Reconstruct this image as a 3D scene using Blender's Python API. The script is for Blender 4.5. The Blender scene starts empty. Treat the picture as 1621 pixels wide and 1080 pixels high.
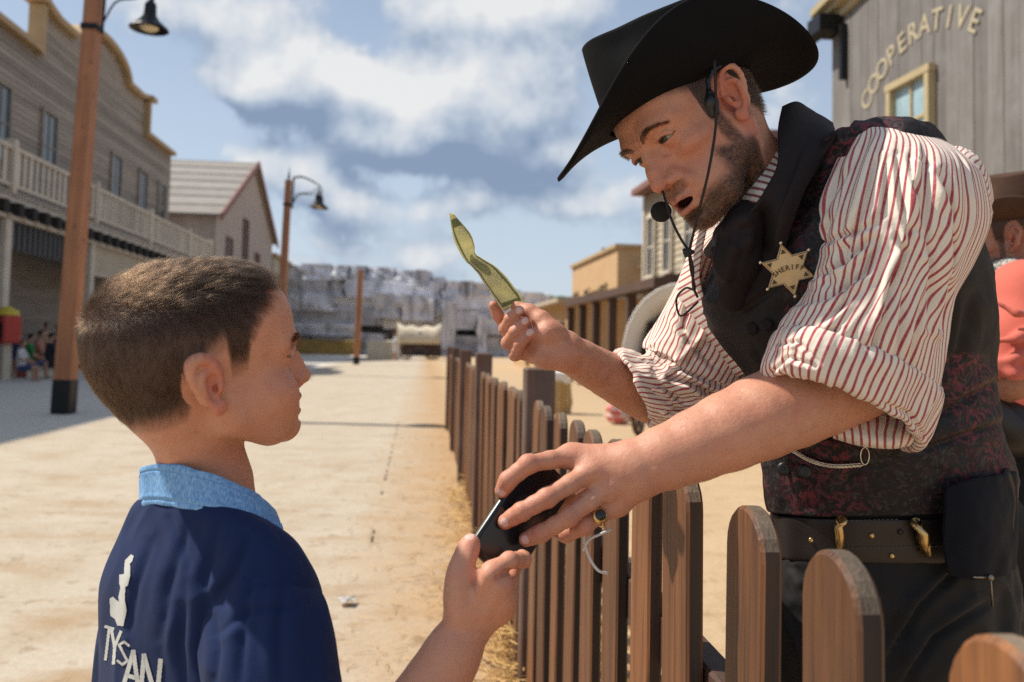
import bpy, math, random
import numpy as np
from mathutils import Vector, Matrix, Euler

SC = bpy.context.scene
COL = SC.collection
random.seed(7)
R = math.radians

# ---------------------------------------------------------------- camera
FPX, CX, CY = 1400.0, 810.5, 471.0          # focal length and principal point in photo pixels
CAM_Z, PITCH, ROLL = 1.25, R(3.0), R(1.2)
cam_d = bpy.data.cameras.new('camera')
cam = bpy.data.objects.new('camera', cam_d)
COL.objects.link(cam)
SC.camera = cam
CAM_ROT = Matrix.Rotation(R(90) + PITCH, 3, 'X') @ Matrix.Rotation(ROLL, 3, 'Z')
cam.matrix_world = Matrix.Translation((0, 0, CAM_Z)) @ CAM_ROT.to_4x4()
cam_d.sensor_width = 36.0
cam_d.lens = FPX / 1621 * 36.0
cam_d.shift_y = -(540.0 - CY) / 1621
cam_d.clip_start, cam_d.clip_end = 0.05, 3000
cam_d.dof.use_dof = True
cam_d.dof.focus_distance = 1.16
cam_d.dof.aperture_fstop = 5.2
cam_d.dof.aperture_blades = 0

# ---------------------------------------------------------------- sun, sky, exposure
SUN_TO = Vector((-0.60, 0.10, 0.79)).normalized()
sun_d = bpy.data.lights.new('sun', 'SUN')
sun_d.energy, sun_d.angle, sun_d.color = 4.4, R(0.8), (1.0, 0.93, 0.82)
sun = bpy.data.objects.new('sun', sun_d)
sun.rotation_euler = SUN_TO.to_track_quat('Z', 'Y').to_euler()
sun.location = (0, 0, 30)
COL.objects.link(sun)
SC.view_settings.view_transform = 'Standard'
SC.view_settings.look = 'None'
SC.view_settings.gamma = 1.0
SC.view_settings.use_curve_mapping = False
SC.view_settings.exposure = 0.40
SC.cycles.use_denoising = False
SC.cycles.max_bounces = 8
SC.cycles.sample_clamp_indirect = 3.0
SC.cycles.sample_clamp_direct = 12.0
SC.cycles.use_adaptive_sampling = False

def V(px, py, d):
    """point seen at photo pixel (px, py), d metres in front of the lens"""
    c = Vector(((px - CX) / FPX * d, -(py - CY) / FPX * d, -d))
    return np.array(CAM_ROT @ c + Vector((0, 0, CAM_Z)))

def PX(p):
    """photo pixel and depth of a world point"""
    c = CAM_ROT.transposed() @ (Vector(p) - Vector((0, 0, CAM_Z)))
    return (CX + FPX * c.x / -c.z, CY - FPX * c.y / -c.z, -c.z)

def camdir(x, y, z):
    """direction given as right, up, towards the camera"""
    return np.array(CAM_ROT @ Vector((x, y, z)))

# ---------------------------------------------------------------- node helpers
class NT:
    def __init__(s, tree):
        s.t = tree
    def n(s, typ, _out=0, **kw):
        nd = s.t.nodes.new('ShaderNode' + typ)
        for k, v in kw.items():
            if k.startswith('i_'):
                key = k[2:]
                key = int(key) if key.isdigit() else key.replace('_', ' ')
                s.put(nd.inputs[key], v)
            else:
                setattr(nd, k, v)
        return nd
    def put(s, sock, v):
        if isinstance(v, bpy.types.NodeSocket):
            s.t.links.new(v, sock)
        elif isinstance(v, bpy.types.Node):
            s.t.links.new(v.outputs[0], sock)
        elif isinstance(v, (tuple, list)) and sock.type == 'RGBA' and len(v) == 3:
            sock.default_value = (*v, 1)
        else:
            sock.default_value = v
    def math(s, op, a, b=0.0, c=0.0, clamp=False):
        nd = s.t.nodes.new('ShaderNodeMath'); nd.operation = op; nd.use_clamp = clamp
        for i, v in enumerate((a, b, c)): s.put(nd.inputs[i], v)
        return nd.outputs[0]
    def vmath(s, op, a, b=(0, 0, 0)):
        nd = s.t.nodes.new('ShaderNodeVectorMath'); nd.operation = op
        s.put(nd.inputs[0], a)
        if op == 'SCALE': s.put(nd.inputs['Scale'], b)
        else: s.put(nd.inputs[1], b)
        return nd.outputs['Value'] if op in ('DOT_PRODUCT', 'LENGTH', 'DISTANCE') else nd.outputs[0]
    def mix(s, f, a, b, mode='MIX'):
        nd = s.t.nodes.new('ShaderNodeMix'); nd.data_type = 'RGBA'; nd.blend_type = mode
        s.put(nd.inputs[0], f); s.put(nd.inputs[6], a); s.put(nd.inputs[7], b)
        return nd.outputs[2]
    def ramp(s, f, *stops, interp='LINEAR'):
        nd = s.t.nodes.new('ShaderNodeValToRGB'); e = nd.color_ramp.elements
        nd.color_ramp.interpolation = interp
        while len(e) < len(stops): e.new(0.5)
        for el, (p, c) in zip(e, stops):
            el.position = p
            if not isinstance(c, (tuple, list)): c = (c, c, c)
            el.color = (*c, 1) if len(c) == 3 else c
        s.put(nd.inputs[0], f)
        return nd.outputs[0]
    def noise(s, vec, scale, detail=4.0, rough=0.55, dist=0.0, out='Fac'):
        nd = s.n('TexNoise'); nd.inputs['Scale'].default_value = scale
        nd.inputs['Detail'].default_value = detail; nd.inputs['Roughness'].default_value = rough
        nd.inputs['Distortion'].default_value = dist
        if vec is not None: s.put(nd.inputs['Vector'], vec)
        return nd.outputs[out]
    def scaled(s, vec, sc, rot=(0, 0, 0), loc=(0, 0, 0)):
        nd = s.n('Mapping'); s.put(nd.inputs[0], vec)
        nd.inputs['Location'].default_value = loc
        nd.inputs['Rotation'].default_value = rot
        nd.inputs['Scale'].default_value = sc
        return nd.outputs[0]
    def obj(s): return s.n('TexCoord').outputs['Object']
    def uv(s): return s.n('TexCoord').outputs['UV']
    def pos(s): return s.n('NewGeometry').outputs['Position']
    def rnd(s): return s.n('ObjectInfo').outputs['Random']
    def attr(s, name, out='Fac'):
        nd = s.n('Attribute'); nd.attribute_name = name; return nd.outputs[out]
    def sep(s, v):
        nd = s.n('SeparateXYZ'); s.put(nd.inputs[0], v); return nd.outputs
    def comb(s, x, y, z):
        nd = s.n('CombineXYZ'); s.put(nd.inputs[0], x); s.put(nd.inputs[1], y); s.put(nd.inputs[2], z); return nd.outputs[0]
    def bump(s, h, strength=0.3, dist=0.002, normal=None):
        nd = s.n('Bump'); s.put(nd.inputs['Height'], h)
        nd.inputs['Strength'].default_value = strength; nd.inputs['Distance'].default_value = dist
        if normal is not None: s.put(nd.inputs['Normal'], normal)
        return nd.outputs[0]

MATS = {}
def material(name, fn, **kw):
    if name in MATS: return MATS[name]
    m = bpy.data.materials.new(name); m.use_nodes = True
    t = NT(m.node_tree)
    b = m.node_tree.nodes['Principled BSDF']
    fn(t, b)
    for k, v in kw.items(): t.put(b.inputs[k.replace('_', ' ')], v)
    MATS[name] = m
    return m

def simple(name, col, rough=0.6, metal=0.0, var=0.25, scale=8.0, bump=0.0, bscale=60.0, bdist=0.003):
    """one base colour with worn, uneven tone and a fine relief"""
    def fn(t, b):
        o = t.obj()
        f = t.noise(o, scale, 5, 0.6)
        g = t.math('ADD', t.math('MULTIPLY', f, 2 * var), 1 - var)
        c = t.mix(1.0, (*col, 1), t.comb(g, g, g), 'MULTIPLY')
        t.put(b.inputs['Base Color'], c)
        b.inputs['Roughness'].default_value = rough
        b.inputs['Metallic'].default_value = metal
        if bump: t.put(b.inputs['Normal'], t.bump(t.noise(o, bscale, 4), bump, bdist))
    return material(name, fn)

# ---------------------------------------------------------------- object helpers
def tag(o, label=None, cat=None, group=None, kind=None):
    for k, v in (('label', label), ('category', cat), ('group', group), ('kind', kind)):
        if v: o[k] = v
    return o

def thing(name, label, cat, loc=(0, 0, 0), rot=None, group=None):
    o = bpy.data.objects.new(name, None); COL.objects.link(o)
    o.empty_display_size = 0.1
    o.location = loc
    if rot is not None:
        o.rotation_euler = rot if isinstance(rot, Euler) else Euler((0, 0, rot))
    return tag(o, label, cat, group)

def setattr_f(me, name, vals):
    a = me.attributes.new(name, 'FLOAT', 'POINT'); a.data.foreach_set('value', np.asarray(vals, np.float32))

def obj(name, verts, faces, m=None, parent=None, smooth=False, uvs=None):
    me = bpy.data.meshes.new(name)
    verts = np.asarray(verts, float)
    me.from_pydata(verts.tolist(), [], faces.tolist() if isinstance(faces, np.ndarray) else faces)
    if smooth: me.shade_smooth()
    if uvs is not None:
        ul = me.uv_layers.new(name='UVMap')
        li = np.empty(len(me.loops), np.int32); me.loops.foreach_get('vertex_index', li)
        if len(uvs) == len(me.loops): data = np.asarray(uvs, np.float32)
        else: data = np.asarray(uvs, np.float32)[li]
        ul.data.foreach_set('uv', data.ravel())
    me.update()
    o = bpy.data.objects.new(name, me); COL.objects.link(o)
    if m is not None: me.materials.append(m)
    if parent is not None: o.parent = parent
    return o

def share(name, me, parent=None, loc=(0, 0, 0), rot=(0, 0, 0), scale=(1, 1, 1)):
    o = bpy.data.objects.new(name, me); COL.objects.link(o)
    o.location, o.rotation_euler, o.scale = loc, rot, scale
    if parent is not None: o.parent = parent
    return o

def copy_tree(o, parent=None):
    c = o.copy(); COL.objects.link(c)
    if parent is not None: c.parent = parent
    for ch in list(o.children): copy_tree(ch, c)
    return c

class MB:
    """collects simple solids for one mesh"""
    def __init__(s): s.v, s.f = [], []
    def add(s, v, f):
        b = len(s.v); s.v += [tuple(map(float, p)) for p in v]; s.f += [tuple(i + b for i in q) for q in f]; return s
    def box(s, c, d, rot=None, bev=0.0):
        x, y, z = (a / 2 for a in d)
        if bev:
            P = []
            for sx in (-1, 1):
                for sy in (-1, 1):
                    for sz in (-1, 1):
                        P += [(sx * x, sy * (y - bev), sz * (z - bev)), (sx * (x - bev), sy * y, sz * (z - bev)), (sx * (x - bev), sy * (y - bev), sz * z)]
            def i(a, b2, c2, k): return ((a * 2 + b2) * 2 + c2) * 3 + k
            F = []
            for a in (0, 1):
                F.append([i(a, 0, 0, 0), i(a, 0, 1, 0), i(a, 1, 1, 0), i(a, 1, 0, 0)][::(1 if a == 0 else -1)])
                F.append([i(0, a, 0, 1), i(1, a, 0, 1), i(1, a, 1, 1), i(0, a, 1, 1)][::(1 if a == 0 else -1)])
                F.append([i(0, 0, a, 2), i(0, 1, a, 2), i(1, 1, a, 2), i(1, 0, a, 2)][::(1 if a == 0 else -1)])
                for b2 in (0, 1):
                    fl = 1 if (a ^ b2) else -1
                    F.append([i(a, b2, 0, 0), i(a, b2, 1, 0), i(a, b2, 1, 1), i(a, b2, 0, 1)][::-fl])
                    F.append([i(a, 0, b2, 0), i(a, 1, b2, 0), i(a, 1, b2, 2), i(a, 0, b2, 2)][::fl])
                    F.append([i(0, a, b2, 1), i(1, a, b2, 1), i(1, a, b2, 2), i(0, a, b2, 2)][::-fl])
                    for c2 in (0, 1):
                        fl3 = 1 if (a ^ b2 ^ c2) else -1
                        F.append([i(a, b2, c2, 0), i(a, b2, c2, 1), i(a, b2, c2, 2)][::fl3])
        else:
            P = [(sx * x, sy * y, sz * z) for sx in (-1, 1) for sy in (-1, 1) for sz in (-1, 1)]
            F = [(0, 1, 3, 2), (4, 6, 7, 5), (0, 4, 5, 1), (2, 3, 7, 6), (0, 2, 6, 4), (1, 5, 7, 3)]
        P = np.array(P)
        if rot is not None: P = P @ np.array(Euler(rot).to_matrix()).T
        return s.add(P + np.array(c), F)
    def prism(s, outline, axis, a0, a1):
        """outline: list of 2D points; extruded along axis 0/1/2 from a0 to a1"""
        n = len(outline)
        def pt(p, a):
            q = list(p); q.insert(axis, a); return q
        P = [pt(p, a0) for p in outline] + [pt(p, a1) for p in outline]
        F = [tuple(range(n))[::-1], tuple(range(n, 2 * n))] + [(i, (i + 1) % n, n + (i + 1) % n, n + i) for i in range(n)]
        return s.add(P, F)
    def tube(s, pts, rad, n=8, caps=True):
        pts = [np.array(p, float) for p in pts]
        rad = [rad] * len(pts) if np.isscalar(rad) else rad
        v, f = tube_mesh(pts, rad, n, caps)
        return s.add(v, f)
    def lathe(s, prof, n=16, c=(0, 0, 0), axis=(0, 0, 1)):
        """prof: (radius, height) pairs"""
        q = Vector((0, 0, 1)).rotation_difference(Vector(axis)).to_matrix()
        P, F = [], []
        for r, h in prof:
            for i in range(n):
                a = 2 * math.pi * i / n
                P.append(np.array(q @ Vector((r * math.cos(a), r * math.sin(a), h))) + np.array(c))
        for j in range(len(prof) - 1):
            for i in range(n):
                F.append((j * n + i, j * n + (i + 1) % n, (j + 1) * n + (i + 1) % n, (j + 1) * n + i))
        F.append(tuple(range(n))[::-1]); F.append(tuple((len(prof) - 1) * n + i for i in range(n)))
        return s.add(P, F)
    def build(s, name, m, parent=None, smooth=False):
        return obj(name, s.v, s.f, m, parent, smooth)

def tube_mesh(pts, rad, n=8, caps=True):
    pts = np.array(pts, float); m = len(pts)
    T = np.gradient(pts, axis=0); T /= np.linalg.norm(T, axis=1)[:, None] + 1e-12
    ref = np.array([0, 0, 1.0]) if abs(T[0][2]) < 0.9 else np.array([1.0, 0, 0])
    u = ref - T[0] * (ref @ T[0]); u /= np.linalg.norm(u)
    P = []
    for i in range(m):
        u = u - T[i] * (u @ T[i]); u /= np.linalg.norm(u) + 1e-12
        w = np.cross(T[i], u)
        for k in range(n):
            a = 2 * math.pi * k / n
            P.append(pts[i] + rad[i] * (math.cos(a) * u + math.sin(a) * w))
    F = [(i * n + k, i * n + (k + 1) % n, (i + 1) * n + (k + 1) % n, (i + 1) * n + k) for i in range(m - 1) for k in range(n)]
    if caps: F += [tuple(range(n))[::-1], tuple((m - 1) * n + k for k in range(n))]
    return P, F

def spline(P, n):
    """Catmull-Rom through the rows of P, n samples"""
    P = np.asarray(P, float)
    Q = np.vstack([2 * P[0] - P[1], P, 2 * P[-1] - P[-2]])
    t = np.linspace(0, len(P) - 1 - 1e-9, n); i = t.astype(int); f = (t - i)[:, None]
    a, b, c, d = Q[i], Q[i + 1], Q[i + 2], Q[i + 3]
    return 0.5 * (2 * b + (c - a) * f + (2 * a - 5 * b + 4 * c - d) * f * f + (3 * b - a - 3 * c + d) * f ** 3)

def sstep(a, b, x):
    t = np.clip((np.asarray(x, float) - a) / (b - a), 0, 1); return t * t * (3 - 2 * t)

def vnoise(p, scale=1.0, seed=0, octaves=1):
    """value noise in -1..1 for rows of p"""
    out = np.zeros(len(p)); amp, tot = 1.0, 0.0
    for o in range(octaves):
        q = np.asarray(p, float) * scale * 2 ** o + seed * 17.3
        i = np.floor(q).astype(np.int64); f = q - i; f = f * f * (3 - 2 * f)
        def h(dx, dy, dz):
            n = (i[:, 0] + dx) * 374761393 + (i[:, 1] + dy) * 668265263 + (i[:, 2] + dz) * 2147483647 + seed * 974711
            n = (n ^ (n >> 13)) * 1274126177 & 0x7fffffff
            n = (n ^ (n >> 16)) & 0xffff
            return n / 32767.5 - 1
        x0 = [[h(0, a, b) * (1 - f[:, 0]) + h(1, a, b) * f[:, 0] for b in (0, 1)] for a in (0, 1)]
        y0 = [x0[0][b] * (1 - f[:, 1]) + x0[1][b] * f[:, 1] for b in (0, 1)]
        out += amp * (y0[0] * (1 - f[:, 2]) + y0[1] * f[:, 2]); tot += amp; amp *= 0.5
    return out / tot

def text_mesh(name, ch, size, extrude, offset, m, parent):
    """one letter as a mesh of its own"""
    cu = bpy.data.curves.new('glyph', 'FONT'); cu.body = ch; cu.size = size; cu.align_x = 'CENTER'; cu.align_y = 'CENTER'; cu.extrude = extrude; cu.offset = offset
    tmp = bpy.data.objects.new('glyph', cu); COL.objects.link(tmp); bpy.context.view_layer.update()
    me = bpy.data.meshes.new_from_object(tmp.evaluated_get(bpy.context.evaluated_depsgraph_get()))
    bpy.data.objects.remove(tmp); bpy.data.curves.remove(cu)
    me.materials.clear(); me.materials.append(m)
    o = bpy.data.objects.new(name, me); COL.objects.link(o); o.parent = parent
    return o
# ---------------------------------------------------------------- sky: Nishita air with cumulus in it
CLOUDS = [(395, 128, .055, .030, .85), (470, 112, .060, .034, .75), (560, 120, .075, .040, .70), (640, 170, .085, .045, .85), (735, 120, .075, .050, .85), (800, 165, .070, .055, .80), (700, 215, .12, .028, .70),
          (620, 215, .06, .022, .5), (870, 235, .06, .025, .35), (470, 270, .055, .035, .70), (520, 300, .05, .03, .45), (680, 405, .060, .018, .60), (540, 372, .07, .014, .35), (830, 310, .10, .020, .40), (930, 330, .10, .02, .35),
          (330, 22, .085, .022, .65), (760, 12, .09, .022, .7), (860, 55, .07, .035, .45), (1240, 200, .05, .05, .4), (600, 440, .12, .012, .45), (470, 410, .06, .012, .4), (250, 200, .07, .07, -.35), (590, 45, .06, .035, -.45), (600, 270, .06, .02, -.3)]
def build_world():
    w = bpy.data.worlds.new('World'); SC.world = w; w.use_nodes = True
    t = NT(w.node_tree); nt = w.node_tree
    bg = nt.nodes['Background']
    sky = t.n('TexSky', sky_type='NISHITA'); sky.sun_disc = False
    sky.sun_elevation = math.asin(SUN_TO.z); sky.sun_rotation = math.atan2(SUN_TO.x, SUN_TO.y)
    sky.air_density, sky.dust_density, sky.ozone_density = 1.0, 1.0, 1.0
    d0 = t.n('TexCoord').outputs['Generated']
    def density(d, detail):
        s = t.sep(d)
        wob = t.noise(d, 6.0, 5, 0.55, 0.0, 'Color')
        wd = t.vmath('ADD', d, t.vmath('SCALE', t.vmath('SUBTRACT', wob, (0.5, 0.5, 0.5)), 0.10))
        total = None
        for (px, py, rx, ry, amp) in CLOUDS:
            v = Vector(V(px, py, 1.0)) - Vector((0, 0, CAM_Z)); v.normalize()
            a = t.sep(t.vmath('SUBTRACT', wd, tuple(v)))
            e = t.math('ADD', t.math('POWER', t.math('DIVIDE', a[0], rx), 2.0), t.math('POWER', t.math('DIVIDE', a[2], ry), 2.0))
            e = t.math('ADD', e, t.math('POWER', t.math('DIVIDE', a[1], 0.3), 2.0))
            g = t.math('MULTIPLY', t.math('EXPONENT', t.math('MULTIPLY', e, -1.0)), amp)
            total = g if total is None else t.math('ADD', total, g)
        flat = t.comb(t.math('DIVIDE', s[0], t.math('ADD', t.math('MAXIMUM', s[2], .02), .35)), t.math('DIVIDE', s[1], t.math('ADD', t.math('MAXIMUM', s[2], .02), .35)), 2.7)
        puffs = t.noise(d, 11.0, detail, 0.58)
        broad = t.noise(flat, 2.1, 3.0, 0.5)
        n = t.math('ADD', t.math('MULTIPLY', t.math('SUBTRACT', puffs, .5), 2.0), t.math('MULTIPLY', t.math('SUBTRACT', broad, .41), 1.0))
        return t.math('ADD', total, n), s
    dn, s = density(d0, 9.0)
    du, _ = density(t.vmath('ADD', d0, (-0.008, 0, 0.030)), 4.0)
    z = s[2]
    mask = t.ramp(dn, (0.12, 0.0), (0.55, 1.0), interp='EASE')
    lit = t.math('SUBTRACT', dn, du)
    shade = t.math('ADD', t.math('MULTIPLY', lit, .78), 0.47, clamp=True)
    ccol = t.ramp(shade, (0.0, (1.9, 2.6, 3.8)), (0.30, (3.0, 3.7, 4.8)), (0.58, (4.9, 5.4, 6.1)), (1.0, (7.3, 7.3, 7.2)))
    low = t.ramp(z, (0.0, 1.0), (0.42, 0.0))
    air = t.mix(t.math('ADD', t.math('MULTIPLY', low, 0.55), .28), sky.outputs[0], (5.2, 6.0, 7.0, 1))
    col = t.mix(t.math('MULTIPLY', mask, 0.90), air, ccol)
    nt.links.new(col, bg.inputs[0])
    bg.inputs[1].default_value = 0.090
    w.cycles.sampling_method = 'MANUAL'; w.cycles.sample_map_resolution = 1024
build_world()
# ---------------------------------------------------------------- signed distance modelling
def rotm(ax, ang): return np.array(Matrix.Rotation(ang, 3, Vector(ax)))
def frame_from(f, u):
    """columns: side, forward, up"""
    f = np.array(f, float); f /= np.linalg.norm(f)
    u = np.array(u, float); u -= f * (u @ f); u /= np.linalg.norm(u)
    return np.stack([np.cross(f, u), f, u], axis=1)

class SDF:
    """solids blended smoothly; primitives are given in a local frame (rows: origin o, basis columns B, scale s)"""
    def __init__(s):
        s.ops = []; s.o, s.B, s.s = np.zeros(3), np.eye(3), 1.0
    def at(s, o=(0, 0, 0), B=None, sc=1.0):
        s.o, s.B, s.s = np.array(o, float), np.eye(3) if B is None else np.array(B, float), sc; return s
    def w(s, p): return s.o + s.B @ (np.array(p, float) * s.s)
    def _push(s, mode, fn, lo, hi, k): s.ops.append((mode, fn, np.array(lo) - 1e-4, np.array(hi) + 1e-4, k)); return s
    def ell(s, c, r, rot=None, k=0.01, mode='u'):
        c = s.w(c); r = np.array(r if not np.isscalar(r) else (r, r, r), float) * s.s
        Q = s.B if rot is None else s.B @ np.array(Euler(rot).to_matrix() if not isinstance(rot, np.ndarray) else rot)
        def fn(P):
            q = (P - c) @ Q
            a = np.sqrt(((q / r) ** 2).sum(1)); b = np.sqrt(((q / (r * r)) ** 2).sum(1)) + 1e-9
            return a * (a - 1) / b
        e = np.abs(Q) @ r
        return s._push(mode, fn, c - e, c + e, k * s.s)
    def cap(s, a, b, ra, rb=None, k=0.01, mode='u', flat=None):
        """round cone; flat = (axis, ratio): thinner along that local axis"""
        rb = ra if rb is None else rb
        a, b = s.w(a), s.w(b); ra, rb = ra * s.s, rb * s.s
        d = b - a; L2 = max(d @ d, 1e-12)
        if flat is not None:
            n = s.B @ np.array(flat[0], float); n /= np.linalg.norm(n); ratio = flat[1]
        def fn(P):
            q = P - a
            if flat is not None:
                h = q @ n - np.clip(q @ d / L2, 0, 1) * (d @ n)
                q = q + np.outer(h * (1 / ratio - 1), n)
            t = np.clip(q @ d / L2, 0, 1)
            D = np.sqrt(((q - t[:, None] * d) ** 2).sum(1)) - (ra + (rb - ra) * t)
            return D * (ratio if flat is not None and ratio < 1 else 1)
        m = max(ra, rb)
        return s._push(mode, fn, np.minimum(a, b) - m, np.maximum(a, b) + m, k * s.s)
    def chain(s, pts, rad, k=0.006, mode='u', flat=None, n=None):
        pts = np.array(pts, float)
        rad = np.full(len(pts), rad, float) if np.isscalar(rad) else np.array(rad, float)
        if n:
            q = spline(np.hstack([pts, rad[:, None]]), n); pts, rad = q[:, :3], q[:, 3]
        for i in range(len(pts) - 1): s.cap(pts[i], pts[i + 1], rad[i], rad[i + 1], k, mode, flat)
        return s
    def box(s, c, d, rot=None, r=0.004, k=0.005, mode='u'):
        c = s.w(c); h = np.array(d, float) * s.s / 2; r = r * s.s
        Q = s.B if rot is None else s.B @ np.array(Euler(rot).to_matrix() if not isinstance(rot, np.ndarray) else rot)
        def fn(P):
            q = np.abs((P - c) @ Q) - (h - r)
            return np.sqrt((np.maximum(q, 0) ** 2).sum(1)) + np.minimum(q.max(1), 0) - r
        e = np.abs(Q) @ h
        return s._push(mode, fn, c - e, c + e, k * s.s)
    def raw(s, fn, lo, hi, k=0.0, mode='u'): return s._push(mode, fn, lo, hi, k)
    @staticmethod
    def comb(D, d, mode, k):
        if mode == 'd': return D + d
        if mode == 's':                     # cut away
            d = -d
            if k <= 0: return np.maximum(D, d)
            h = np.maximum(k - np.abs(D - d), 0) / k; return np.maximum(D, d) + h * h * k * 0.25
        if k <= 0: return np.minimum(D, d)
        h = np.maximum(k - np.abs(D - d), 0) / k; return np.minimum(D, d) - h * h * k * 0.25
    def eval(s, P, lo=None, hi=None):
        D = np.full(len(P), 0.5)
        for mode, fn, a, b, k in s.ops:
            if lo is not None:
                m = 1.2 * k + 0.055
                if (a - m > hi).any() or (b + m < lo).any(): continue
            D = s.comb(D, fn(P), mode, k)
        return D
    def mesh(s, h=0.002, B=16, smooth=1):
        un = [o for o in s.ops if o[0] == 'u']
        lo = np.min([o[2] for o in un], 0) - 4 * h; hi = np.max([o[3] for o in un], 0) + 4 * h
        nb = np.ceil((hi - lo) / (B * h)).astype(int)
        bi = np.stack(np.meshgrid(*[np.arange(n) for n in nb], indexing='ij'), -1).reshape(-1, 3)
        ctr = lo + (bi + 0.5) * B * h
        Dc = s.eval(ctr)
        act = bi[np.abs(Dc) < B * h * 0.87 * 1.9 + 0.004]
        g = np.arange(B + 1)
        G = np.stack(np.meshgrid(g, g, g, indexing='ij'), -1).reshape(-1, 3)
        N = nb * B + 2
        cor = np.array([(a, b, c) for a in (0, 1) for b in (0, 1) for c in (0, 1)])
        edg = np.array([(i, j) for i in range(8) for j in range(i + 1, 8) if np.abs(cor[i] - cor[j]).sum() == 1])
        keys, verts, quads = [], [], []
        st = np.array([(B + 1) ** 2, B + 1, 1])
        for b in act:
            p0 = lo + b * B * h
            D = s.eval(p0 + G * h, p0, p0 + B * h)
            if D.min() > 0 or D.max() < 0: continue
            D3 = D.reshape(B + 1, B + 1, B + 1); I = D3 < 0
            c = np.zeros((B, B, B), np.int8)
            for a in cor: c += I[a[0]:a[0] + B, a[1]:a[1] + B, a[2]:a[2] + B]
            cell = np.argwhere((c > 0) & (c < 8))
            if len(cell) == 0: continue
            idx = (cell @ st)[:, None] + (cor @ st)[None]
            dv = D[idx]
            d0, d1 = dv[:, edg[:, 0]], dv[:, edg[:, 1]]
            x = (d0 < 0) != (d1 < 0)
            t = np.where(x, d0 / np.where(x, d0 - d1, 1), 0)
            e = cor[edg[:, 0]][None] + t[..., None] * (cor[edg[:, 1]] - cor[edg[:, 0]])[None]
            v = (e * x[..., None]).sum(1) / x.sum(1)[:, None]
            verts.append(p0 + (cell + v) * h)
            gc = cell + b * B
            keys.append((gc[:, 0] * N[1] + gc[:, 1]) * N[2] + gc[:, 2])
            for ax in range(3):
                sl0 = [slice(0, B)] * 3; sl1 = [slice(0, B)] * 3; sl1[ax] = slice(1, B + 1)
                A, C = I[tuple(sl0)], I[tuple(sl1)]
                ed = np.argwhere(A != C)
                if len(ed) == 0: continue
                fl = A[tuple(ed.T)]
                ge = ed + b * B
                u, w = (ax + 1) % 3, (ax + 2) % 3
                qs = []
                for du, dw in ((-1, -1), (0, -1), (0, 0), (-1, 0)):
                    q = ge.copy(); q[:, u] += du; q[:, w] += dw
                    qs.append((q[:, 0] * N[1] + q[:, 1]) * N[2] + q[:, 2])
                qs = np.stack(qs, 1); qs[~fl] = qs[~fl][:, ::-1]
                quads.append(qs)
        keys = np.concatenate(keys); verts = np.concatenate(verts); quads = np.concatenate(quads)
        o = np.argsort(keys); keys, verts = keys[o], verts[o]
        f = np.searchsorted(keys, quads); f = np.minimum(f, len(keys) - 1)
        ok = (keys[f] == quads).all(1)
        if (~ok).any(): print('open quads', int((~ok).sum()))
        f = f[ok]
        for _ in range(smooth): verts = relax(verts, f)
        return verts, f

def relax(v, f, lam=0.5):
    n = len(v); acc = np.zeros((n, 3)); cnt = np.zeros(n)
    for i in range(4):
        a, b = f[:, i], f[:, (i + 1) % 4]
        for c in range(3):
            acc[:, c] += np.bincount(a, v[b, c], n) + np.bincount(b, v[a, c], n)
        cnt += np.bincount(a, minlength=n) + np.bincount(b, minlength=n)
    cnt = np.maximum(cnt, 1)
    return v + lam * (acc / cnt[:, None] - v)

def vnormals(v, f):
    n = np.cross(v[f[:, 2]] - v[f[:, 0]], v[f[:, 3]] - v[f[:, 1]])
    out = np.zeros_like(v)
    for i in range(4):
        for c in range(3): out[:, c] += np.bincount(f[:, i], n[:, c], len(v))
    return out / (np.linalg.norm(out, axis=1)[:, None] + 1e-12)

def strands(name, roots, dirs, length, rad, m, parent, bend=None, seg=4, tip=0.15):
    """hairs as Cycles curves: roots and directions (n,3); bend (n,3) adds a curve towards it"""
    n = len(roots)
    hc = bpy.data.hair_curves.new(name)
    hc.add_curves([seg] * n)
    t = np.linspace(0, 1, seg)[None, :, None]
    L = np.broadcast_to(np.asarray(length, float), (n,))[:, None, None]
    P = roots[:, None] + dirs[:, None] * t * L
    if bend is not None: P = P + bend[:, None] * (t * t) * L
    hc.attributes['position'].data.foreach_set('vector', P.astype(np.float32).ravel())
    rr = np.broadcast_to(np.asarray(rad, float), (n,))[:, None] * (1 - (1 - tip) * np.linspace(0, 1, seg)[None] ** 1.5)
    a = hc.attributes.get('radius') or hc.attributes.new('radius', 'FLOAT', 'POINT')
    a.data.foreach_set('value', rr.astype(np.float32).ravel())
    hc.materials.append(m)
    o = bpy.data.objects.new(name, hc); COL.objects.link(o)
    if parent is not None: o.parent = parent
    return o
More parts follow.
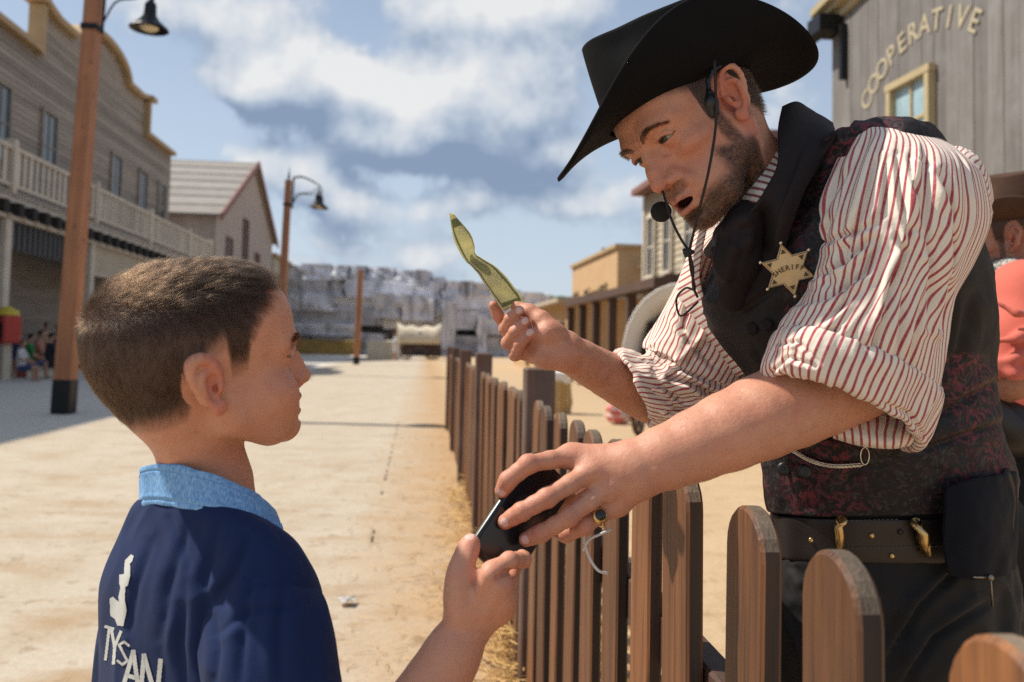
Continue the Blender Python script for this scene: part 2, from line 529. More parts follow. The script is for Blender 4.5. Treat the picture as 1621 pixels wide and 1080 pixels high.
# ---------------------------------------------------------------- materials of the setting
def m_ground(t, b):
    p = t.pos(); s = t.sep(p)
    big = t.noise(p, 0.35, 5, 0.6); mid = t.noise(p, 2.2, 6, 0.65); fine = t.noise(p, 28, 5, 0.7); grit = t.noise(p, 160, 3, 0.6)
    stretch = t.noise(t.scaled(p, (0.9, 1.9, 1), (0, 0, R(14))), 1.5, 5, 0.65)
    pave = t.mix(big, (0.40, 0.340, 0.260, 1), (0.51, 0.445, 0.350, 1))
    pave = t.mix(t.ramp(mid, (0.42, 0.0), (0.75, 0.8)), pave, (0.36, 0.275, 0.175, 1))
    # across the street: distance from the fence line
    u = t.math('ADD', s[0], t.math('MULTIPLY', s[1], 0.0968))
    dirt = t.mix(t.ramp(u, (.30, 0.0), (1.1, 1.0)), t.mix(mid, (0.36, 0.215, 0.10, 1), (0.46, 0.31, 0.165, 1)), t.mix(mid, (0.42, 0.28, 0.15, 1), (0.52, 0.39, 0.245, 1)))
    wob = t.math('MULTIPLY', t.math('SUBTRACT', t.noise(p, 1.6, 5, 0.6), 0.5), 0.9)
    near = t.ramp(t.math('ADD', t.math('ADD', u, wob), 0.50), (0.0, 0.0), (0.80, 1.0))
    c = t.mix(near, pave, dirt)
    # a scuffed, sandier stretch where people walk, dark scrapes across it
    sc = t.ramp(stretch, (0.50, 0.0), (0.68, 0.9))
    lim = t.ramp(t.math('MULTIPLY', s[1], 0.05), (0.05, 1.0), (0.60, 0.15))
    c = t.mix(t.math('MULTIPLY', sc, lim), c, (0.335, 0.215, 0.11, 1))
    pit = t.ramp(t.noise(p, 6.5, 4, 0.6), (0.58, 0.0), (0.68, 0.8))
    c = t.mix(t.math('MULTIPLY', pit, lim), c, (0.24, 0.145, 0.07, 1))
    # pale slab walk along the houses, its colour lifted in place of fill light, grey roadway between
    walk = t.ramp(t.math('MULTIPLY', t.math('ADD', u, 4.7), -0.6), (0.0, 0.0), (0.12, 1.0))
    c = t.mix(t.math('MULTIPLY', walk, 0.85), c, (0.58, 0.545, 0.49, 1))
    g = t.math('ADD', t.math('MULTIPLY', fine, 0.5), 0.75)
    c = t.mix(1.0, c, t.comb(g, g, g), 'MULTIPLY')
    g2 = t.math('ADD', t.math('MULTIPLY', grit, 0.4), 0.8)
    c = t.mix(1.0, c, t.comb(g2, g2, g2), 'MULTIPLY')
    t.put(b.inputs['Base Color'], c); b.inputs['Roughness'].default_value = 0.92
    h = t.math('ADD', t.math('MULTIPLY', mid, 0.5), t.math('MULTIPLY', fine, 0.3))
    h = t.math('SUBTRACT', h, t.math('MULTIPLY', pit, 0.25))
    n = t.bump(h, 0.6, 0.03)
    t.put(b.inputs['Normal'], t.bump(grit, 0.35, 0.006, n))
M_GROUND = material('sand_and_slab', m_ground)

def wood(name, c1, c2, axis=2, grain=9.0, rough=0.75, dark=0.35, bump=0.4, vary=0.35, knots=True, worn=None):
    """planed timber: long grain along one axis, knots, uneven weathering per piece"""
    def fn(t, b):
        o = t.obj(); r = t.rnd()
        off = t.comb(t.math('MULTIPLY', r, 31.0), t.math('MULTIPLY', r, 17.0), t.math('MULTIPLY', r, 9.0))
        p = t.vmath('ADD', o, off)
        sc = [grain * 2.2] * 3; sc[axis] = grain * 0.14
        q = t.scaled(p, tuple(sc))
        warp = t.noise(q, 0.6, 2, 0.5, 0.0, 'Color')
        qq = t.vmath('ADD', q, t.vmath('SCALE', t.vmath('SUBTRACT', warp, (0.5, 0.5, 0.5)), 1.2))
        gr = t.noise(qq, 1.6, 6, 0.6, 0.9)
        lines = t.noise(t.scaled(p, tuple(a * (9 if i != axis else 2.5) for i, a in enumerate(sc))), 1.0, 3, 0.6)
        c = t.mix(t.ramp(gr, (0.30, 0.0), (0.68, 1.0)), (*c1, 1), (*c2, 1))
        ksc = [3.0] * 3; ksc[axis] = 1.9
        kn = t.n('TexVoronoi'); t.put(kn.inputs['Vector'], t.scaled(p, tuple(ksc))); kn.inputs['Scale'].default_value = 1.6
        c = t.mix(t.ramp(kn.outputs['Distance'], (0.05, 0.75 if knots else 0.0), (0.16, 0.0)), c, tuple(0.28 * a for a in c1) + (1,))
        c = t.mix(t.ramp(lines, (0.52, 0.0), (0.80, dark)), c, tuple(0.2 * a for a in c1) + (1,))
        patch = t.noise(p, 2.4, 5, 0.6)
        if worn: c = t.mix(t.ramp(patch, (0.50, 0.0), (0.72, 0.75)), c, (*worn, 1))
        v = t.math('ADD', t.math('MULTIPLY', r, 2 * vary), 1 - vary)
        v = t.math('MULTIPLY', v, t.math('ADD', t.math('MULTIPLY', patch, 0.5), 0.75))
        c = t.mix(1.0, c, t.comb(v, v, v), 'MULTIPLY')
        t.put(b.inputs['Base Color'], c)
        t.put(b.inputs['Roughness'], t.math('ADD', t.math('MULTIPLY', gr, 0.25), rough - 0.12))
        hh = t.math('ADD', t.math('MULTIPLY', lines, 0.7), t.math('MULTIPLY', gr, 0.5))
        t.put(b.inputs['Normal'], t.bump(hh, bump, 0.004))
    return material(name, fn)

W_FENCE = wood('stained_fence_wood', (0.072, 0.023, 0.0070), (0.205, 0.078, 0.023), 2, 9, 0.62, 0.85, 0.8, 0.38, worn=(0.115, 0.064, 0.032))
W_POST = wood('dark_post_wood', (0.060, 0.030, 0.020), (0.125, 0.064, 0.042), 2, 7, 0.62, 0.5, 0.5, 0.3, worn=(0.115, 0.085, 0.072))
W_LAMP = wood('orange_lamp_post_wood', (0.30, 0.115, 0.05), (0.42, 0.185, 0.085), 2, 2.2, 0.6, 0.45, 0.3, 0.1)
W_CLAP = wood('weathered_clapboard', (0.24, 0.205, 0.17), (0.36, 0.315, 0.27), 0, 1.2, 0.85, 0.5, 0.3, 0.22, knots=False, worn=(0.25, 0.225, 0.20))
W_CREAM = wood('cream_painted_timber', (0.52, 0.45, 0.355), (0.64, 0.565, 0.46), 2, 2.0, 0.7, 0.35, 0.3, 0.12, knots=False)
W_BEIGE = wood('beige_boarding', (0.40, 0.34, 0.25), (0.50, 0.43, 0.32), 0, 1.0, 0.8, 0.3, 0.3, 0.1, knots=False)
W_TAN = wood('tan_clapboard', (0.36, 0.30, 0.21), (0.48, 0.41, 0.30), 0, 1.0, 0.8, 0.3, 0.3, 0.10, knots=False)
W_GREY = wood('grey_vertical_boarding', (0.13, 0.12, 0.112), (0.215, 0.198, 0.185), 2, 1.1, 0.85, 0.45, 0.35, 0.12, knots=False, worn=(0.19, 0.182, 0.178))
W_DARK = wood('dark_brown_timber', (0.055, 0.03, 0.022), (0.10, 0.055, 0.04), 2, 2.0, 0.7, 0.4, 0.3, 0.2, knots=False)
W_BARN = wood('pink_grey_barn_boards', (0.40, 0.33, 0.285), (0.52, 0.44, 0.385), 2, 1.0, 0.85, 0.4, 0.35, 0.12, knots=False)
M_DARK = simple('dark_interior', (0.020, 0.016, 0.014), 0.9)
M_SLATE = simple('dark_corrugated_sheet', (0.045, 0.045, 0.048), 0.6)
M_IRON = simple('black_cast_iron', (0.018, 0.018, 0.02), 0.45, 0.6, 0.3, 12, 0.2)
M_RED = simple('red_brown_coping', (0.21, 0.095, 0.075), 0.7)
M_YELLOW = simple('yellow_painted_trim', (0.40, 0.32, 0.18), 0.6, 0, 0.25, 3)
M_OCHRE = simple('ochre_cornice', (0.40, 0.28, 0.15), 0.75, 0, 0.3, 2)
M_STUCCO = simple('tan_stucco', (0.46, 0.30, 0.155), 0.9, 0, 0.25, 1.2, 0.3, 20, 0.02)
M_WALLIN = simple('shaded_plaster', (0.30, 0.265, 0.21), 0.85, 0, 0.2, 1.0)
M_SHINGLE = simple('tan_shingle', (0.40, 0.34, 0.27), 0.85, 0, 0.35, 2.5)
def m_glass(t, b):
    o = t.obj(); f = t.noise(o, 1.4, 3)
    t.put(b.inputs['Base Color'], t.mix(f, (0.035, 0.045, 0.05, 1), (0.10, 0.12, 0.13, 1)))
    b.inputs['Roughness'].default_value = 0.08; b.inputs['Specular IOR Level'].default_value = 0.8
M_GLASS = material('window_glass', m_glass)
M_LENS = simple('pale_lamp_glass', (0.75, 0.62, 0.40), 0.35, 0, 0.1)

# ---------------------------------------------------------------- ground
def build_ground():
    xs = np.concatenate([[-400, -150, -60, -30], np.linspace(-16, 12, 57), [30, 60, 150, 400]])
    ys = np.concatenate([[-60, -20, -6], np.linspace(-2, 26, 57), [34, 50, 80, 130, 250, 600]])
    P = np.array([(x, y, 0) for y in ys for x in xs], float)
    m = (np.abs(P[:, 0]) < 14) & (P[:, 1] > -1) & (P[:, 1] < 24)
    P[m, 2] += 0.012 * vnoise(P[m], 0.9, 3, 3)
    n = len(xs)
    F = [(j * n + i, j * n + i + 1, (j + 1) * n + i + 1, (j + 1) * n + i) for j in range(len(ys) - 1) for i in range(n - 1)]
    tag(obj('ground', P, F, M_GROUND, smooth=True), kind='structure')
build_ground()
# shallow saw-cut joints of the slab walk
def build_joints():
    m = simple('joint_dirt', (0.335, 0.27, 0.195), 0.95)
    b = MB()
    rng = np.random.default_rng(5)
    a, c = V(697, 600, 30), V(612, 842, 5)
    for k in range(34):                       # broken groove along the walk
        if rng.random() < 0.45: continue
        f0 = k / 34
        p = np.array([-0.32 - 0.0968 * 5.6, 5.6]) + np.array([-0.105, 1.0]) * (k * 0.24)
        L = rng.uniform(0.08, 0.2)
        b.add([(p[0] - .009, p[1], .016), (p[0] + .009, p[1], .016), (p[0] + .009 - .105 * L, p[1] + L, .016), (p[0] - .009 - .105 * L, p[1] + L, .016)], [(0, 1, 2, 3)])
    for y0 in (11.7,):
        pts = [(-6.0 + 0.5 * i + rng.uniform(-.02, .02), y0 + rng.uniform(-.015, .015)) for i in range(12)]
        for (x0, ya), (x1, yb) in zip(pts[:-1], pts[1:]):
            if rng.random() < 0.15: continue
            b.add([(x0, ya - .008, .017), (x1, yb - .008, .017), (x1, yb + .008, .017), (x0, ya + .008, .017)], [(0, 1, 2, 3)])
    tag(b.build('pavement_joints', m), kind='structure')
build_joints()

# ---------------------------------------------------------------- frame of the street: x along it, y away from it to the left
ST_ANG = math.atan2(1.0, -0.111)              # direction of the street in plan
def street(x, y, side=-11.3):
    s = np.array([-0.1103, 0.9939]); l = np.array([-0.9939, -0.1103])
    q = np.array([side, 0.0]) + s * x + l * y
    return (q[0], q[1], 0.0)

def window(parent, x, y, z0, z1, w, frame, face=-1, bars=1, glass=M_GLASS, fw=0.10, dep=0.10):
    """sash window let into a wall that lies along local x; face = which way the outside is in y"""
    f = MB(); t = fw
    yo = y + face * dep * 0.5
    f.box((x - w / 2 - t / 2, yo, (z0 + z1) / 2), (t, dep, z1 - z0)); f.box((x + w / 2 + t / 2, yo, (z0 + z1) / 2), (t, dep, z1 - z0))
    f.box((x, yo + face * 0.01, z1 + t / 2), (w + 2 * t + .06, dep, t)); f.box((x, yo + face * 0.03, z0 - t / 2), (w + 2 * t + .1, dep + .04, t))
    f.box((x, y + face * 0.035, (z0 + z1) / 2), (w, 0.03, 0.05))
    if bars: f.box((x, y + face * 0.036, (z0 + z1) / 2), (0.04, 0.028, z1 - z0))
    fr = f.build('window', frame, parent)
    g = MB().box((x, y + face * 0.012, (z0 + z1) / 2), (w, 0.012, z1 - z0)).build('pane', glass, fr)
    return fr

# ---------------------------------------------------------------- the long clapboard house with a balcony, left
def build_saloon():
    T = thing('clapboard_house', 'long weathered clapboard house with a curved false front and a balcony over its shaded porch', 'building', street(0, 0), ST_ANG)
    X0, X1, YF = 4.0, 47.0, 1.8
    def top(x):
        if x < 30.0 or x > 42.2: return 10.85
        d = (x - 36.1) / 3.0
        dome = 12.3 + (1.0 * math.sqrt(max(0, 1 - d * d)) if abs(d) < 1 else 0)
        fl = 0.25 * max(0, 1 - min(x - 30.0, 42.2 - x) / 1.2)
        return dome + fl
    # clapboards, course by course
    z, i = 5.2, 0
    hb = 0.2
    while z < 13.4:
        xs = np.linspace(X0, X1, 400); ok = np.array([top(x) > z + 0.1 for x in xs])
        j = 0
        while j < len(xs):
            if ok[j]:
                k = j
                while k + 1 < len(xs) and ok[k + 1]: k += 1
                if xs[k] - xs[j] > 0.3:
                    b = MB(); a, c = xs[j], xs[k]
                    b.add([(a, YF, z), (c, YF, z), (c, YF - 0.045, z), (a, YF - 0.045, z), (a, YF, z + hb), (c, YF, z + hb), (c, YF - 0.012, z + hb), (a, YF - 0.012, z + hb)],
                          [(0, 1, 2, 3), (7, 6, 5, 4), (3, 2, 6, 7), (1, 0, 4, 5), (2, 1, 5, 6), (0, 3, 7, 4)])
                    b.build('clapboard', W_CLAP, T)
                j = k + 1
            else: j += 1
        z += hb
    # wall body behind the boards
    xs = [X0 + 0.02] + list(np.linspace(29.98, 42.22, 60)) + [X1 - 0.02]
    ol = [(X0 + .02, 5.0)] + [(x, top(x) - 0.03) for x in xs] + [(X1 - .02, 5.0)]
    b = MB(); b.prism([(p[0], p[1]) for p in ol], 1, YF + 0.004, YF + 0.3); b.build('wall', W_CLAP, T)
    MB().box(((X0 + X1) / 2, YF + 6, 5.2), (X1 - X0 - .3, 11.0, 10.2)).build('wall', W_CLAP, T)
    MB().box(((X0 + X1) / 2, YF + 6, 10.4), (X1 - X0, 11.3, 0.25)).build('roof', M_SHINGLE, T)
    # cornice following the outline
    c = MB()
    pts = [(x, top(x)) for x in np.linspace(30.0, 42.2, 50)]
    for (a, za), (d, zd) in zip(pts[:-1], pts[1:]):
        c.add([(a, YF - .30, za + .02), (d, YF - .30, zd + .02), (d, YF + .32, zd + .02), (a, YF + .32, za + .02),
               (a, YF - .38, za + .2), (d, YF - .38, zd + .2), (d, YF + .32, zd + .2), (a, YF + .32, za + .2)],
              [(0, 1, 2, 3)[::-1], (4, 5, 6, 7), (0, 1, 5, 4), (2, 3, 7, 6)])
    for x in (30.0, 42.2):
        c.box((x, YF - 0.05, 11.6), (0.3, 0.5, 1.7)); c.box((x + (-.25 if x < 35 else .25), YF - .05, 12.62), (0.75, 0.75, 0.22))
    c.box(((X0 + 30) / 2, YF - .02, 10.9), (30 - X0 - .3, 0.6, 0.2)); c.box(((X1 + 42.2) / 2, YF - .02, 10.9), (X1 - 42.4, 0.6, 0.2))
    c.build('cornice', M_OCHRE, T)
    for x in (16.8, 20.4, 24.0, 27.6, 31.3, 34.8, 38.4, 42.2, 45.4):
        window(T, x, YF - 0.05, 6.7, 9.0, 1.15, W_CLAP, -1)
    # balcony
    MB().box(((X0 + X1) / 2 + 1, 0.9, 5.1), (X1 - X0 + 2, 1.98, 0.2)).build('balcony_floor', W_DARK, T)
    rail = MB(); rail.box(((X0 + 49) / 2, 0.02, 6.42), (49 - X0, 0.16, 0.12)); rail.box(((X0 + 49) / 2, 0.02, 5.38), (49 - X0, 0.1, 0.1))
    rail.box(((X0 + 49) / 2, -0.03, 5.02), (49 - X0, 0.12, 0.36)); rail.build('rail', W_CREAM, T)
    bal = MB().box((0, 0, 0), (0.19, 0.05, 0.93)).build('baluster', W_CREAM, T); bal.location = (12.0, 0.02, 5.895)
    x = 12.42
    while x < 49:
        share('baluster', bal.data, T, (x, 0.02, 5.895)); x += 0.42 if x < 36 else 0.34
    for x in (24.6, 31.1, 37.6, 44.1, 48.9):
        MB().box((x, 0.02, 5.9), (0.24, 0.26, 1.5)).build('newel', W_CREAM, T)
    br = MB().prism([(-.05, 4.86), (-.05, 4.5), (.1, 4.5), (.5, 4.86)], 0, -0.16, 0.16).build('bracket', M_DARK, T); br.location = (21.0, -0.28, 0)
    br.data.transform(Matrix.Scale(1, 4))
    x = 21.9
    while x < 48.6: share('bracket', br.data, T, (x, -0.28, 0)); x += 0.9
    # porch
    MB().box(((X0 + 48) / 2, 0.15, 4.62), (48 - X0, 0.24, 0.34)).build('porch_beam', W_CREAM, T)
    for x in (11.4, 18.0, 24.6, 31.1, 37.6, 44.1):
        MB().box((x, 0.15, 2.22), (0.36, 0.36, 4.44), bev=0.03).build('porch_post', W_CREAM, T)
    for (a, c2) in ((18.0, 24.6), (24.6, 31.1)):
        v = MB(); n = 17
        for i in range(n):
            xx = a + 0.3 + (c2 - a - 0.6) * i / (n - 1)
            v.box((xx, 0.18, 4.04), (0.2, 0.05, 0.78 + 0.02 * (i % 2)))
        v.box(((a + c2) / 2, 0.215, 4.03), (c2 - a - .36, 0.02, 0.84))
        v.build('valance', M_SLATE, T)
    for (a, c2) in ((31.1, 37.6), (37.6, 44.1), (44.1, 47.8)):
        MB().box(((a + c2) / 2, 0.18, 3.95), (c2 - a - .36, 0.08, 0.98)).build('frieze_panel', W_BEIGE, T)
        MB().box(((a + c2) / 2, 0.16, 3.42), (c2 - a - .36, 0.14, 0.1)).build('porch_beam', W_CREAM, T)
        MB().box(((a + c2) / 2, 0.16, 1.7), (0.16, 0.16, 3.36)).build('porch_post', W_CREAM, T)
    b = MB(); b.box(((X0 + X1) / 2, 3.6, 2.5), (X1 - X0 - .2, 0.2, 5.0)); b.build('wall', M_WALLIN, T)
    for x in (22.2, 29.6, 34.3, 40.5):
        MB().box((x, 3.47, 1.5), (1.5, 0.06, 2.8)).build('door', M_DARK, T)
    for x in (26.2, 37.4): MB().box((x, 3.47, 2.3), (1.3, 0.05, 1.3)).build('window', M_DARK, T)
    MB().box(((X0 + X1) / 2, 1.8, 0.06), (X1 - X0, 3.6, 0.12)).build('porch_floor', W_BEIGE, T)
    # red coping stepping down behind the end of the front
    MB().prism([(YF + .35, 11.0), (YF + 4.4, 12.6), (YF + 4.4, 11.9), (YF + .35, 10.4)], 0, X1 - 0.6, X1 + 0.25).build('coping', M_RED, T)
build_saloon()

# ---------------------------------------------------------------- the gabled barn beyond it
def build_barn():
    T = thing('barn', 'pale gabled barn with red rake boards and three tall narrow windows', 'building', street(0, 0), ST_ANG)
    A, Bx, ridge, eave, zr = 50.2, 71.0, 60.8, 8.3, 13.0
    out = [(A, 0), (A, eave), (ridge, zr), (Bx - 1.0, 8.9), (Bx - 1.0, 0)]
    MB().prism(out, 1, 0.0, 14.0).build('wall', W_BARN, T)
    # plank battens on the gable
    bt = MB()
    x = A + 0.6
    while x < Bx - 1.2:
        zt = eave + (zr - eave) * (x - A) / (ridge - A) if x < ridge else zr - (zr - 8.9) * (x - ridge) / (Bx - 1 - ridge)
        bt.box((x, -0.012, zt / 2), (0.07, 0.03, zt - 0.2)); x += 0.62
    bt.build('batten', W_BARN, T)
    r = MB()
    n = 7
    for i in range(n):
        a0, a1 = i / n, (i + 1) / n
        xa, xb = A - .5 + (ridge - A + .5) * a0, A - .5 + (ridge - A + .5) * a1
        za, zb = eave - .2 + (zr + .25 - eave + .2) * a0, eave - .2 + (zr + .25 - eave + .2) * a1
        m = (simple('roof_band_pale', (0.275, 0.25, 0.225), 0.85, 0, 0.3, 1.5) if i % 2 else simple('roof_band_tan', (0.255, 0.23, 0.205), 0.85, 0, 0.3, 1.5))
        MB().add([(xa, -.3, za), (xb, -.3, zb), (xb, 14.2, zb), (xa, 14.2, za), (xa, -.3, za + .12), (xb, -.3, zb + .06), (xb, 14.2, zb + .06), (xa, 14.2, za + .12)],
                 [(0, 3, 2, 1), (4, 5, 6, 7), (0, 1, 5, 4), (1, 2, 6, 5), (2, 3, 7, 6), (3, 0, 4, 7)]).build('roof_band', m, T)
    MB().add([(ridge, -.3, zr + .2), (Bx - .6, -.3, 8.7), (Bx - .6, 14.2, 8.7), (ridge, 14.2, zr + .2), (ridge, -.3, zr + .34), (Bx - .6, -.3, 8.84), (Bx - .6, 14.2, 8.84), (ridge, 14.2, zr + .34)],
             [(0, 3, 2, 1), (4, 5, 6, 7), (0, 1, 5, 4), (1, 2, 6, 5), (2, 3, 7, 6), (3, 0, 4, 7)]).build('roof', M_SHINGLE, T)
    k = MB()
    for (xa, za, xb, zb) in ((A - .5, eave - .45, ridge, zr + .05), (ridge, zr + .05, Bx - .5, 8.45)):
        k.add([(xa, -.42, za), (xb, -.42, zb), (xb, -.30, zb), (xa, -.30, za), (xa, -.42, za + .42), (xb, -.42, zb + .42), (xb, -.30, zb + .42), (xa, -.30, za + .42)],
              [(0, 1, 2, 3), (7, 6, 5, 4), (0, 4, 5, 1), (2, 6, 7, 3), (1, 5, 6, 2), (3, 7, 4, 0)])
    k.build('rake_board', M_RED, T)
    for x, z0, z1 in ((53.6, 4.0, 7.2), (58.6, 6.3, 9.0), (63.2, 4.2, 7.2)):
        window(T, x, -0.04, z0, z1, 1.3, M_RED, -1)
build_barn()

def build_annex():
    T = thing('low_house', 'small flat roofed grey beige house beyond the barn', 'building', street(0, 0), ST_ANG)
    MB().box((75.5, 4.0, 3.9), (9.0, 8.0, 7.8)).build('wall', W_BEIGE, T)
    MB().box((75.5, 4.0, 7.95), (9.5, 8.5, 0.3)).build('cornice', M_OCHRE, T)
    MB().box((75.0, -0.06, 1.6), (2.2, 0.1, 3.0)).build('door', M_DARK, T)
    for x in (72.6, 77.6): window(T, x, -0.02, 4.4, 6.4, 1.2, M_OCHRE, -1)
build_annex()

# ---------------------------------------------------------------- far cliff of pale stacked blocks
def rock_mesh(seed, n=3):
    """a unit block with broken, uneven faces"""
    rng = np.random.default_rng(seed)
    g = np.linspace(-.5, .5, n + 1)
    idx, P, F = {}, [], []
    def vid(p):
        k = tuple(np.round(p, 4))
        if k not in idx: idx[k] = len(P); P.append(np.array(p, float))
        return idx[k]
    for ax in range(3):
        for sgn in (-.5, .5):
            u, w = (ax + 1) % 3, (ax + 2) % 3
            for i in range(n):
                for j in range(n):
                    q = []
                    for a, b in ((i, j), (i + 1, j), (i + 1, j + 1), (i, j + 1)):
                        p = [0, 0, 0]; p[ax] = sgn; p[u] = g[a]; p[w] = g[b]; q.append(vid(p))
                    F.append(tuple(q if sgn > 0 else q[::-1]))
    P = np.array(P)
    P += vnoise(P, 3.1, seed, 2)[:, None] * P * 0.16 + rng.normal(0, 0.010, P.shape)
    return P, F
def build_cliff():
    def m_rock(t, b):
        o = t.pos(); r = t.rnd()
        f = t.noise(o, 0.55, 6, 0.65); st = t.noise(t.scaled(o, (1.4, 1.4, 0.25)), 1.0, 5, 0.65)
        c = t.mix(t.ramp(f, (0.35, 0.0), (0.62, 1.0)), (0.46, 0.46, 0.50, 1), (0.68, 0.68, 0.72, 1))
        c = t.mix(t.ramp(st, (0.52, 0.0), (0.70, 0.85)), c, (0.16, 0.155, 0.17, 1))
        v = t.math('ADD', t.math('MULTIPLY', r, 0.6), 0.75)
        t.put(b.inputs['Base Color'], t.mix(1.0, c, t.comb(v, v, v), 'MULTIPLY'))
        b.inputs['Roughness'].default_value = 0.95
        t.put(b.inputs['Normal'], t.bump(t.noise(o, 2.5, 6), 0.8, 0.3))
    mr = material('pale_fissured_rock', m_rock)
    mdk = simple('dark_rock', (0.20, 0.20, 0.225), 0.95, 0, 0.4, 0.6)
    T = thing('rock_cliff', 'long pale grey cliff of stacked blocks with dark clefts at the end of the street', 'cliff', tuple(V(680, 560, 82)[:2]) + (0,))
    o0 = np.array(T.location)
    D = 80.0
    def put(px0, py0, px1, py1, out=0.0, deep=5.0, m=mr, seed=1, name='rock'):
        a, c = V(px0, py1, D), V(px1, py0, D)
        ctr = (a + c) / 2 + np.array([0, deep / 2 - out, 0])
        me = meshes[seed % len(meshes)]
        o = share(name, me if m is mr else dark, T, ctr - o0, (0, 0, 0), (abs(c[0] - a[0]), deep, abs(c[2] - a[2])))
        return o
    meshes = []
    for k in range(9):
        P, F = rock_mesh(k + 3); me = bpy.data.meshes.new('rock'); me.from_pydata(P.tolist(), [], F); me.materials.append(mr); meshes.append(me)
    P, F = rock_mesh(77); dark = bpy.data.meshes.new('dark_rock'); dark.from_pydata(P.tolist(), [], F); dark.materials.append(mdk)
    rng = np.random.default_rng(11)
    def topy(x): return np.interp(x, [440, 470, 560, 620, 640, 690, 700, 760, 800, 850, 890, 930], [430, 424, 424, 430, 431, 436, 448, 450, 458, 470, 482, 500])
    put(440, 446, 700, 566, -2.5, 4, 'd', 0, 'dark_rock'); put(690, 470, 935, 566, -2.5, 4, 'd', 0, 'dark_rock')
    rows = [(-4, 18, 0.8), (16, 43, 0.5), (42, 63, 0.2), (61, 88, 0.6), (87, 105, 0.0), (103, 138, 0.3)]
    for ri, (ra, rb, ou) in enumerate(rows):
        x = 446 - rng.uniform(0, 20)
        while x < 915:
            w = rng.uniform(22, 50) if ri == 0 else rng.uniform(60, 170) * (1.0 if ri != 2 else 1.3)
            yt = topy(x + w / 2) + (2 if ri else 0); sc = (566 - yt) / 140
            hole = (ri == 5 and 605 < x + w / 2 < 735) or (ri == 4 and 600 < x + w / 2 < 890 and rng.random() < .7) or (ri == 5 and x > 735 and rng.random() < .5) or rng.random() < 0.03
            if not hole:
                put(x, yt + ra * sc + rng.uniform(-2, 2), x + w - rng.uniform(.5, 3), yt + rb * sc + rng.uniform(-2, 3), ou + rng.uniform(-.7, .7), 4, mr, int(rng.integers(0, 9)))
            x += w
    put(598, 468, 640, 504, 2.2, 6, mr, 2); put(641, 470, 690, 508, 2.6, 6, mr, 4); put(692, 474, 702, 500, 1.0, 4, mr, 5)
    put(701, 480, 723, 566, 2.0, 3, mr, 6); put(756, 500, 772, 566, 1.0, 3, mr, 1)
    b = MB()
build_cliff()
def build_bank():
    m = simple('dry_ochre_grass', (0.36, 0.235, 0.075), 0.95, 0, 0.4, 1.2, 0.6, 9, 0.1)
    P, F = rock_mesh(21, 6)
    a, c = V(446, 563, 76), V(565, 545, 76)
    P = P * np.array([abs(c[0] - a[0]), 4, 2.0]) + np.array([(a[0] + c[0]) / 2, a[1] + 1, 0.2])
    tag(obj('grass_bank', P, F, m, smooth=True), kind='structure')
    m2 = simple('far_green', (0.06, 0.10, 0.03), 0.95, 0, 0.5, 1.0, 0.8, 5, 0.3)
    hill = []
    P, F = rock_mesh(33, 8)
    a, c = V(840, 560, 105), V(930, 470, 105)
    P = P * np.array([abs(c[0] - a[0]) * 1.5, 10, 13]) + np.array([(a[0] + c[0]) / 2, a[1], 0])
    tag(obj('wooded_hill', P, F, m2, smooth=True), kind='structure')
build_bank()

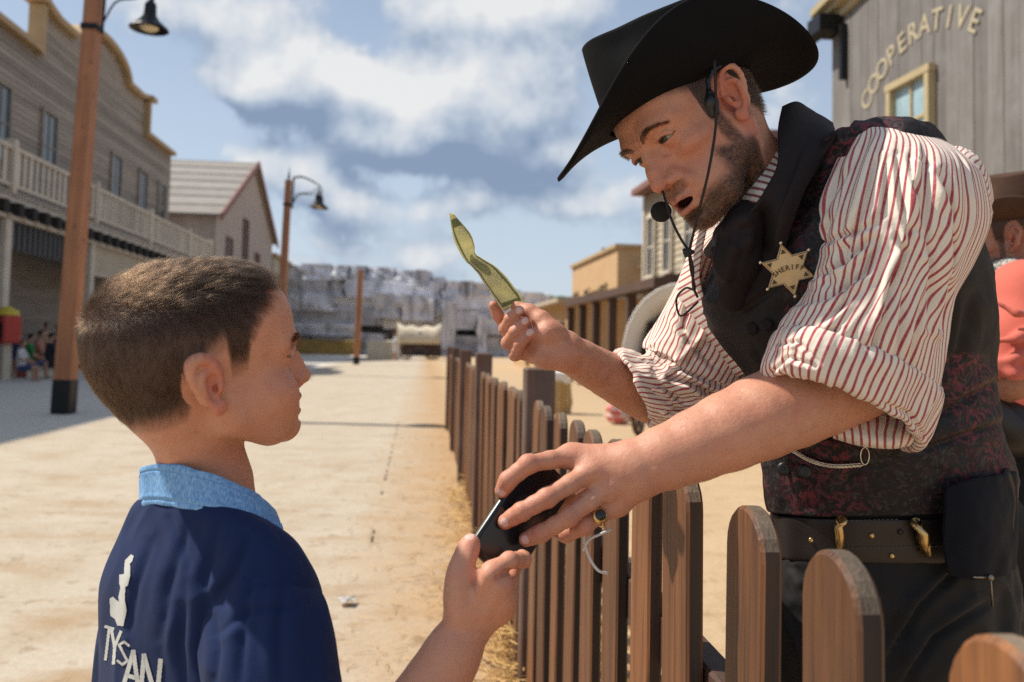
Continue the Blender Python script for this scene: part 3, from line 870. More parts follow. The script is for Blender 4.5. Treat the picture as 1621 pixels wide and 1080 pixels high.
# ---------------------------------------------------------------- houses on the right
def right_frame(x0): return (x0, 0.0, 0.0)
R_ANG = math.atan2(1.0, -0.111)
def build_right_houses():
    # local x along the street, local +y towards the street (to the left)
    T = thing('stucco_house', 'tan stucco flat roofed house behind the timber awning', 'building', (9.3, 0, 0), R_ANG)
    MB().box((46.5, -6.0, 2.9), (11.6, 12.0, 5.8)).build('wall', M_STUCCO, T)
    MB().box((46.5, -6.0, 5.85), (11.9, 12.3, 0.16)).build('coping', M_OCHRE, T)
    MB().box((45.8, 0.05, 4.1), (2.6, 0.1, 0.12)).build('ledge', M_OCHRE, T)
    for x in (43.4, 47.6, 50.8): window(T, x, 0.01, 2.6, 4.2, 1.0, M_OCHRE, 1)
    MB().box((40.4, -2.4, 4.9), (0.3, 3.0, 0.16)).build('roof_beam', M_OCHRE, T)
    MB().box((47.0, -0.8, 6.15), (0.35, 0.35, 0.55)).build('chimney', M_DARK, T)
    T2 = thing('low_stucco_wing', 'low tan stucco wing with a lean-to roof at the end of the yard', 'building', (9.3, 0, 0), R_ANG)
    MB().box((44.0, 1.8, 1.55), (18, 3.0, 3.1)).build('wall', M_STUCCO, T2)
    MB().prism([(0.3, 3.12), (3.8, 2.9), (3.8, 3.05), (0.3, 3.4)], 0, 34.4, 53.6).build('roof', M_SHINGLE, T2)
    for x in (36, 39.5, 43, 46.5): MB().box((x, 3.34, 1.2), (1.2, 0.06, 2.0)).build('door', W_DARK, T2)

    T3 = thing('tan_clapboard_house', 'tan clapboard house with two tall upper windows behind the man in the black hat', 'building', (7.9, 0, 0), R_ANG)
    z = 0.0
    while z < 6.4:
        MB().add([(21.6, 0, z), (30.4, 0, z), (30.4, .04, z), (21.6, .04, z), (21.6, 0, z + .2), (30.4, 0, z + .2), (30.4, .01, z + .2), (21.6, .01, z + .2)],
                 [(0, 3, 2, 1), (4, 5, 6, 7), (3, 7, 6, 2), (0, 1, 5, 4), (1, 2, 6, 5), (0, 4, 7, 3)]).build('clapboard', W_TAN, T3)
        z += 0.2
    MB().box((26.0, -4.1, 3.2), (8.78, 8.19, 6.4)).build('wall', W_TAN, T3)
    MB().box((26.0, -3.9, 6.52), (9.1, 8.8, 0.2)).build('cornice', M_RED, T3)
    MB().box((30.35, 0.06, 3.2), (0.18, 0.1, 6.35)).build('corner_board', W_CREAM, T3)
    for x in (29.3, 27.4, 25.2, 23.2): window(T3, x, 0.05, 3.6, 5.5, 0.75, W_CREAM, 1)
    for x in (28.2, 24.6): MB().box((x, 0.09, 1.15), (1.1, 0.1, 2.3)).build('door', W_DARK, T3)
    T4 = thing('timber_awning', 'dark brown timber awning on square posts beside the tan house', 'awning', (7.9, 0, 0), R_ANG)
    MB().prism([(0.12, 3.05), (2.7, 2.55), (2.7, 2.75), (0.12, 3.25)], 0, 19.5, 31.0).build('roof', W_DARK, T4)
    for x in (20.2, 22.3, 24.4, 26.5, 28.6, 30.7): MB().box((x, 2.5, 1.27), (0.22, 0.22, 2.54)).build('post', W_DARK, T4)
    MB().box((25.2, 2.5, 1.0), (11.0, 0.1, 0.14)).build('rail', W_DARK, T4)

    # the grey store with the painted name
    T5 = thing('grey_store', 'tall grey boarded store with COOPERATIVE painted in an arch and one yellow framed window', 'building', (7.6, 0, 0), R_ANG)
    ztop = lambda x: 7.25 + (16.1 - x) * 0.10
    x = 3.0; k = 0
    rng = np.random.default_rng(3)
    while x < 16.1:
        w = min(0.31, 16.1 - x); zt = ztop(x + w / 2)
        MB().box((x + w / 2, 0.0 + rng.uniform(0, .012), zt / 2), (w - 0.008, 0.05, zt)).build('board', W_GREY, T5); x += 0.31
    MB().prism([(3.0, 0), (16.0, 0), (16.0, 7.15), (3.0, 8.45)], 1, -8.0, -0.03).build('wall', W_GREY, T5)
    cn = MB()
    for (y0, y1, dz0, dz1) in ((-.1, .34, .22, .36), (-.1, .22, .10, .218), (-.1, .10, -.06, .098)):
        P = []
        for yy in (y0, y1):
            for xx in (3.0, 16.35):
                for dz in (dz0, dz1): P.append((xx, yy, ztop(xx) + dz))
        cn.add(P, [(0, 1, 3, 2), (4, 6, 7, 5), (0, 4, 5, 1), (2, 3, 7, 6), (0, 2, 6, 4), (1, 5, 7, 3)])
    cn.build('cornice', M_YELLOW, T5)
    MB().box((15.9, 0.24, 7.12), (0.5, 0.5, 0.30)).box((15.55, 0.1, 6.55), (0.10, 0.12, 1.0)).box((16.4, .35, 7.05), (0.6, .3, .12)).build('gutter', M_IRON, T5)
    mp = simple('faded_cream_paint', (0.40, 0.345, 0.235), 0.8, 0, 0.45, 7)
    mglass2 = simple('reflection_tinted_pane', (0.30, 0.42, 0.46), 0.15, 0, 0.5, 2.0)  # pale blue tint stands for reflections on the glass
    window(T5, 13.45, 0.035, 4.20, 5.38, 0.95, M_YELLOW, 1, 1, mglass2, 0.11, 0.12)
    # lettering, each letter its own painted piece on the boards
    word = 'COOPERATIVE'
    cx, cz, rad = 13.2, 3.85, 2.3
    for i, ch in enumerate(word):
        ang = R(135) - R(78) * i / (len(word) - 1)
        o = text_mesh('letter', ch, .45, .004, .006, mp, T5)
        # read from the street: letter x runs towards -x local, up is z, facing +y
        M = Matrix(((-1, 0, 0), (0, 0, 1), (0, 1, 0))).to_4x4()
        X = cx - rad * math.cos(ang); Z = cz + rad * math.sin(ang)
        o.matrix_local = Matrix.Translation((X, 0.046, Z)) @ M @ Matrix.Rotation(ang - R(90), 4, 'Z')
build_right_houses()

# ---------------------------------------------------------------- street lamps
def build_lamps():
    def lamp(name, label, px, py, height, w, arm=1.0, group='street lamps', heads=1, lean=1.6):
        d = None
        # foot on the ground under that pixel
        lo, hi = 3.0, 120.0
        for _ in range(50):
            d = (lo + hi) / 2
            if V(px, py, d)[2] > 0: lo = d
            else: hi = d
        q = V(px, py, d)
        T = thing(name, label, 'street lamp', (q[0], q[1], 0), Euler((0, R(lean), 0)), group)
        MB().box((0, 0, 0.27), (w * 1.12, w * 1.12, 0.54), bev=0.02).build('base', M_IRON, T)
        b = MB(); h = w / 2
        b.add([(-h, -h, .54), (h, -h, .54), (h, h, .54), (-h, h, .54), (-h * .8, -h * .8, height), (h * .8, -h * .8, height), (h * .8, h * .8, height), (-h * .8, h * .8, height)],
              [(0, 3, 2, 1), (4, 5, 6, 7), (0, 1, 5, 4), (1, 2, 6, 5), (2, 3, 7, 6), (3, 0, 4, 7)])
        b.build('pole', W_LAMP, T)
        MB().lathe([(0.02, 0), (0.05, .1), (0.02, .3), (0.002, .5)], 8, (0, 0, height)).build('finial', M_IRON, T)
        for k in range(heads):
            a = MB()
            yy = -0.0 if k == 0 else 0.45
            z0 = height - 0.75 if heads == 2 else 6.40
            L = 0.86 * arm
            a.tube([(0.17, yy * .2, z0 - .28), (0.17, yy * .2, z0 + 0.9)], 0.022, 6)
            a.tube(spline([(0.17, yy * .2, z0 - 0.1), (0.36, yy * .5, z0 + 0.26), (0.68 * L / .86, yy * .9, z0 + 0.33), (L, yy, z0 + 0.48), (L + .1, yy, z0 + 0.36), (L + .06, yy, z0 + .22)], 18), 0.018, 6)
            a.tube(spline([(0.17, yy * .2, z0 + 0.85), (0.5, yy * .6, z0 + 0.9), (L + .04, yy, z0 + .62), (L + .06, yy, z0 + .30)], 14), 0.018, 6)
            a.build('arm', M_IRON, T)
            hd = MB().lathe([(0.03, 0.32), (0.09, 0.24), (0.10, 0.06), (0.16, -0.03), (0.29, -0.14), (0.31, -0.17), (0.30, -0.18), (0.14, -0.06)], 20, (L + .06, yy, z0)).build('lamp_shade', M_IRON, T)
            MB().lathe([(0.01, -0.08), (0.12, -0.10), (0.15, -0.15), (0.10, -0.19), (0.01, -0.21)], 14, (L + .06, yy, z0)).build('lens', M_LENS, hd)
        MB().box((0, 0, 6.20 if heads == 1 else height - .9), (w * 1.0, w * 1.0, 0.09)).build('band', M_IRON, T)
        return T
    lamp('street_lamp', 'nearest street lamp, orange timber pole with one bell shade, its foot in a black sleeve', 100, 655, 8.4, 0.26)
    lamp('street_lamp', 'farther street lamp with two small bell shades in front of the barn', 440, 592, 7.0, 0.26, 1.2, heads=2, lean=1.2)
    q = V(564, 578, 46)
    T = thing('timber_pole', 'bare orange timber pole standing before the pale cliff', 'pole', (q[0], q[1], 0), Euler((0, R(1.0), 0)))
    MB().box((0, 0, 2.5), (0.26, 0.26, 4.9), bev=0.02).build('shaft', W_LAMP, T)
    MB().box((0, 0, 0.2), (0.3, 0.3, 0.4), bev=0.02).build('base', M_IRON, T)
build_lamps()

# ---------------------------------------------------------------- wagons and small far things
M_CANVAS = simple('cream_wagon_canvas', (0.62, 0.54, 0.41), 0.85, 0, 0.15, 3, 0.3, 12, 0.02)
M_CANVASW = simple('white_wagon_canvas', (0.72, 0.70, 0.66), 0.85, 0, 0.1, 3, 0.3, 12, 0.02)
def wagon(label, loc, rot, s, canvas):
    T = thing('covered_wagon', label, 'wagon', loc, rot, 'covered wagons'); T.scale = (s, s, s)
    v, f = [], []
    n, m = 14, 7
    for j in range(m):
        x = -1.35 + 2.7 * j / (m - 1); sag = 0.06 * math.cos(j * math.pi) + 0.12 * abs(x / 1.35) ** 3
        for k in range(n + 1):
            a = math.pi * k / n
            r = 0.82 + sag
            v.append((x * (1 + .1 * math.sin(a)), -r * math.cos(a) * (1.0), 1.05 + 1.15 * (r / .82) * math.sin(a) ** .8))
    for j in range(m - 1):
        for k in range(n): f.append((j * (n + 1) + k, j * (n + 1) + k + 1, (j + 1) * (n + 1) + k + 1, (j + 1) * (n + 1) + k))
    c = obj('canvas', v, f, canvas, T, True)
    so = c.modifiers.new('thick', 'SOLIDIFY'); so.thickness = 0.02
    MB().box((0, 0, 0.85), (2.7, 1.4, 0.45)).build('wagon_bed', W_DARK, T)
    MB().box((0, 0, 1.45), (2.2, 1.3, 0.8)).build('inner_box', M_DARK, T)  # near-black box filling the space under the canvas
    for x in (-0.9, 0.95):
        for y in (-.8, .8):
            w = MB(); r = 0.5
            w.tube([(x + r * math.cos(a), y, 0.53 + r * math.sin(a)) for a in np.linspace(0, 2 * math.pi, 21)], 0.04, 6, False)
            for a in np.linspace(0, math.pi, 6)[:-1]: w.tube([(x + r * math.cos(a), y, .53 + r * math.sin(a)), (x - r * math.cos(a), y, .53 - r * math.sin(a))], 0.025, 5)
            w.build('wheel', W_DARK, T)
    MB().tube([(1.3, 0, 0.7), (3.0, 0, 0.35)], 0.05).build('tongue', W_DARK, T)
    return T
def gp(px, py):
    lo, hi = 0.5, 300.0
    for _ in range(60):
        d = (lo + hi) / 2
        if V(px, py, d)[2] > 0: lo = d
        else: hi = d
    return V(px, py, d)
q = gp(662, 569); wagon('small cream covered wagon parked before the cliff, far down the street', (q[0], q[1], 0), R(12), 1.05, M_CANVAS)
q = V(1104, 560, 13.0); wagon('white covered wagon with dark interior in the yard behind the striped sleeve', (q[0], q[1], 0), R(250), 0.86, M_CANVASW)
def build_far_rock():
    P, F = rock_mesh(8, 4); q = gp(604, 570)
    P = P * np.array([1.9, 1.5, 1.5]) + np.array([q[0], q[1] + .8, 0.5])
    tag(obj('boulder', P, F, M_CANVAS), 'pale boulder left of the small cream wagon', 'boulder')
build_far_rock()

# ---------------------------------------------------------------- picket fence
FX = lambda y: 0.36 - 0.0968 * y
def build_fence():
    ang = math.atan2(1.0, -0.0968)
    T = thing('picket_fence', 'brown stained picket fence with rounded tops running down the street', 'fence', (FX(0), 0, 0), ang)
    # local x along the fence away from the camera, local y towards the street
    w, th, H = 0.112, 0.023, 1.08
    ol = [(-w / 2, 0.02), (w / 2, 0.02)]
    for k in range(0, 13):
        a = math.pi * k / 12; ol.append((w / 2 * math.cos(a), H - w / 2 * 0.9 + w / 2 * 0.9 * math.sin(a)))
    def picket_mesh():
        n = len(ol); e = 0.004; b = []
        c = np.array([0, 0.5]); P = []
        o = np.array(ol)
        nrm = np.zeros_like(o)
        for i in range(n):
            t = o[(i + 1) % n] - o[i - 1]; t /= np.linalg.norm(t) + 1e-9; nrm[i] = (-t[1], t[0])
        for yy, inset in ((-th / 2, e), (-th / 2 + e, 0), (th / 2 - e, 0), (th / 2, e)):
            for i in range(n):
                q = o[i] + nrm[i] * inset; P.append((q[0], yy, q[1]))
        F = [tuple(range(n)), tuple(range(3 * n, 4 * n))[::-1]]
        for r in range(3): F += [(r * n + i, (r + 1) * n + i, (r + 1) * n + (i + 1) % n, r * n + (i + 1) % n) for i in range(n)]
        return P, F
    P, F = picket_mesh()
    first = obj('picket', P, F, W_FENCE, T)
    edge = wood('shade_toned_edge', (0.032, 0.017, 0.011), (0.066, 0.036, 0.022), 2, 9, .7, .5, .5, .3, knots=False)  # shade of the unlit picket sides, put into the edge colour
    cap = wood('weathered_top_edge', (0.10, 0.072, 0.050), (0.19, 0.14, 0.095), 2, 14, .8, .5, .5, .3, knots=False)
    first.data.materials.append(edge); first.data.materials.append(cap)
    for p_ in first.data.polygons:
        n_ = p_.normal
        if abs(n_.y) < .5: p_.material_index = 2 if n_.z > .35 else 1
    rng = np.random.default_rng(4)
    y = 0.5275; k = 0
    posts = [0.66 - 2.4 * 0 - 0.0 + d for d in (2.36, 4.72, 7.2, 9.6, 12.0)]
    posts = [3.02, 5.42, 7.85, 10.2, 12.6]
    ys = []
    while y < 14:
        if all(abs(y - p) > 0.12 for p in posts): ys.append(y)
        y += 0.2265
    for i, y in enumerate(ys):
        loc = (y * 1.00467, 0.0 + rng.uniform(-.003, .003), rng.uniform(-.012, .006) if y > .8 else 0.0)
        rot = (rng.uniform(-.008, .008), rng.uniform(-.012, .012), rng.uniform(-.03, .03))
        if i == 0: first.location, first.rotation_euler = loc, rot; o = first
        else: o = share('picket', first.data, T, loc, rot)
    pm = MB().box((0, 0, 0.585), (0.10, 0.10, 1.17), bev=0.006)
    for i, y in enumerate(posts):
        if i == 0: p0 = pm.build('post', W_POST, T); o = p0
        else: o = share('post', p0.data, T)
        o.location = (y * 1.00467, -0.03 + (0 if i == 0 else .03), 0 if i == 0 else 0.02)
    for z in (0.28, 0.80):
        MB().box((7.0, -th / 2 - 0.022, z), (13.6, 0.04, 0.075), bev=0.004).build('rail', W_POST, T)
build_fence()

# straw gathered along the foot of the fence
def build_straw():
    m = simple('dry_straw', (0.52, 0.31, 0.10), 0.7, 0, 0.4, 40)
    rng = np.random.default_rng(9)
    V_, F_ = [], []
    def strand(c, L, az, el, wd):
        d = np.array([math.cos(az) * math.cos(el), math.sin(az) * math.cos(el), math.sin(el)]) * L
        s = np.array([-math.sin(az), math.cos(az), 0]) * wd; up = np.array([0, 0, wd])
        bend = rng.normal(0, .12 * L, 3)
        b = len(V_)
        for f, q in ((0, 0), (.5, 1), (1, 0)):
            p = c + d * f + bend * q
            V_.extend([p - s, p + s, p + up])
        for r in (0, 3):
            for a, e in ((0, 1), (1, 2), (2, 0)): F_.append((b + r + a, b + r + e, b + r + 3 + e, b + r + 3 + a))
    for _ in range(5200):
        y = rng.uniform(1.0, 7.5) if rng.random() < .75 else rng.uniform(2.4, 4.6)
        x = FX(y) + abs(rng.normal(0, 0.22)) - 0.02
        if rng.random() < .22: x = FX(y) - abs(rng.normal(0, 0.10))
        hgt = max(0, 0.16 - abs(x - FX(y) - .1) * .4) * rng.random() * (1.5 if 2.4 < y < 4.2 else .8)
        strand(np.array([x, y, 0.015 + hgt]), rng.uniform(.05, .16), rng.uniform(0, 6.3), rng.normal(0.12, .28), rng.uniform(.0012, .003))
    for _ in range(500):
        y = rng.uniform(3, 12); x = FX(y) - rng.uniform(0, .9) ** 1.5
        strand(np.array([x, y, .012]), rng.uniform(.03, .1), rng.uniform(0, 6.3), rng.normal(0, .05), .0016)
    tag(obj('straw', V_, F_, m), 'loose golden straw heaped along the foot of the fence', 'straw', None, 'stuff')
build_straw()
# ---------------------------------------------------------------- heads
def head_shape(S, o, B, sc, kind):
    """adult or child head; local x = the person's right, y = forward, z = up; origin between the ear canals at eye level"""
    S.at(o, B, sc)
    ad = kind == 'man'
    S.ell((0, -.014, .036 if ad else .032), (.0745, .0985, .084 if ad else .075), k=0)
    S.ell((0, .032 if ad else .027, .040), (.060, .056, .058), k=.03)
    S.ell((0, .030, -.030 if ad else -.026), (.053 if ad else .056, .052, .070 if ad else .060), k=.03)
    S.ell((0, -.045, -.02), (.058, .055, .06), k=.03)
    for sx in (-1, 1):
        if ad:
            S.chain([(sx * .053, .002, -.036), (sx * .0485, .008, -.066), (sx * .031, .052, -.099), (sx * .011, .076, -.108)], [.011, .013, .013, .013], k=.022)
            S.ell((sx * .043, .052, -.023), (.018, .023, .013), k=.016)
        else:
            S.chain([(sx * .052, .004, -.036), (sx * .046, .012, -.058), (sx * .029, .053, -.0790), (sx * .009, .0735, -.0850)], [.012, .013, .0135, .0125], k=.026)
            S.ell((sx * .039, .056, -.040), (.027, .030, .024), k=.022)
        S.ell((sx * (.026 if ad else .030), .050, -.070 if ad else -.058), (.022, .030, .026 if ad else .022), k=.02)
    if ad:
        S.ell((0, .0815, -.1075), (.020, .0165, .0160), k=.016)
        S.ell((0, .068, -.078), (.035, .031, .032), k=.018)
        S.ell((0, .076, -.058), (.022, .019, .018), k=.014)
        for sx in (-1, 1):
            S.chain([(sx * .007, .0850, .014), (sx * .026, .0835, .0195), (sx * .048, .0665, .0170)], [.0085, .0090, .008], k=.018)
        S.chain([(0, .074, .004), (0, .080, -.016), (0, .084, -.040)], [.012, .014, .0165], k=.014)
        S.chain([(0, .0860, .012), (0, .0935, -.008), (0, .1025, -.026), (0, .1065, -.0370)], [.0088, .0080, .0090, .0106], k=.008)
        S.ell((0, .1085, -.0430), (.0100, .0108, .0088), k=.006)
        for sx in (-1, 1):
            S.chain([(sx * .018, .0835, -.0165), (sx * .028, .0820, -.0188), (sx * .036, .078, -.0170)], .0009, k=.007, mode='s')
            S.chain([(sx * .022, .0925, -.048), (sx * .0320, .0850, -.062), (sx * .0345, .0790, -.076)], .0016, k=.007, mode='s')
            S.chain([(sx * .018, .0835, .0090), (sx * .032, .0825, .0105), (sx * .046, .0745, .0060)], [.0040, .0046, .0036], k=.006)
            S.chain([(sx * .0045, .0975, .014), (sx * .0050, .0960, .026)], .0010, k=.005, mode='s')
            S.ell((sx * .0142, .0955, -.0450), (.0076, .0120, .0082), k=.0035)
            S.chain([(sx * .0185, .1000, -.0375), (sx * .0222, .0925, -.0420), (sx * .0215, .0875, -.0490)], .0014, k=.004, mode='s')
            S.chain([(sx * .016, .092, -.038), (sx * .0270, .0855, -.060), (sx * .031, .078, -.076)], [.0025, .003, .0025], k=.012)
    else:
        S.ell((0, .0770, -.0855), (.0155, .0145, .0135), k=.014)
        S.ell((0, .0620, -.061), (.033, .031, .027), k=.018)
        S.ell((0, .042, .038), (.052, .042, .045), k=.03)
        for sx in (-1, 1):
            S.chain([(sx * .010, .088, .014), (sx * .044, .070, .014)], [.007, .007], k=.018)
        S.chain([(0, .076, .002), (0, .082, -.016), (0, .086, -.034)], [.012, .013, .014], k=.014)
        S.chain([(0, .0865, .004), (0, .0935, -.014), (0, .1015, -.0290)], [.0075, .0078, .0092], k=.010)
        S.ell((0, .1025, -.0315), (.0090, .0092, .0080), k=.006)
        for sx in (-1, 1): S.ell((sx * .0120, .0925, -.0340), (.0070, .010, .0072), k=.007)
    # eye hollows, eyeballs' lids, the slits between the lids
    ez, ey, ex, er = (-.001, .0705, .0315, .0122) if ad else (.000, .0722, .0325, .0122)
    for sx in (-1, 1):
        S.ell((sx * (ex + .001), .094, ez), (.0175, .0145, .0115), k=.014, mode='s')
        S.ell((sx * ex, ey, ez), er + .0016, k=.004)
        ux, open_, low = sx * ex, (.0037 if ad else .0052), (.0025 if ad else .0038)
        S.chain([(ux - .0155, ey + .0085, ez + (.001)), (ux - .007, ey + .0135, ez + .0072), (ux + .007, ey + .0135, ez + .0072), (ux + .0155, ey + .0085, ez + .001)], .0019, k=.004, n=9)
        c = S.w((ux, ey, ez)); BB, s_ = S.B, S.s
        def slit(P, c=c, BB=BB, s_=s_, open_=open_, low=low):
            q = (P - c) @ BB / s_
            f = np.clip(1 - (q[:, 0] / .0136) ** 2, -1, 1)
            up, dn = open_ * f, -low * f
            d = np.maximum(np.maximum(q[:, 2] - up, dn - q[:, 2]), .004 - q[:, 1])
            return d * s_ * 0.85
        S.raw(slit, c - .02 * s_, c + .02 * s_, k=.0012, mode='s')
    # nostrils
    nz, ny = (-.0525, .1010) if ad else (-.0405, .0975)
    for sx in (-1, 1): S.ell((sx * .0068, ny, nz), (.0042, .0064, .0052), k=.003, mode='s')
    # mouth
    if ad:
        S.chain([(-.0250, .0835, -.0775), (-.013, .0955, -.0735), (-.0045, .1000, -.0700), (0, .0995, -.0712), (.0045, .1000, -.0700), (.013, .0955, -.0735), (.0250, .0835, -.0775)], [.0025, .0044, .0050, .0048, .0050, .0044, .0025], k=.006)
        S.chain([(-.0235, .0830, -.0810), (-.012, .0930, -.0885), (0, .0965, -.0905), (.012, .0930, -.0885), (.0235, .0830, -.0810)], [.0025, .0050, .0060, .0050, .0025], k=.006)
        S.ell((0, .0905, -.0800), (.0185, .022, .0062), k=.004, mode='s')
        S.ell((0, .094, -.099), (.018, .008, .005), k=.008, mode='s')
        S.ell((0, .105, -.060), (.0035, .006, .009), k=.006, mode='s')
    else:
        S.chain([(-.0300, .0740, -.0500), (-.016, .0895, -.0555), (0, .0945, -.0550), (.016, .0895, -.0555), (.0300, .0740, -.0500)], [.0022, .0036, .0044, .0036, .0022], k=.005)
        S.chain([(-.0295, .0740, -.0520), (-.015, .0870, -.0680), (0, .0905, -.0715), (.015, .0870, -.0680), (.0295, .0740, -.0520)], [.0022, .0044, .0052, .0044, .0022], k=.005)
        S.chain([(-.027, .079, -.0515), (-.015, .090, -.0600), (0, .0945, -.0625), (.015, .090, -.0600), (.027, .079, -.0515)], [.0022, .0048, .0058, .0048, .0022], k=.003, mode='s')
        S.ell((0, .090, -.0765), (.016, .007, .0035), k=.008, mode='s')
        for sx in (-1, 1): S.chain([(sx * .0185, .090, -.034), (sx * .0300, .0810, -.044), (sx * .0345, .0725, -.056)], .0016, k=.007, mode='s')
    skull = SDF(); skull.ops = list(S.ops)
    # ears: shell, rim, inner fold, bowl, tragus, lobe
    for sx in (-1, 1):
        tilt, flare = R(12), R(26 if ad else 8)
        E = np.array(Euler((0, 0, 0)).to_matrix())
        Ey = np.array([-sx * 0 , 0, 0])
        # ear plane: a = backwards (swung out by flare), b = up (leaning back)
        a = np.array([sx * math.sin(flare), -math.cos(flare), 0.0])
        b = np.array([sx * .10, -math.sin(tilt), math.cos(tilt)]); b /= np.linalg.norm(b)
        nrm = np.cross(a, b); nrm *= np.sign(nrm[0] * sx)
        c0 = np.array([sx * .0715, -.004, -.010 if ad else -.016])
        es = 1.0 if ad else .89
        def e(u, v, w=0): return tuple(c0 + es * (a * u + b * v + nrm * w))
        Q = np.stack([a, b, nrm], 1)
        S.ell(e(.012, .004, .001), (.0165 * es, .0275 * es, .0042), rot=Q, k=.006)
        rim = [(-.002, .010, .004), (.002, .026, .005), (.013, .0345, .0055), (.025, .029, .0058), (.0295, .014, .006), (.027, -.002, .0055), (.020, -.016, .005), (.012, -.026, .0045)]
        S.chain([e(*q) for q in rim], [.0026, .0034, .0036, .0036, .0034, .0031, .0030, .0034], k=.0028, n=15)
        S.ell(e(.0085, -.0275, .0035), (.0078, .0085, .0038), rot=Q, k=.005)
        S.ell(e(.0115, .001, .0062), (.0085, .0135, .0058), rot=Q, k=.003, mode='s')
        S.ell(e(.015, .0225, .0088), (.0080, .0052, .0046), rot=Q, k=.003, mode='s')
        S.chain([e(.0195, -.014, .0048), e(.0215, .002, .0066), e(.0185, .014, .0062), e(.010, .0185, .005)], [.0026, .0030, .0028, .0022], k=.003, n=9)
        S.ell(e(.0012, -.002, .0045), (.0040, .0058, .0040), rot=Q, k=.004)
        S.ell(e(.0065, -.003, .001), (.0030, .0042, .0060), rot=Q, k=.002, mode='s')
    return dict(ex=ex, ey=ey, ez=ez, er=er, skull=skull)

def m_skin(name, base, red, dark, sss=0.22, scale=0.006, mott=1.0):
    def fn(t, b):
        o = t.obj()
        f = t.noise(o, 34, 6, 0.68); f2 = t.noise(o, 240, 3, 0.6); f3 = t.noise(o, 75, 4, 0.65)
        c = t.mix(t.ramp(f, (0.35, 0.0), (0.72, 0.70 * mott)), (*base, 1), (*red, 1))
        c = t.mix(t.math('MULTIPLY', t.attr('flush'), 0.75), c, (*red, 1))
        c = t.mix(t.ramp(f3, (0.52, 0.0), (0.76, 0.55 * mott)), c, (*dark, 1))
        sp = t.n('TexVoronoi'); t.put(sp.inputs['Vector'], o); sp.inputs['Scale'].default_value = 60
        c = t.mix(t.ramp(sp.outputs['Distance'], (0.03, 0.3), (0.07, 0.0)), c, tuple(0.45 * a for a in dark) + (1,))
        c = t.mix(t.math('MULTIPLY', t.attr('lip'), 0.8), c, (0.36, 0.115, 0.095, 1))
        c = t.mix(t.math('MULTIPLY', t.attr('nail'), 0.85), c, (0.72, 0.50, 0.43, 1))
        st = t.math('MULTIPLY', t.attr('beard'), t.math('ADD', t.math('MULTIPLY', f2, 0.9), 0.42), clamp=True)
        c = t.mix(t.math('MULTIPLY', st, 0.97), c, (0.048, 0.027, 0.018, 1))
        c = t.mix(t.math('MULTIPLY', t.attr('lash'), 0.85), c, (0.028, 0.014, 0.010, 1))
        c = t.mix(t.math('MULTIPLY', t.attr('scalp'), 0.92), c, (0.030, 0.018, 0.012, 1))
        c = t.mix(t.attr('inner'), c, (0.075, 0.015, 0.012, 1))
        t.put(b.inputs['Base Color'], c)
        b.inputs['Subsurface Weight'].default_value = sss
        b.inputs['Subsurface Radius'].default_value = (1.0, 0.32, 0.16)
        b.inputs['Subsurface Scale'].default_value = scale
        t.put(b.inputs['Roughness'], t.math('SUBTRACT', t.math('ADD', t.math('MULTIPLY', f3, 0.25), 0.40), t.math('MULTIPLY', t.attr('nail'), 0.2)))
        b.inputs['Specular IOR Level'].default_value = 0.42
        v = t.n('TexVoronoi', feature='DISTANCE_TO_EDGE'); t.put(v.inputs['Vector'], o); v.inputs['Scale'].default_value = 620
        n = t.bump(t.math('ADD', t.math('MULTIPLY', v.outputs[0], 0.8), t.math('MULTIPLY', f2, 0.8)), 0.28, 0.0012)
        t.put(b.inputs['Normal'], t.bump(f3, 0.26, 0.004, n))
    return material(name, fn)

def m_eye(name, iris):
    """white, iris and pupil by angle from the local +y axis of the ball"""
    def fn(t, b):
        o = t.obj(); n = t.vmath('NORMALIZE', o)
        d = t.vmath('DOT_PRODUCT', n, (0, 1, 0))
        a = t.math('ARCCOSINE', t.math('MINIMUM', d, 0.99999))
        fib = t.noise(t.scaled(n, (9, 1, 9)), 3.0, 3)
        ir = t.mix(fib, tuple(0.5 * q for q in iris) + (1,), (*iris, 1))
        veins = t.noise(o, 420, 3)
        c = t.mix(t.ramp(a, (0.150, 0.0), (0.158, 1.0)), (0.004, 0.004, 0.004, 1), ir) if False else None
        w = t.mix(t.ramp(veins, (0.55, 0.0), (0.75, 0.35)), (0.30, 0.265, 0.235, 1), (0.30, 0.14, 0.11, 1))
        f1 = t.math('SMOOTH_MIN', 1.0, t.math('MAXIMUM', t.math('MULTIPLY', t.math('SUBTRACT', a, 0.56), 14.0), 0.0), 0.01)
        f2 = t.math('MINIMUM', 1.0, t.math('MAXIMUM', t.math('MULTIPLY', t.math('SUBTRACT', a, 0.20), 22.0), 0.0))
        c = t.mix(f2, (0.003, 0.003, 0.003, 1), ir)
        c = t.mix(f1, c, w)
        t.put(b.inputs['Base Color'], c)
        b.inputs['Roughness'].default_value = 0.12
        b.inputs['Coat Weight'].default_value = 0.0; b.inputs['Specular IOR Level'].default_value = 0.35
    return material(name, fn)

def ball(name, c, r, B, m, parent, n=24):
    v, f = [], []
    k = n // 2
    for j in range(k + 1):
        th = math.pi * j / k
        for i in range(n):
            ph = 2 * math.pi * i / n
            v.append((r * math.sin(th) * math.cos(ph), r * math.sin(th) * math.sin(ph), r * math.cos(th)))
    for j in range(k):
        for i in range(n):
            f.append((j * n + i, (j + 1) * n + i, (j + 1) * n + (i + 1) % n, j * n + (i + 1) % n))
    o = obj(name, v, f, m, parent, True)
    o.matrix_world = Matrix.Translation(c) @ Matrix(B).to_4x4()
    return o

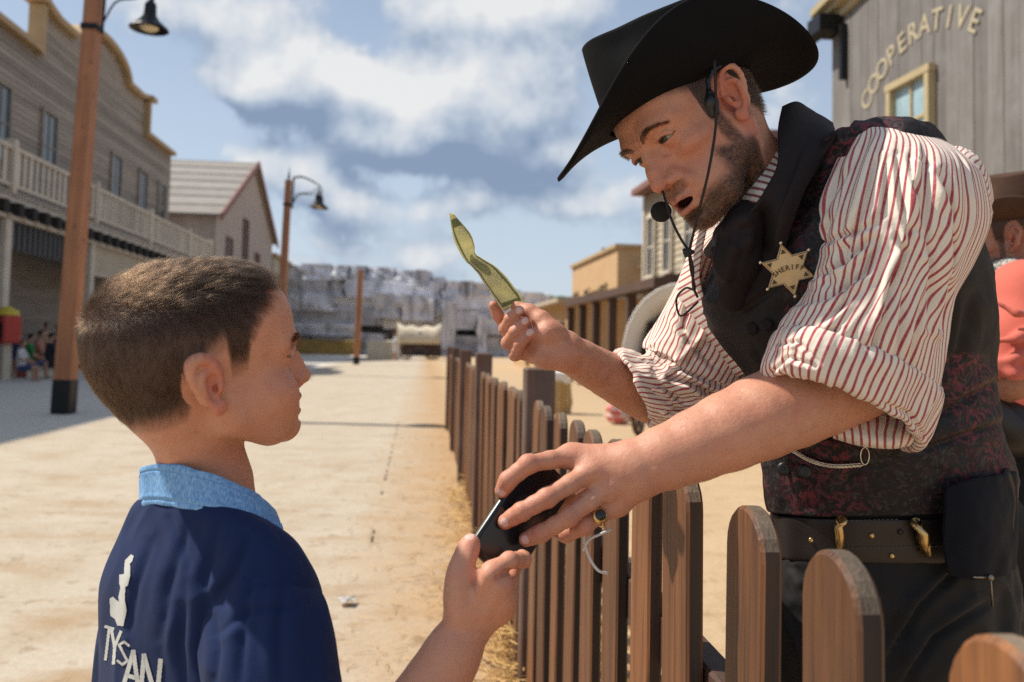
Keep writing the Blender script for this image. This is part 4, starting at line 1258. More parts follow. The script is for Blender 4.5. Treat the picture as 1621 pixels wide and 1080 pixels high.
def seg_dist(q, pts):
    """distance of rows of q to a polyline (any dimension)"""
    d = np.full(len(q), 1e9)
    for a, b in zip(pts[:-1], pts[1:]):
        a, b = np.array(a, float), np.array(b, float); e = b - a
        t = np.clip((q - a) @ e / (e @ e + 1e-12), 0, 1)
        d = np.minimum(d, np.linalg.norm(q - a - t[:, None] * e, axis=1))
    return d

def head_masks(q, kind, skull=None):
    """lip, beard, flush, scalp, mouth inside - from head-local positions (metres before scaling)"""
    x, y, z = np.abs(q[:, 0]), q[:, 1], q[:, 2]
    ad = kind == 'man'
    out = {}
    earwin = ((((y + (.016 if ad else .023)) / (.022 if ad else .019)) ** 2 + ((z - (.002 if ad else -.012)) / (.036 if ad else .027)) ** 2) < 1) & (x > .055)
    earm = np.maximum(sstep(.0012, .003, skull) * (x > .06) * (y < .03), earwin * 1.0) if skull is not None else (x > .0765).astype(float)
    near = (y > -.02) & (np.linalg.norm(q, axis=1) < .2)
    if ad:
        up = seg_dist(np.stack([x, y, z], 1), [(.0245, .084, -.0775), (.013, .0975, -.0735), (0, .102, -.0705)])
        lo = seg_dist(np.stack([x, y, z], 1), [(.0230, .083, -.081), (.012, .095, -.0885), (0, .0985, -.0905)])
        out['lip'] = np.maximum(1 - sstep(.0035, .0065, up), 1 - sstep(.004, .0072, lo))
        mu = (1 - sstep(.006, .012, np.abs(z + .062 - x * .25))) * (1 - sstep(.020, .033, x)) * sstep(.06, .075, y) * (z < -.052)
        jaw = sstep(-.045, -.062, z + .10 * np.clip(y - .03, -.2, .1) * 0 + (.03 - np.clip(y, -.02, .07)) * .35) * (1 - sstep(-.118, -.132, z) * .8)
        side = sstep(.020, .034, x) + sstep(-.091, -.098, z)
        side2 = sstep(-.02, -.005, y)
        burn = (1 - sstep(.004, .012, np.abs(y - .016))) * sstep(.015, -.01, z) * (x > .045)
        bd = np.clip(jaw * np.clip(side, 0, 1) * side2, 0, 1)
        bd = bd * (1 - .93 * sstep(.036, .056, y) * sstep(-.094, -.074, z)); bd = np.maximum(bd, mu * .55); bd = np.maximum(bd, burn * .9)
        bd = np.maximum(bd, (1 - sstep(.004, .009, x)) * (1 - sstep(.003, .006, np.abs(z + .099))) * .6)
        out['beard'] = bd * (1 - out['lip']) * near * (1 - sstep(.0005, .003, x - .0745) * (y < .006))
        hl = np.where(y > 0.02, .062 - (x > .045) * np.clip((y - .02), 0, .04) * .2, np.where(y > -.0, -.004 + .0 * y, np.where(y > -.045, .018 - .4 * (-.0 - y) * 0, -.02)))
        hl = np.interp(y, [-.11, -.06, -.035, -.02, .004, .010, .030, .034, .07, .11], [-.045, -.045, -.02, .022, .022, -.012, -.010, .030, .050, .058])
        out['scalp'] = sstep(-.012, .010, z - hl + .004 * vnoise(q, 160, 3, 2)) * (1 - earm)
        out['inner'] = ((np.abs(z + .080) < .0068) & (x < .020) & (y < .0905) & (y > .06)).astype(float)
    else:
        qq = np.stack([x, y, z], 1)
        up = seg_dist(qq, [(.0295, .076, -.0500), (.016, .0925, -.0555), (0, .097, -.0550)])
        lo = seg_dist(qq, [(.0290, .076, -.0520), (.015, .0895, -.0680), (0, .0930, -.0715)])
        out['lip'] = .7 * np.maximum(1 - sstep(.003, .0058, up), 1 - sstep(.0035, .0062, lo))
        out['beard'] = np.zeros(len(q))
        hl = boy_hairline(y)
        out['scalp'] = (.35 * sstep(-.006, .002, z - hl) + .65 * sstep(0, .024, z - hl)) * (1 - earm)
        out['inner'] = ((np.abs(z + .0610 - .011 * (x / .028) ** 2) < .006) & (x < .027) & (y < .0875) & (y > .05)).astype(float)
    exx, eyy, ezz, op, lo_ = (.0315, .0705, -.001, .0037, .0025) if ad else (.0325, .0722, .000, .0052, .0038)
    dx = (x - exx) / .0136; fx = np.clip(1 - dx ** 2, 0, 1)
    lid = np.maximum((1 - sstep(.0004, .0017, np.abs(z - ezz - op * fx))), .7 * (1 - sstep(.0003, .0012, np.abs(z - ezz + lo_ * fx))))
    out['lash'] = lid * (np.abs(dx) < 1.12) * (y > eyy + .002) * (np.linalg.norm(np.stack([x - exx, y - eyy, z - ezz], 1), axis=1) < .0165)
    ear = earm * (np.abs(z) < .07)
    nose = np.exp(-((x / .018) ** 2 + ((y - .11) / .02) ** 2 + ((z + .04) / .015) ** 2))
    ck = np.exp(-(((x - .043) / .022) ** 2 + ((y - .07) / .03) ** 2 + ((z + .035) / .022) ** 2))
    out['flush'] = np.clip(ear * .9 + nose * .8 + ck * .55, 0, 1) * near
    return out

def boy_hairline(y):
    return np.interp(y, [-.11, -.085, -.06, -.036, -.026, -.012, .006, .011, .028, .033, .050, .062, .12], [-.064, -.062, -.058, -.050, -.020, .012, .022, -.010, -.004, .022, .048, .076, .090])

# ---------------------------------------------------------------- cloth lofts
def loft(rings, n=160, m=140, closed=True, power=2.0):
    """rings in photo space: (cx, cy, d, ax, ay, ad, bx, by, bd); resampled along the length and round"""
    K = spline(np.array(rings, float), m)
    a = np.linspace(0, 2 * math.pi, n, endpoint=False)
    ca, sa = np.cos(a), np.sin(a)
    if power != 2.0:
        e = 2 / power; ca, sa = np.sign(ca) * np.abs(ca) ** e, np.sign(sa) * np.abs(sa) ** e
    px = K[:, 0:1] + ca * K[:, 3:4] + sa * K[:, 6:7]
    py = K[:, 1:2] + ca * K[:, 4:5] + sa * K[:, 7:8]
    d = K[:, 2:3] + ca * K[:, 5:6] + sa * K[:, 8:9]
    return unproj(px, py, d)

def unproj(px, py, d):
    c = np.stack([(px - CX) / FPX * d, -(py - CY) / FPX * d, -d], -1)
    return c @ np.array(CAM_ROT).T + np.array([0, 0, CAM_Z])

def proj(P):
    c = (P - np.array([0, 0, CAM_Z])) @ np.array(CAM_ROT)
    return CX + FPX * c[..., 0] / -c[..., 2], CY - FPX * c[..., 1] / -c[..., 2], -c[..., 2]

def grid_normals(G):
    du = np.roll(G, -1, 1) - np.roll(G, 1, 1); dv = np.gradient(G, axis=0)
    n = np.cross(du, dv); return n / (np.linalg.norm(n, axis=-1, keepdims=True) + 1e-12)

def grid_faces(m, n, closed=True):
    i = np.arange(m - 1)[:, None]; k = np.arange(n if closed else n - 1)[None]
    k2 = (k + 1) % n
    return np.stack([i * n + k, i * n + k2, (i + 1) * n + k2, (i + 1) * n + k], -1).reshape(-1, 4)

def grid_obj(name, G, m, parent, closed=True, uscale=None, flip=False, thick=0.0):
    """mesh of a grid with uv in metres; u runs round, v along"""
    mm, n = G.shape[:2]
    F = grid_faces(mm, n, closed)
    if flip: F = F[:, ::-1]
    Gx = np.concatenate([G, G[:, :1]], 1) if closed else G
    seg = np.linalg.norm(np.diff(Gx, axis=1), axis=2)
    L = seg.mean(0); u = np.concatenate([[0], np.cumsum(L)])
    if uscale: u = u / u[-1] * uscale
    v = np.concatenate([[0], np.cumsum(np.linalg.norm(np.diff(G, axis=0), axis=2).mean(1))])
    uv = []
    i = np.repeat(np.arange(mm - 1), n if closed else n - 1); k = np.tile(np.arange(n if closed else n - 1), mm - 1)
    c = [(i, k), (i, k + 1), (i + 1, k + 1), (i + 1, k)]
    if flip: c = c[::-1]
    UV = np.stack([np.stack([u[b], v[a]], -1) for a, b in c], 1).reshape(-1, 2)
    o = obj(name, G.reshape(-1, 3), F, m, parent, True, UV)
    if thick:
        s = o.modifiers.new('thick', 'SOLIDIFY'); s.thickness = thick; s.offset = -1
    return o

def ridged(p, seed, octv=2):
    return (1 - np.abs(vnoise(p, 1.0, seed, octv)) * 2)

def crease(G, N, pts, width, depth, bulge=0.6, view=True):
    """press a fold along a polyline in photo space into a cloth grid (near side), with a raised lip on one side"""
    px, py, d = proj(G)
    q = np.stack([px, py], -1).reshape(-1, 2)
    D = np.full(len(q), 1e9); sg = np.zeros(len(q)); T = np.zeros(len(q))
    cum = 0; tot = sum(math.dist(a, b) for a, b in zip(pts[:-1], pts[1:]))
    for a, b in zip(pts[:-1], pts[1:]):
        a, b = np.array(a, float), np.array(b, float); e = b - a; L = np.linalg.norm(e)
        t = np.clip((q - a) @ e / (L * L), 0, 1)
        dd = q - a - t[:, None] * e; r = np.linalg.norm(dd, axis=1)
        up = r < D
        D = np.where(up, r, D); sg = np.where(up, np.sign(e[0] * dd[:, 1] - e[1] * dd[:, 0]), sg); T = np.where(up, (cum + t * L) / tot, T)
        cum += L
    fade = np.sin(np.pi * np.clip(T * .9 + .05, 0, 1)) ** .5
    s = D * sg / width
    prof = -np.exp(-(s * 2.2) ** 2) + bulge * np.exp(-((s - 1.1) * 1.5) ** 2)
    if view:
        vd = (G - np.array([0, 0, CAM_Z])).reshape(-1, 3); vd /= np.linalg.norm(vd, axis=1)[:, None]
        fade = fade * np.clip(-(N.reshape(-1, 3) * vd).sum(1) * 3 + .3, 0, 1)
    return (prof * fade * depth).reshape(G.shape[:2])

def m_stripes(name, ground, line, per, wid, fine=True):
    def fn(t, b):
        uv = t.uv(); s = t.sep(uv); o = t.obj()
        f = t.math('FRACT', t.math('DIVIDE', s[0], per))
        e = t.math('ABSOLUTE', t.math('SUBTRACT', f, 0.5))
        ln = t.ramp(e, (wid, 1.0), (wid + 0.07, 0.0))
        wear = t.noise(o, 180, 3)
        g = t.mix(t.noise(o, 30, 4), (*ground, 1), tuple(0.92 * a for a in ground) + (1,))
        f2 = t.math('FRACT', t.math('DIVIDE', s[0], per))
        c = t.mix(t.math('MULTIPLY', ln, t.math('ADD', t.math('MULTIPLY', wear, 0.4), 0.72), clamp=True), g, (*line, 1))
        t.put(b.inputs['Base Color'], c); b.inputs['Roughness'].default_value = 0.85
        b.inputs['Sheen Weight'].default_value = 0.15
        weave = t.noise(t.scaled(uv, (1, 1, 1)), 1500, 2)
        soft = t.noise(o, 55, 4)
        t.put(b.inputs['Normal'], t.bump(soft, 0.25, 0.006, t.bump(weave, 0.2, 0.0006)))
    return material(name, fn)

def m_cloth(name, col, rough=0.85, var=0.2, sheen=0.2, bump=0.3, scale=900):
    def fn(t, b):
        o = t.obj(); f = t.noise(o, 9, 4); g = t.math('ADD', t.math('MULTIPLY', f, 2 * var), 1 - var)
        t.put(b.inputs['Base Color'], t.mix(1.0, (*col, 1), t.comb(g, g, g), 'MULTIPLY'))
        b.inputs['Roughness'].default_value = rough; b.inputs['Sheen Weight'].default_value = sheen
        b.inputs['Specular IOR Level'].default_value = 0.25
        soft = t.noise(o, 60, 4)
        t.put(b.inputs['Normal'], t.bump(soft, 0.2, 0.004, t.bump(t.noise(o, scale, 2), bump, 0.0007)))
    return material(name, fn)

M_HAIR_DARK = None
def m_hair(name, col, rough=0.35):
    m = bpy.data.materials.new(name); m.use_nodes = True
    t = NT(m.node_tree); nt = m.node_tree
    nt.nodes.remove(nt.nodes['Principled BSDF'])
    h = t.n('BsdfHairPrincipled'); h.parametrization = 'COLOR'
    info = t.n('HairInfo')
    c = t.mix(info.outputs['Random'], tuple(0.6 * a for a in col) + (1,), tuple(1.5 * a for a in col) + (1,))
    t.put(h.inputs['Color'], c)
    h.inputs['Roughness'].default_value = rough; h.inputs['Radial Roughness'].default_value = 0.5
    h.inputs['Random Roughness'].default_value = 0.2
    nt.links.new(h.outputs[0], nt.nodes['Material Output'].inputs[0])
    return m
# ---------------------------------------------------------------- the hat
def build_hat(parent, O, B, tilt, name='hat', roll=0.0, front=.062, frame=None, far=1.0, dims=(.215, .175), col=(0.012, 0.012, 0.013), curl=.105, h=.125, c0=(0, -.006, .062), crown=(.083, .104)):
    """wide felt hat: curled brim and pinched crown, in the head's frame"""
    T = Matrix.Rotation(tilt, 3, 'X')
    Q = B @ np.array(T @ Matrix.Rotation(roll, 3, 'Y'))
    o = O + B @ np.array(c0)
    if frame is not None: Q, o = frame
    def felt(t, b):
        ob = t.obj(); f = t.noise(ob, 40, 5, 0.7); g = t.noise(ob, 700, 3, 0.7)
        c = t.mix(f, tuple(0.75 * a for a in col) + (1,), tuple(1.5 * a for a in col) + (1,))
        t.put(b.inputs['Base Color'], c)
        b.inputs['Roughness'].default_value = 0.9; b.inputs['Sheen Weight'].default_value = 0.0
        b.inputs['Specular IOR Level'].default_value = 0.12
        t.put(b.inputs['Normal'], t.bump(g, 0.35, 0.0015, t.bump(f, 0.15, 0.004)))
    m = material('felt_' + name + str(col[0]), felt)
    a_, b_ = dims
    n, mr = 120, 26
    t = np.linspace(0, 2 * math.pi, n, endpoint=False)
    G = []
    for j in range(mr):
        f = j / (mr - 1)
        rx, ry = crown[0] + (b_ - crown[0]) * f, crown[1] + (a_ - crown[1]) * f
        s2, c2 = np.abs(np.sin(t)) ** 2.6, np.cos(t)
        lift = (curl * s2 * np.where(np.sin(t) > 0, far, 1.0) - front * np.abs(c2) ** 1.6) * f ** 1.7 + 0.010 * f
        pull = 1 - .13 * s2 * f ** 2
        G.append(np.stack([rx * np.sin(t) * pull, ry * np.cos(t), lift], -1))
    for f2 in (0.5, 1.0):                        # rolled felt edge
        e = G[mr - 1].copy(); e[:, 2] += .0022 * f2; e[:, :2] *= 1 - .006 * f2; G.append(e)
    brim = np.array(G) @ Q.T + o
    hat = grid_obj(name, brim, m, parent, True)
    so = hat.modifiers.new('thick', 'SOLIDIFY'); so.thickness = .0028
    K = []
    mc = 44
    for j in range(mc):
        f = j / (mc - 1)
        if f < .80:
            g = f / .80; rx = crown[0] * (1 - .20 * g ** 1.5); ry = crown[1] * (1 - .13 * g ** 1.5); z = h * g
        else:
            g = (f - .80) / .20; rx = crown[0] * .80 * (1 - g); ry = crown[1] * .87 * (1 - g); z = h + .012 * math.sin(g * math.pi / 2)
        x = rx * np.sin(t); y = ry * np.cos(t)
        zz = np.full(n, z)
        top = sstep(.35, 1.0, z / h)
        zz = zz + top * (.016 * (y / crown[1]) ** 2 - .006)
        dent = np.exp(-(x / .017) ** 2) * (np.abs(y) < .2) * sstep(.86, 1.0, z / h)
        zz = zz - .026 * dent * np.exp(-(np.maximum(np.abs(y + .01) - .045, 0) / .03) ** 2)
        side = np.exp(-((y - .060) / .028) ** 2) * sstep(.35, .85, z / h) * (f < .93)
        x = x * (1 - .22 * side)
        K.append(np.stack([x, y, zz], -1))
    cr = grid_obj('crown', np.array(K) @ Q.T + o, m, hat, True, flip=False)
    bd = []
    for f, ex in ((0, .0025), (.02, .0035), (.13, .0035), (.15, .002)):
        g = f; rx = crown[0] * (1 - .20 * (g / 1) ** 1.5) + ex; ry = crown[1] * (1 - .13 * g ** 1.5) + ex
        bd.append(np.stack([rx * np.sin(t), ry * np.cos(t), np.full(n, h * f + .002)], -1))
    grid_obj('hat_band', np.array(bd) @ Q.T + o, m_cloth('black_band', (0.006, 0.006, 0.0065), .75, .2, 0.0), hat, True)
    return hat, Q, o
# ---------------------------------------------------------------- the man in the black hat: where his head is
HM_F = camdir(-.697, -.541, .470); HM_U = camdir(-.620, .785, -.015)
HM_B = frame_from(HM_F, HM_U)
HM_S = .985
HM_O = V(1091.8, 193.3, 1.174)
def hm(p): return HM_O + HM_B @ (np.array(p, float) * HM_S)

SKIN_MAN = m_skin('tanned_skin', (0.55, 0.272, 0.172), (0.48, 0.145, 0.092), (0.31, 0.120, 0.070), .16, .005, .6)

def polymask(px, py, poly):
    inside = np.zeros(px.shape, bool)
    n = len(poly)
    for i in range(n):
        x0, y0 = poly[i]; x1, y1 = poly[(i + 1) % n]
        c = ((y0 > py) != (y1 > py)) & (px < (x1 - x0) * (py - y0) / (y1 - y0 + 1e-9) + x0)
        inside ^= c
    return inside

def patch(ctrl, n=24, m=24):
    """smooth sheet through a control grid of (px, py, d)"""
    A = np.array(ctrl, float)
    B_ = np.stack([spline(A[i], n) for i in range(A.shape[0])])
    C = np.stack([spline(B_[:, j], m) for j in range(n)], 1)
    return unproj(C[..., 0], C[..., 1], C[..., 2])

def hand(S, wrist, wr, fingers, mr=.0125, k=.014, palm=()):
    """metacarpals fan from the wrist; each finger is its own chain of joints with knuckles"""
    mcps = []
    for f in fingers:
        pts = [np.array(p, float) for p in f['p']]
        r = f['r']
        mcps.append(pts[0])
        w = wrist + (pts[0] - np.mean([g['p'][0] for g in fingers if not g.get('thumb')], 0)) * .35
        S.cap(w, pts[0], wr, f.get('mr', mr), k=k)
        S.ell(pts[0], f.get('mr', mr) * 1.04, k=.006)
        for i in range(len(pts) - 1):
            a, b = pts[i], pts[i + 1]
            ra, rb = r * (1.06 - .07 * i), r * (1.06 - .07 * (i + 1))
            mid = (a + b) / 2
            S.cap(a, mid, ra, ra * .96, k=.005 if i else .010); S.cap(mid, b, ra * .96, rb, k=.004)
            if 0 < i: S.ell(a, ra * 1.07, k=.004)
    m4 = [m for m, f in zip(mcps, fingers) if not f.get('thumb')]
    for a, b in zip(m4[:-1], m4[1:]):
        a2, b2 = a * .86 + wrist * .14, b * .86 + wrist * .14
        S.cap(a2, b2, mr * .86, k=.010)
    for c, r in palm: S.ell(c, r, k=.014)

def build_man():
    S = SDF(); info = head_shape(S, HM_O, HM_B, HM_S, 'man')
    S.at()
    neck1 = V(1258, 335, 1.235)
    S.cap(hm((0, -.028, -.055)), neck1, .050, .050, k=.022)
    for sx in (-1, 1): S.cap(hm((sx * .055, -.022, -.05)), V(1215, 372, 1.17), .010, .008, k=.025)      # neck muscles
    S.ell(hm((0, .040, -.125)), .010, k=.02)
    shl, shr = V(1420, 285, 1.12), V(1175, 425, 1.36)
    S.cap(neck1, V(1420, 300, 1.17), .042, .045, k=.02); S.cap(V(1420, 300, 1.16), shl, .045, .045, k=.02); S.cap(neck1, shr, .045, .05, k=.03)
    S.chain([neck1, V(1320, 440, 1.23), V(1380, 600, 1.26), V(1405, 760, 1.28), V(1412, 900, 1.30)], [.055, .100, .105, .10, .10], k=.03)
    for x in (1350, 1490):
        S.chain([V(1412, 900, 1.30), V(x, 1050, 1.31), V(x, 1450, 1.32), V(x, 1820, 1.33)], [.09, .075, .055, .042], k=.04)
    # near (left) arm
    S.chain([shl, V(1400, 450, 1.10), V(1392, 590, 1.09)], [.050, .046, .044], k=.02)
    S.chain([V(1392, 590, 1.09), V(1300, 621, 1.075), V(1204, 661, 1.055), V(1100, 706, 1.04), V(1015, 742, 1.03)], [.044, .0505, .0480, .0395, .0300], k=.012, n=9)
    S.cap(V(1040, 718, 1.03), V(1000, 727, 1.03), .020, .016, k=.02)
    wl = V(1000, 745, 1.030)
    fl = [dict(p=[V(905, 722, 1.040), V(836, 735, 1.012), V(805, 760, 1.012), V(795, 777, 1.018)], r=.0103),
          dict(p=[V(938, 745, 1.025), V(866, 788, 0.998), V(826, 810, 0.998), V(800, 826, 1.004)], r=.0106),
          dict(p=[V(965, 770, 1.022), V(900, 819, 0.998), V(857, 844, 1.000), V(833, 854, 1.006)], r=.0101),
          dict(p=[V(978, 797, 1.030), V(925, 833, 1.012), V(896, 846, 1.022), V(882, 842, 1.036)], r=.0092)]
    fl.append(dict(p=[V(950, 760, 1.065), V(900, 790, 1.085), V(862, 806, 1.085)], r=.0100, mr=.0135, thumb=True))
    hand(S, wl, .0225, fl, .0138)
    # tendons and veins on the back of the near hand
    for f in fl[:3]:
        a = f['p'][0]; S.cap(a * .95 + wl * .05 + camdir(0, 0, .0068), a * .35 + wl * .65 + camdir(0, 0, .0095), .0030, .0024, k=.014)
    S.chain([V(1040, 745, 1.001), V(1010, 752, 1.0085), V(985, 770, 1.011), V(965, 790, 1.012)], .0014, k=.007)
    # far (right) arm
    S.chain([shr, V(1120, 560, 1.38), V(1088, 648, 1.39)], [.050, .046, .042], k=.02)
    S.chain([V(1088, 648, 1.39), V(1030, 626, 1.36), V(985, 605, 1.325), V(940, 582, 1.29), V(898, 557, 1.26)], [.040, .040, .0345, .0285, .0255], k=.012, n=9)
    S.chain([V(985, 585, 1.29), V(950, 575, 1.262), V(915, 560, 1.235)], .0022, k=.006)
    wr_ = V(893, 555, 1.257)
    fr = [dict(p=[V(836, 508, 1.305), V(802, 518, 1.295), V(788, 499, 1.285), V(781, 484, 1.282)], r=.0082),
          dict(p=[V(832, 522, 1.300), V(800, 521, 1.268), V(808, 505, 1.250), V(822, 492, 1.248)], r=.0086),
          dict(p=[V(836, 541, 1.295), V(804, 543, 1.262), V(815, 526, 1.243), V(831, 509, 1.242)], r=.0086),
          dict(p=[V(845, 560, 1.285), V(815, 562, 1.258), V(823, 545, 1.241), V(838, 527, 1.241)], r=.0078)]
    hand(S, wr_, .019, fr, .0125, palm=[(V(868, 528, 1.248), .019), (V(862, 565, 1.252), .0175), (V(848, 540, 1.275), .022)])
    S.chain([V(878, 530, 1.25), V(857, 507, 1.258), V(838, 494, 1.268), V(818, 486, 1.276)], [.016, .0125, .0105, .0085], k=.008)
    v, f = S.mesh(.0016)
    body = obj('person', v, f, SKIN_MAN, None, True)
    tag(body, 'man in wide black hat and striped shirt leaning over the fence, holding up a banknote', 'person')
    q = (v - HM_O) @ HM_B / HM_S
    M = head_masks(q, 'man', info['skull'].eval(v))
    nails = [(fl[0]['p'][3], .0068), (fl[1]['p'][3], .0068), (fl[2]['p'][3], .0068), (fr[1]['p'][3], .006), (fr[2]['p'][3], .006), (fr[3]['p'][3], .0055)]
    nail = np.zeros(len(v)); kn = np.zeros(len(v))
    for fgs in (fl, fr):
        for g in fgs:
            for p in g['p'][:-1]: kn = np.maximum(kn, .55 * np.exp(-(np.linalg.norm(v - p, axis=1) / .014) ** 2))
            kn = np.maximum(kn, .8 * np.exp(-(np.linalg.norm(v - g['p'][-1], axis=1) / .013) ** 2))
    px, py, d = proj(v)
    for (g, r) in [(fl[0], 0), (fl[1], 0), (fl[2], 0), (fr[1], 0), (fr[2], 0), (fr[3], 0)]:
        tip, pre = g['p'][-1], g['p'][-2]
        ax = (tip - pre) / np.linalg.norm(tip - pre); tc = np.array([0, 0, CAM_Z]) - tip; tc /= np.linalg.norm(tc)
        c = tip + ax * .001 + tc * g['r'] * .8
        w = v - c
        u_ = w @ ax; s_ = np.cross(ax, tc); t_ = w @ s_
        e = np.sqrt((u_ / .0062) ** 2 + (t_ / .0050) ** 2 + ((w @ tc) / .006) ** 2)
        nail = np.maximum(nail, 1 - sstep(.85, 1.05, e))
    M['flush'] = np.maximum(M['flush'], kn)
    M['nail'] = nail
    for k, a in M.items(): setattr_f(body.data, k, a)
    # eyes look at the boy
    tgt = V(440, 560, 1.0)
    em = m_eye('hazel_eye', (0.085, 0.080, 0.045))
    for sx in (-1, 1):
        c = hm((sx * info['ex'], info['ey'], info['ez']))
        g = tgt - c; g /= np.linalg.norm(g)
        g = g * .45 + HM_B[:, 1] * .55
        o = ball('eye', c, info['er'], frame_from(g, HM_B[:, 2]), em, None); 
        mw = o.matrix_world.copy(); o.parent = body; o.matrix_world = mw
    # teeth behind the parted lips
    v2 = []
    tb = MB()
    for i in range(-4, 4):
        a = (i + .5) * .20; w = .0070
        c = hm((math.sin(a) * .030,   .0545 + .030 * math.cos(a), -.0728))
        q_ = frame_from(HM_B @ np.array([math.sin(a), math.cos(a), 0]), HM_B[:, 2])
        tb.box(c, (w * .92, .004, .0075), Matrix(q_.tolist()).to_euler(), .0012)
    tb.build('teeth', simple('tooth_enamel', (0.50, 0.45, 0.36), .25, 0, .08), body)
    # hair: short dark hair at the temples and nape, brows, lashes, stubble
    N = vnormals(v, f)
    rng = np.random.default_rng(2)
    hd = m_hair('dark_brown_hair', (0.030, 0.018, 0.012))
    def pick(w, n):
        p = np.clip(w, 0, None); p = p / p.sum(); return rng.choice(len(v), n, p=p)
    S_, F_, U_ = HM_B[:, 0], HM_B[:, 1], HM_B[:, 2]
    def spread(i): return v[i] + rng.normal(0, .0007, (len(i), 3)) - N[i] * .0006
    i = pick(M['scalp'] * (q[:, 2] < .060) * (1 + 2 * (q[:, 0] < 0)), 15000)
    d = N[i] * .35 - U_ * .55 - F_ * .75 + rng.normal(0, .16, (len(i), 3)); d /= np.linalg.norm(d, axis=1)[:, None]
    strands('hair', spread(i), d, rng.uniform(.007, .013, len(i)), .00009, hd, body, -N[i] * .25)
    i = pick((M['beard'] > .15) * M['beard'] ** 1.5 * (q[:, 1] > -.012), 23000)
    d = N[i] * .55 - U_ * .65 - F_ * .15 + rng.normal(0, .22, (len(i), 3)); d /= np.linalg.norm(d, axis=1)[:, None]
    strands('beard', spread(i), d, rng.uniform(.0022, .0056, len(i)), .000085, m_hair('stubble_hair', (0.022, 0.012, 0.007)), body)
    x = np.abs(q[:, 0])
    bl = [(.0125, .0135), (.020, .0180), (.031, .0212), (.042, .0192), (.0500, .0140)]
    dd = seg_dist(np.stack([x, q[:, 2]], 1), bl)
    wbr = (1 - sstep(.0016, .0046 - .0026 * sstep(.025, .05, x), dd)) * (q[:, 1] > .04)
    i = pick(wbr, 3000)
    sx = np.sign(q[i, 0])[:, None]
    d = N[i] * .42 + S_ * sx * (.75) + U_ * np.interp(np.abs(q[i, 0]), [.01, .02, .04, .055], [.9, .45, -.05, -.4])[:, None] + rng.normal(0, .13, (len(i), 3)); d /= np.linalg.norm(d, axis=1)[:, None]
    strands('eyebrow', spread(i), d, rng.uniform(.0060, .0095, len(i)), .00008, hd, body, -N[i] * .3)
    # fine hair on the forearms
    fa = np.zeros(len(v))
    for a_, b_ in ((V(1300, 621, 1.075), V(1060, 722, 1.035)), (V(1010, 615, 1.34), V(915, 566, 1.27))):
        e = b_ - a_; L_ = np.linalg.norm(e); t_ = (v - a_) @ e / L_ ** 2
        fa = np.maximum(fa, (np.linalg.norm(v - a_ - np.clip(t_, 0, 1)[:, None] * e, axis=1) < .056) * (t_ > 0) * (t_ < 1) * (.35 + .65 * (N @ camdir(0, 1, .2) > -.1)))
    i = pick(fa, 2600); ax_ = camdir(-.9, -.35, .1)
    d = ax_ * .8 + N[i] * .35 + rng.normal(0, .25, (len(i), 3)); d /= np.linalg.norm(d, axis=1)[:, None]
    strands('arm_hair', spread(i), d, rng.uniform(.006, .013, len(i)), .00005, m_hair('arm_hair_brown', (0.05, 0.028, 0.015)), body, -N[i] * .25)
    # lashes along the upper lids
    roots, dirs = [], []
    for sx in (-1, 1):
        for t_ in np.linspace(-.95, .95, 60):
            xx = t_ * .0128; z = .0043 * (1 - t_ * t_) + .0004
            yy = math.sqrt(max(0, (.0142) ** 2 - xx * xx - z * z))
            p = hm((sx * info['ex'] + xx, info['ey'] + yy, info['ez'] + z)); roots.append(p)
            g = HM_B @ np.array([t_ * .4, .8, -.25 + rng.normal(0, .12)]); dirs.append(g / np.linalg.norm(g))
    strands('eyelash', np.array(roots), np.array(dirs), .0068, .00008, hd, body, np.array([U_ * .5] * len(roots)))
    return body, info

MAN, MAN_INFO = build_man()
HAT, HAT_Q, HAT_O = build_hat(MAN, HM_O, HM_B, 0, 'hat', 0, .042, (frame_from(camdir(-.897, -.401, .186), camdir(-.418, .906, -.062)), V(1073, 160, 1.185)), .40,
                              (.190, .164), (0.006, 0.006, 0.0065), .066, .112, crown=(.083, .102))
# ---------------------------------------------------------------- clothes of the man in the black hat
from mathutils.bvhtree import BVHTree
STRIPE_PER = 0.0100
M_STRIPE = m_stripes('red_striped_shirt', (0.76, 0.69, 0.575), (0.34, 0.018, 0.045), STRIPE_PER, .125)
M_SATIN = m_cloth('black_brown_satin', (0.014, 0.0085, 0.0085), .7, .35, .02, .4)
M_BLACKCLOTH = m_cloth('black_trouser_cloth', (0.011, 0.011, 0.012), .7, .3, .04, .4)
M_NAVY = m_cloth('navy_bandana', (0.0055, 0.0065, 0.011), .9, .35, .02)
M_LEATHER = simple('dark_brown_leather', (0.013, 0.0085, 0.008), .45, 0, .4, 30, .35, 260, .001)
M_GOLD = simple('worn_brass', (0.62, 0.43, 0.19), .28, .95, .25, 60, .15, 200, .001)
M_SILVER = simple('silver_links', (0.70, 0.64, 0.52), .25, .95, .2, 80)
M_BLACKPL = simple('matt_black_plastic', (0.010, 0.010, 0.011), .4, 0, .2, 40)

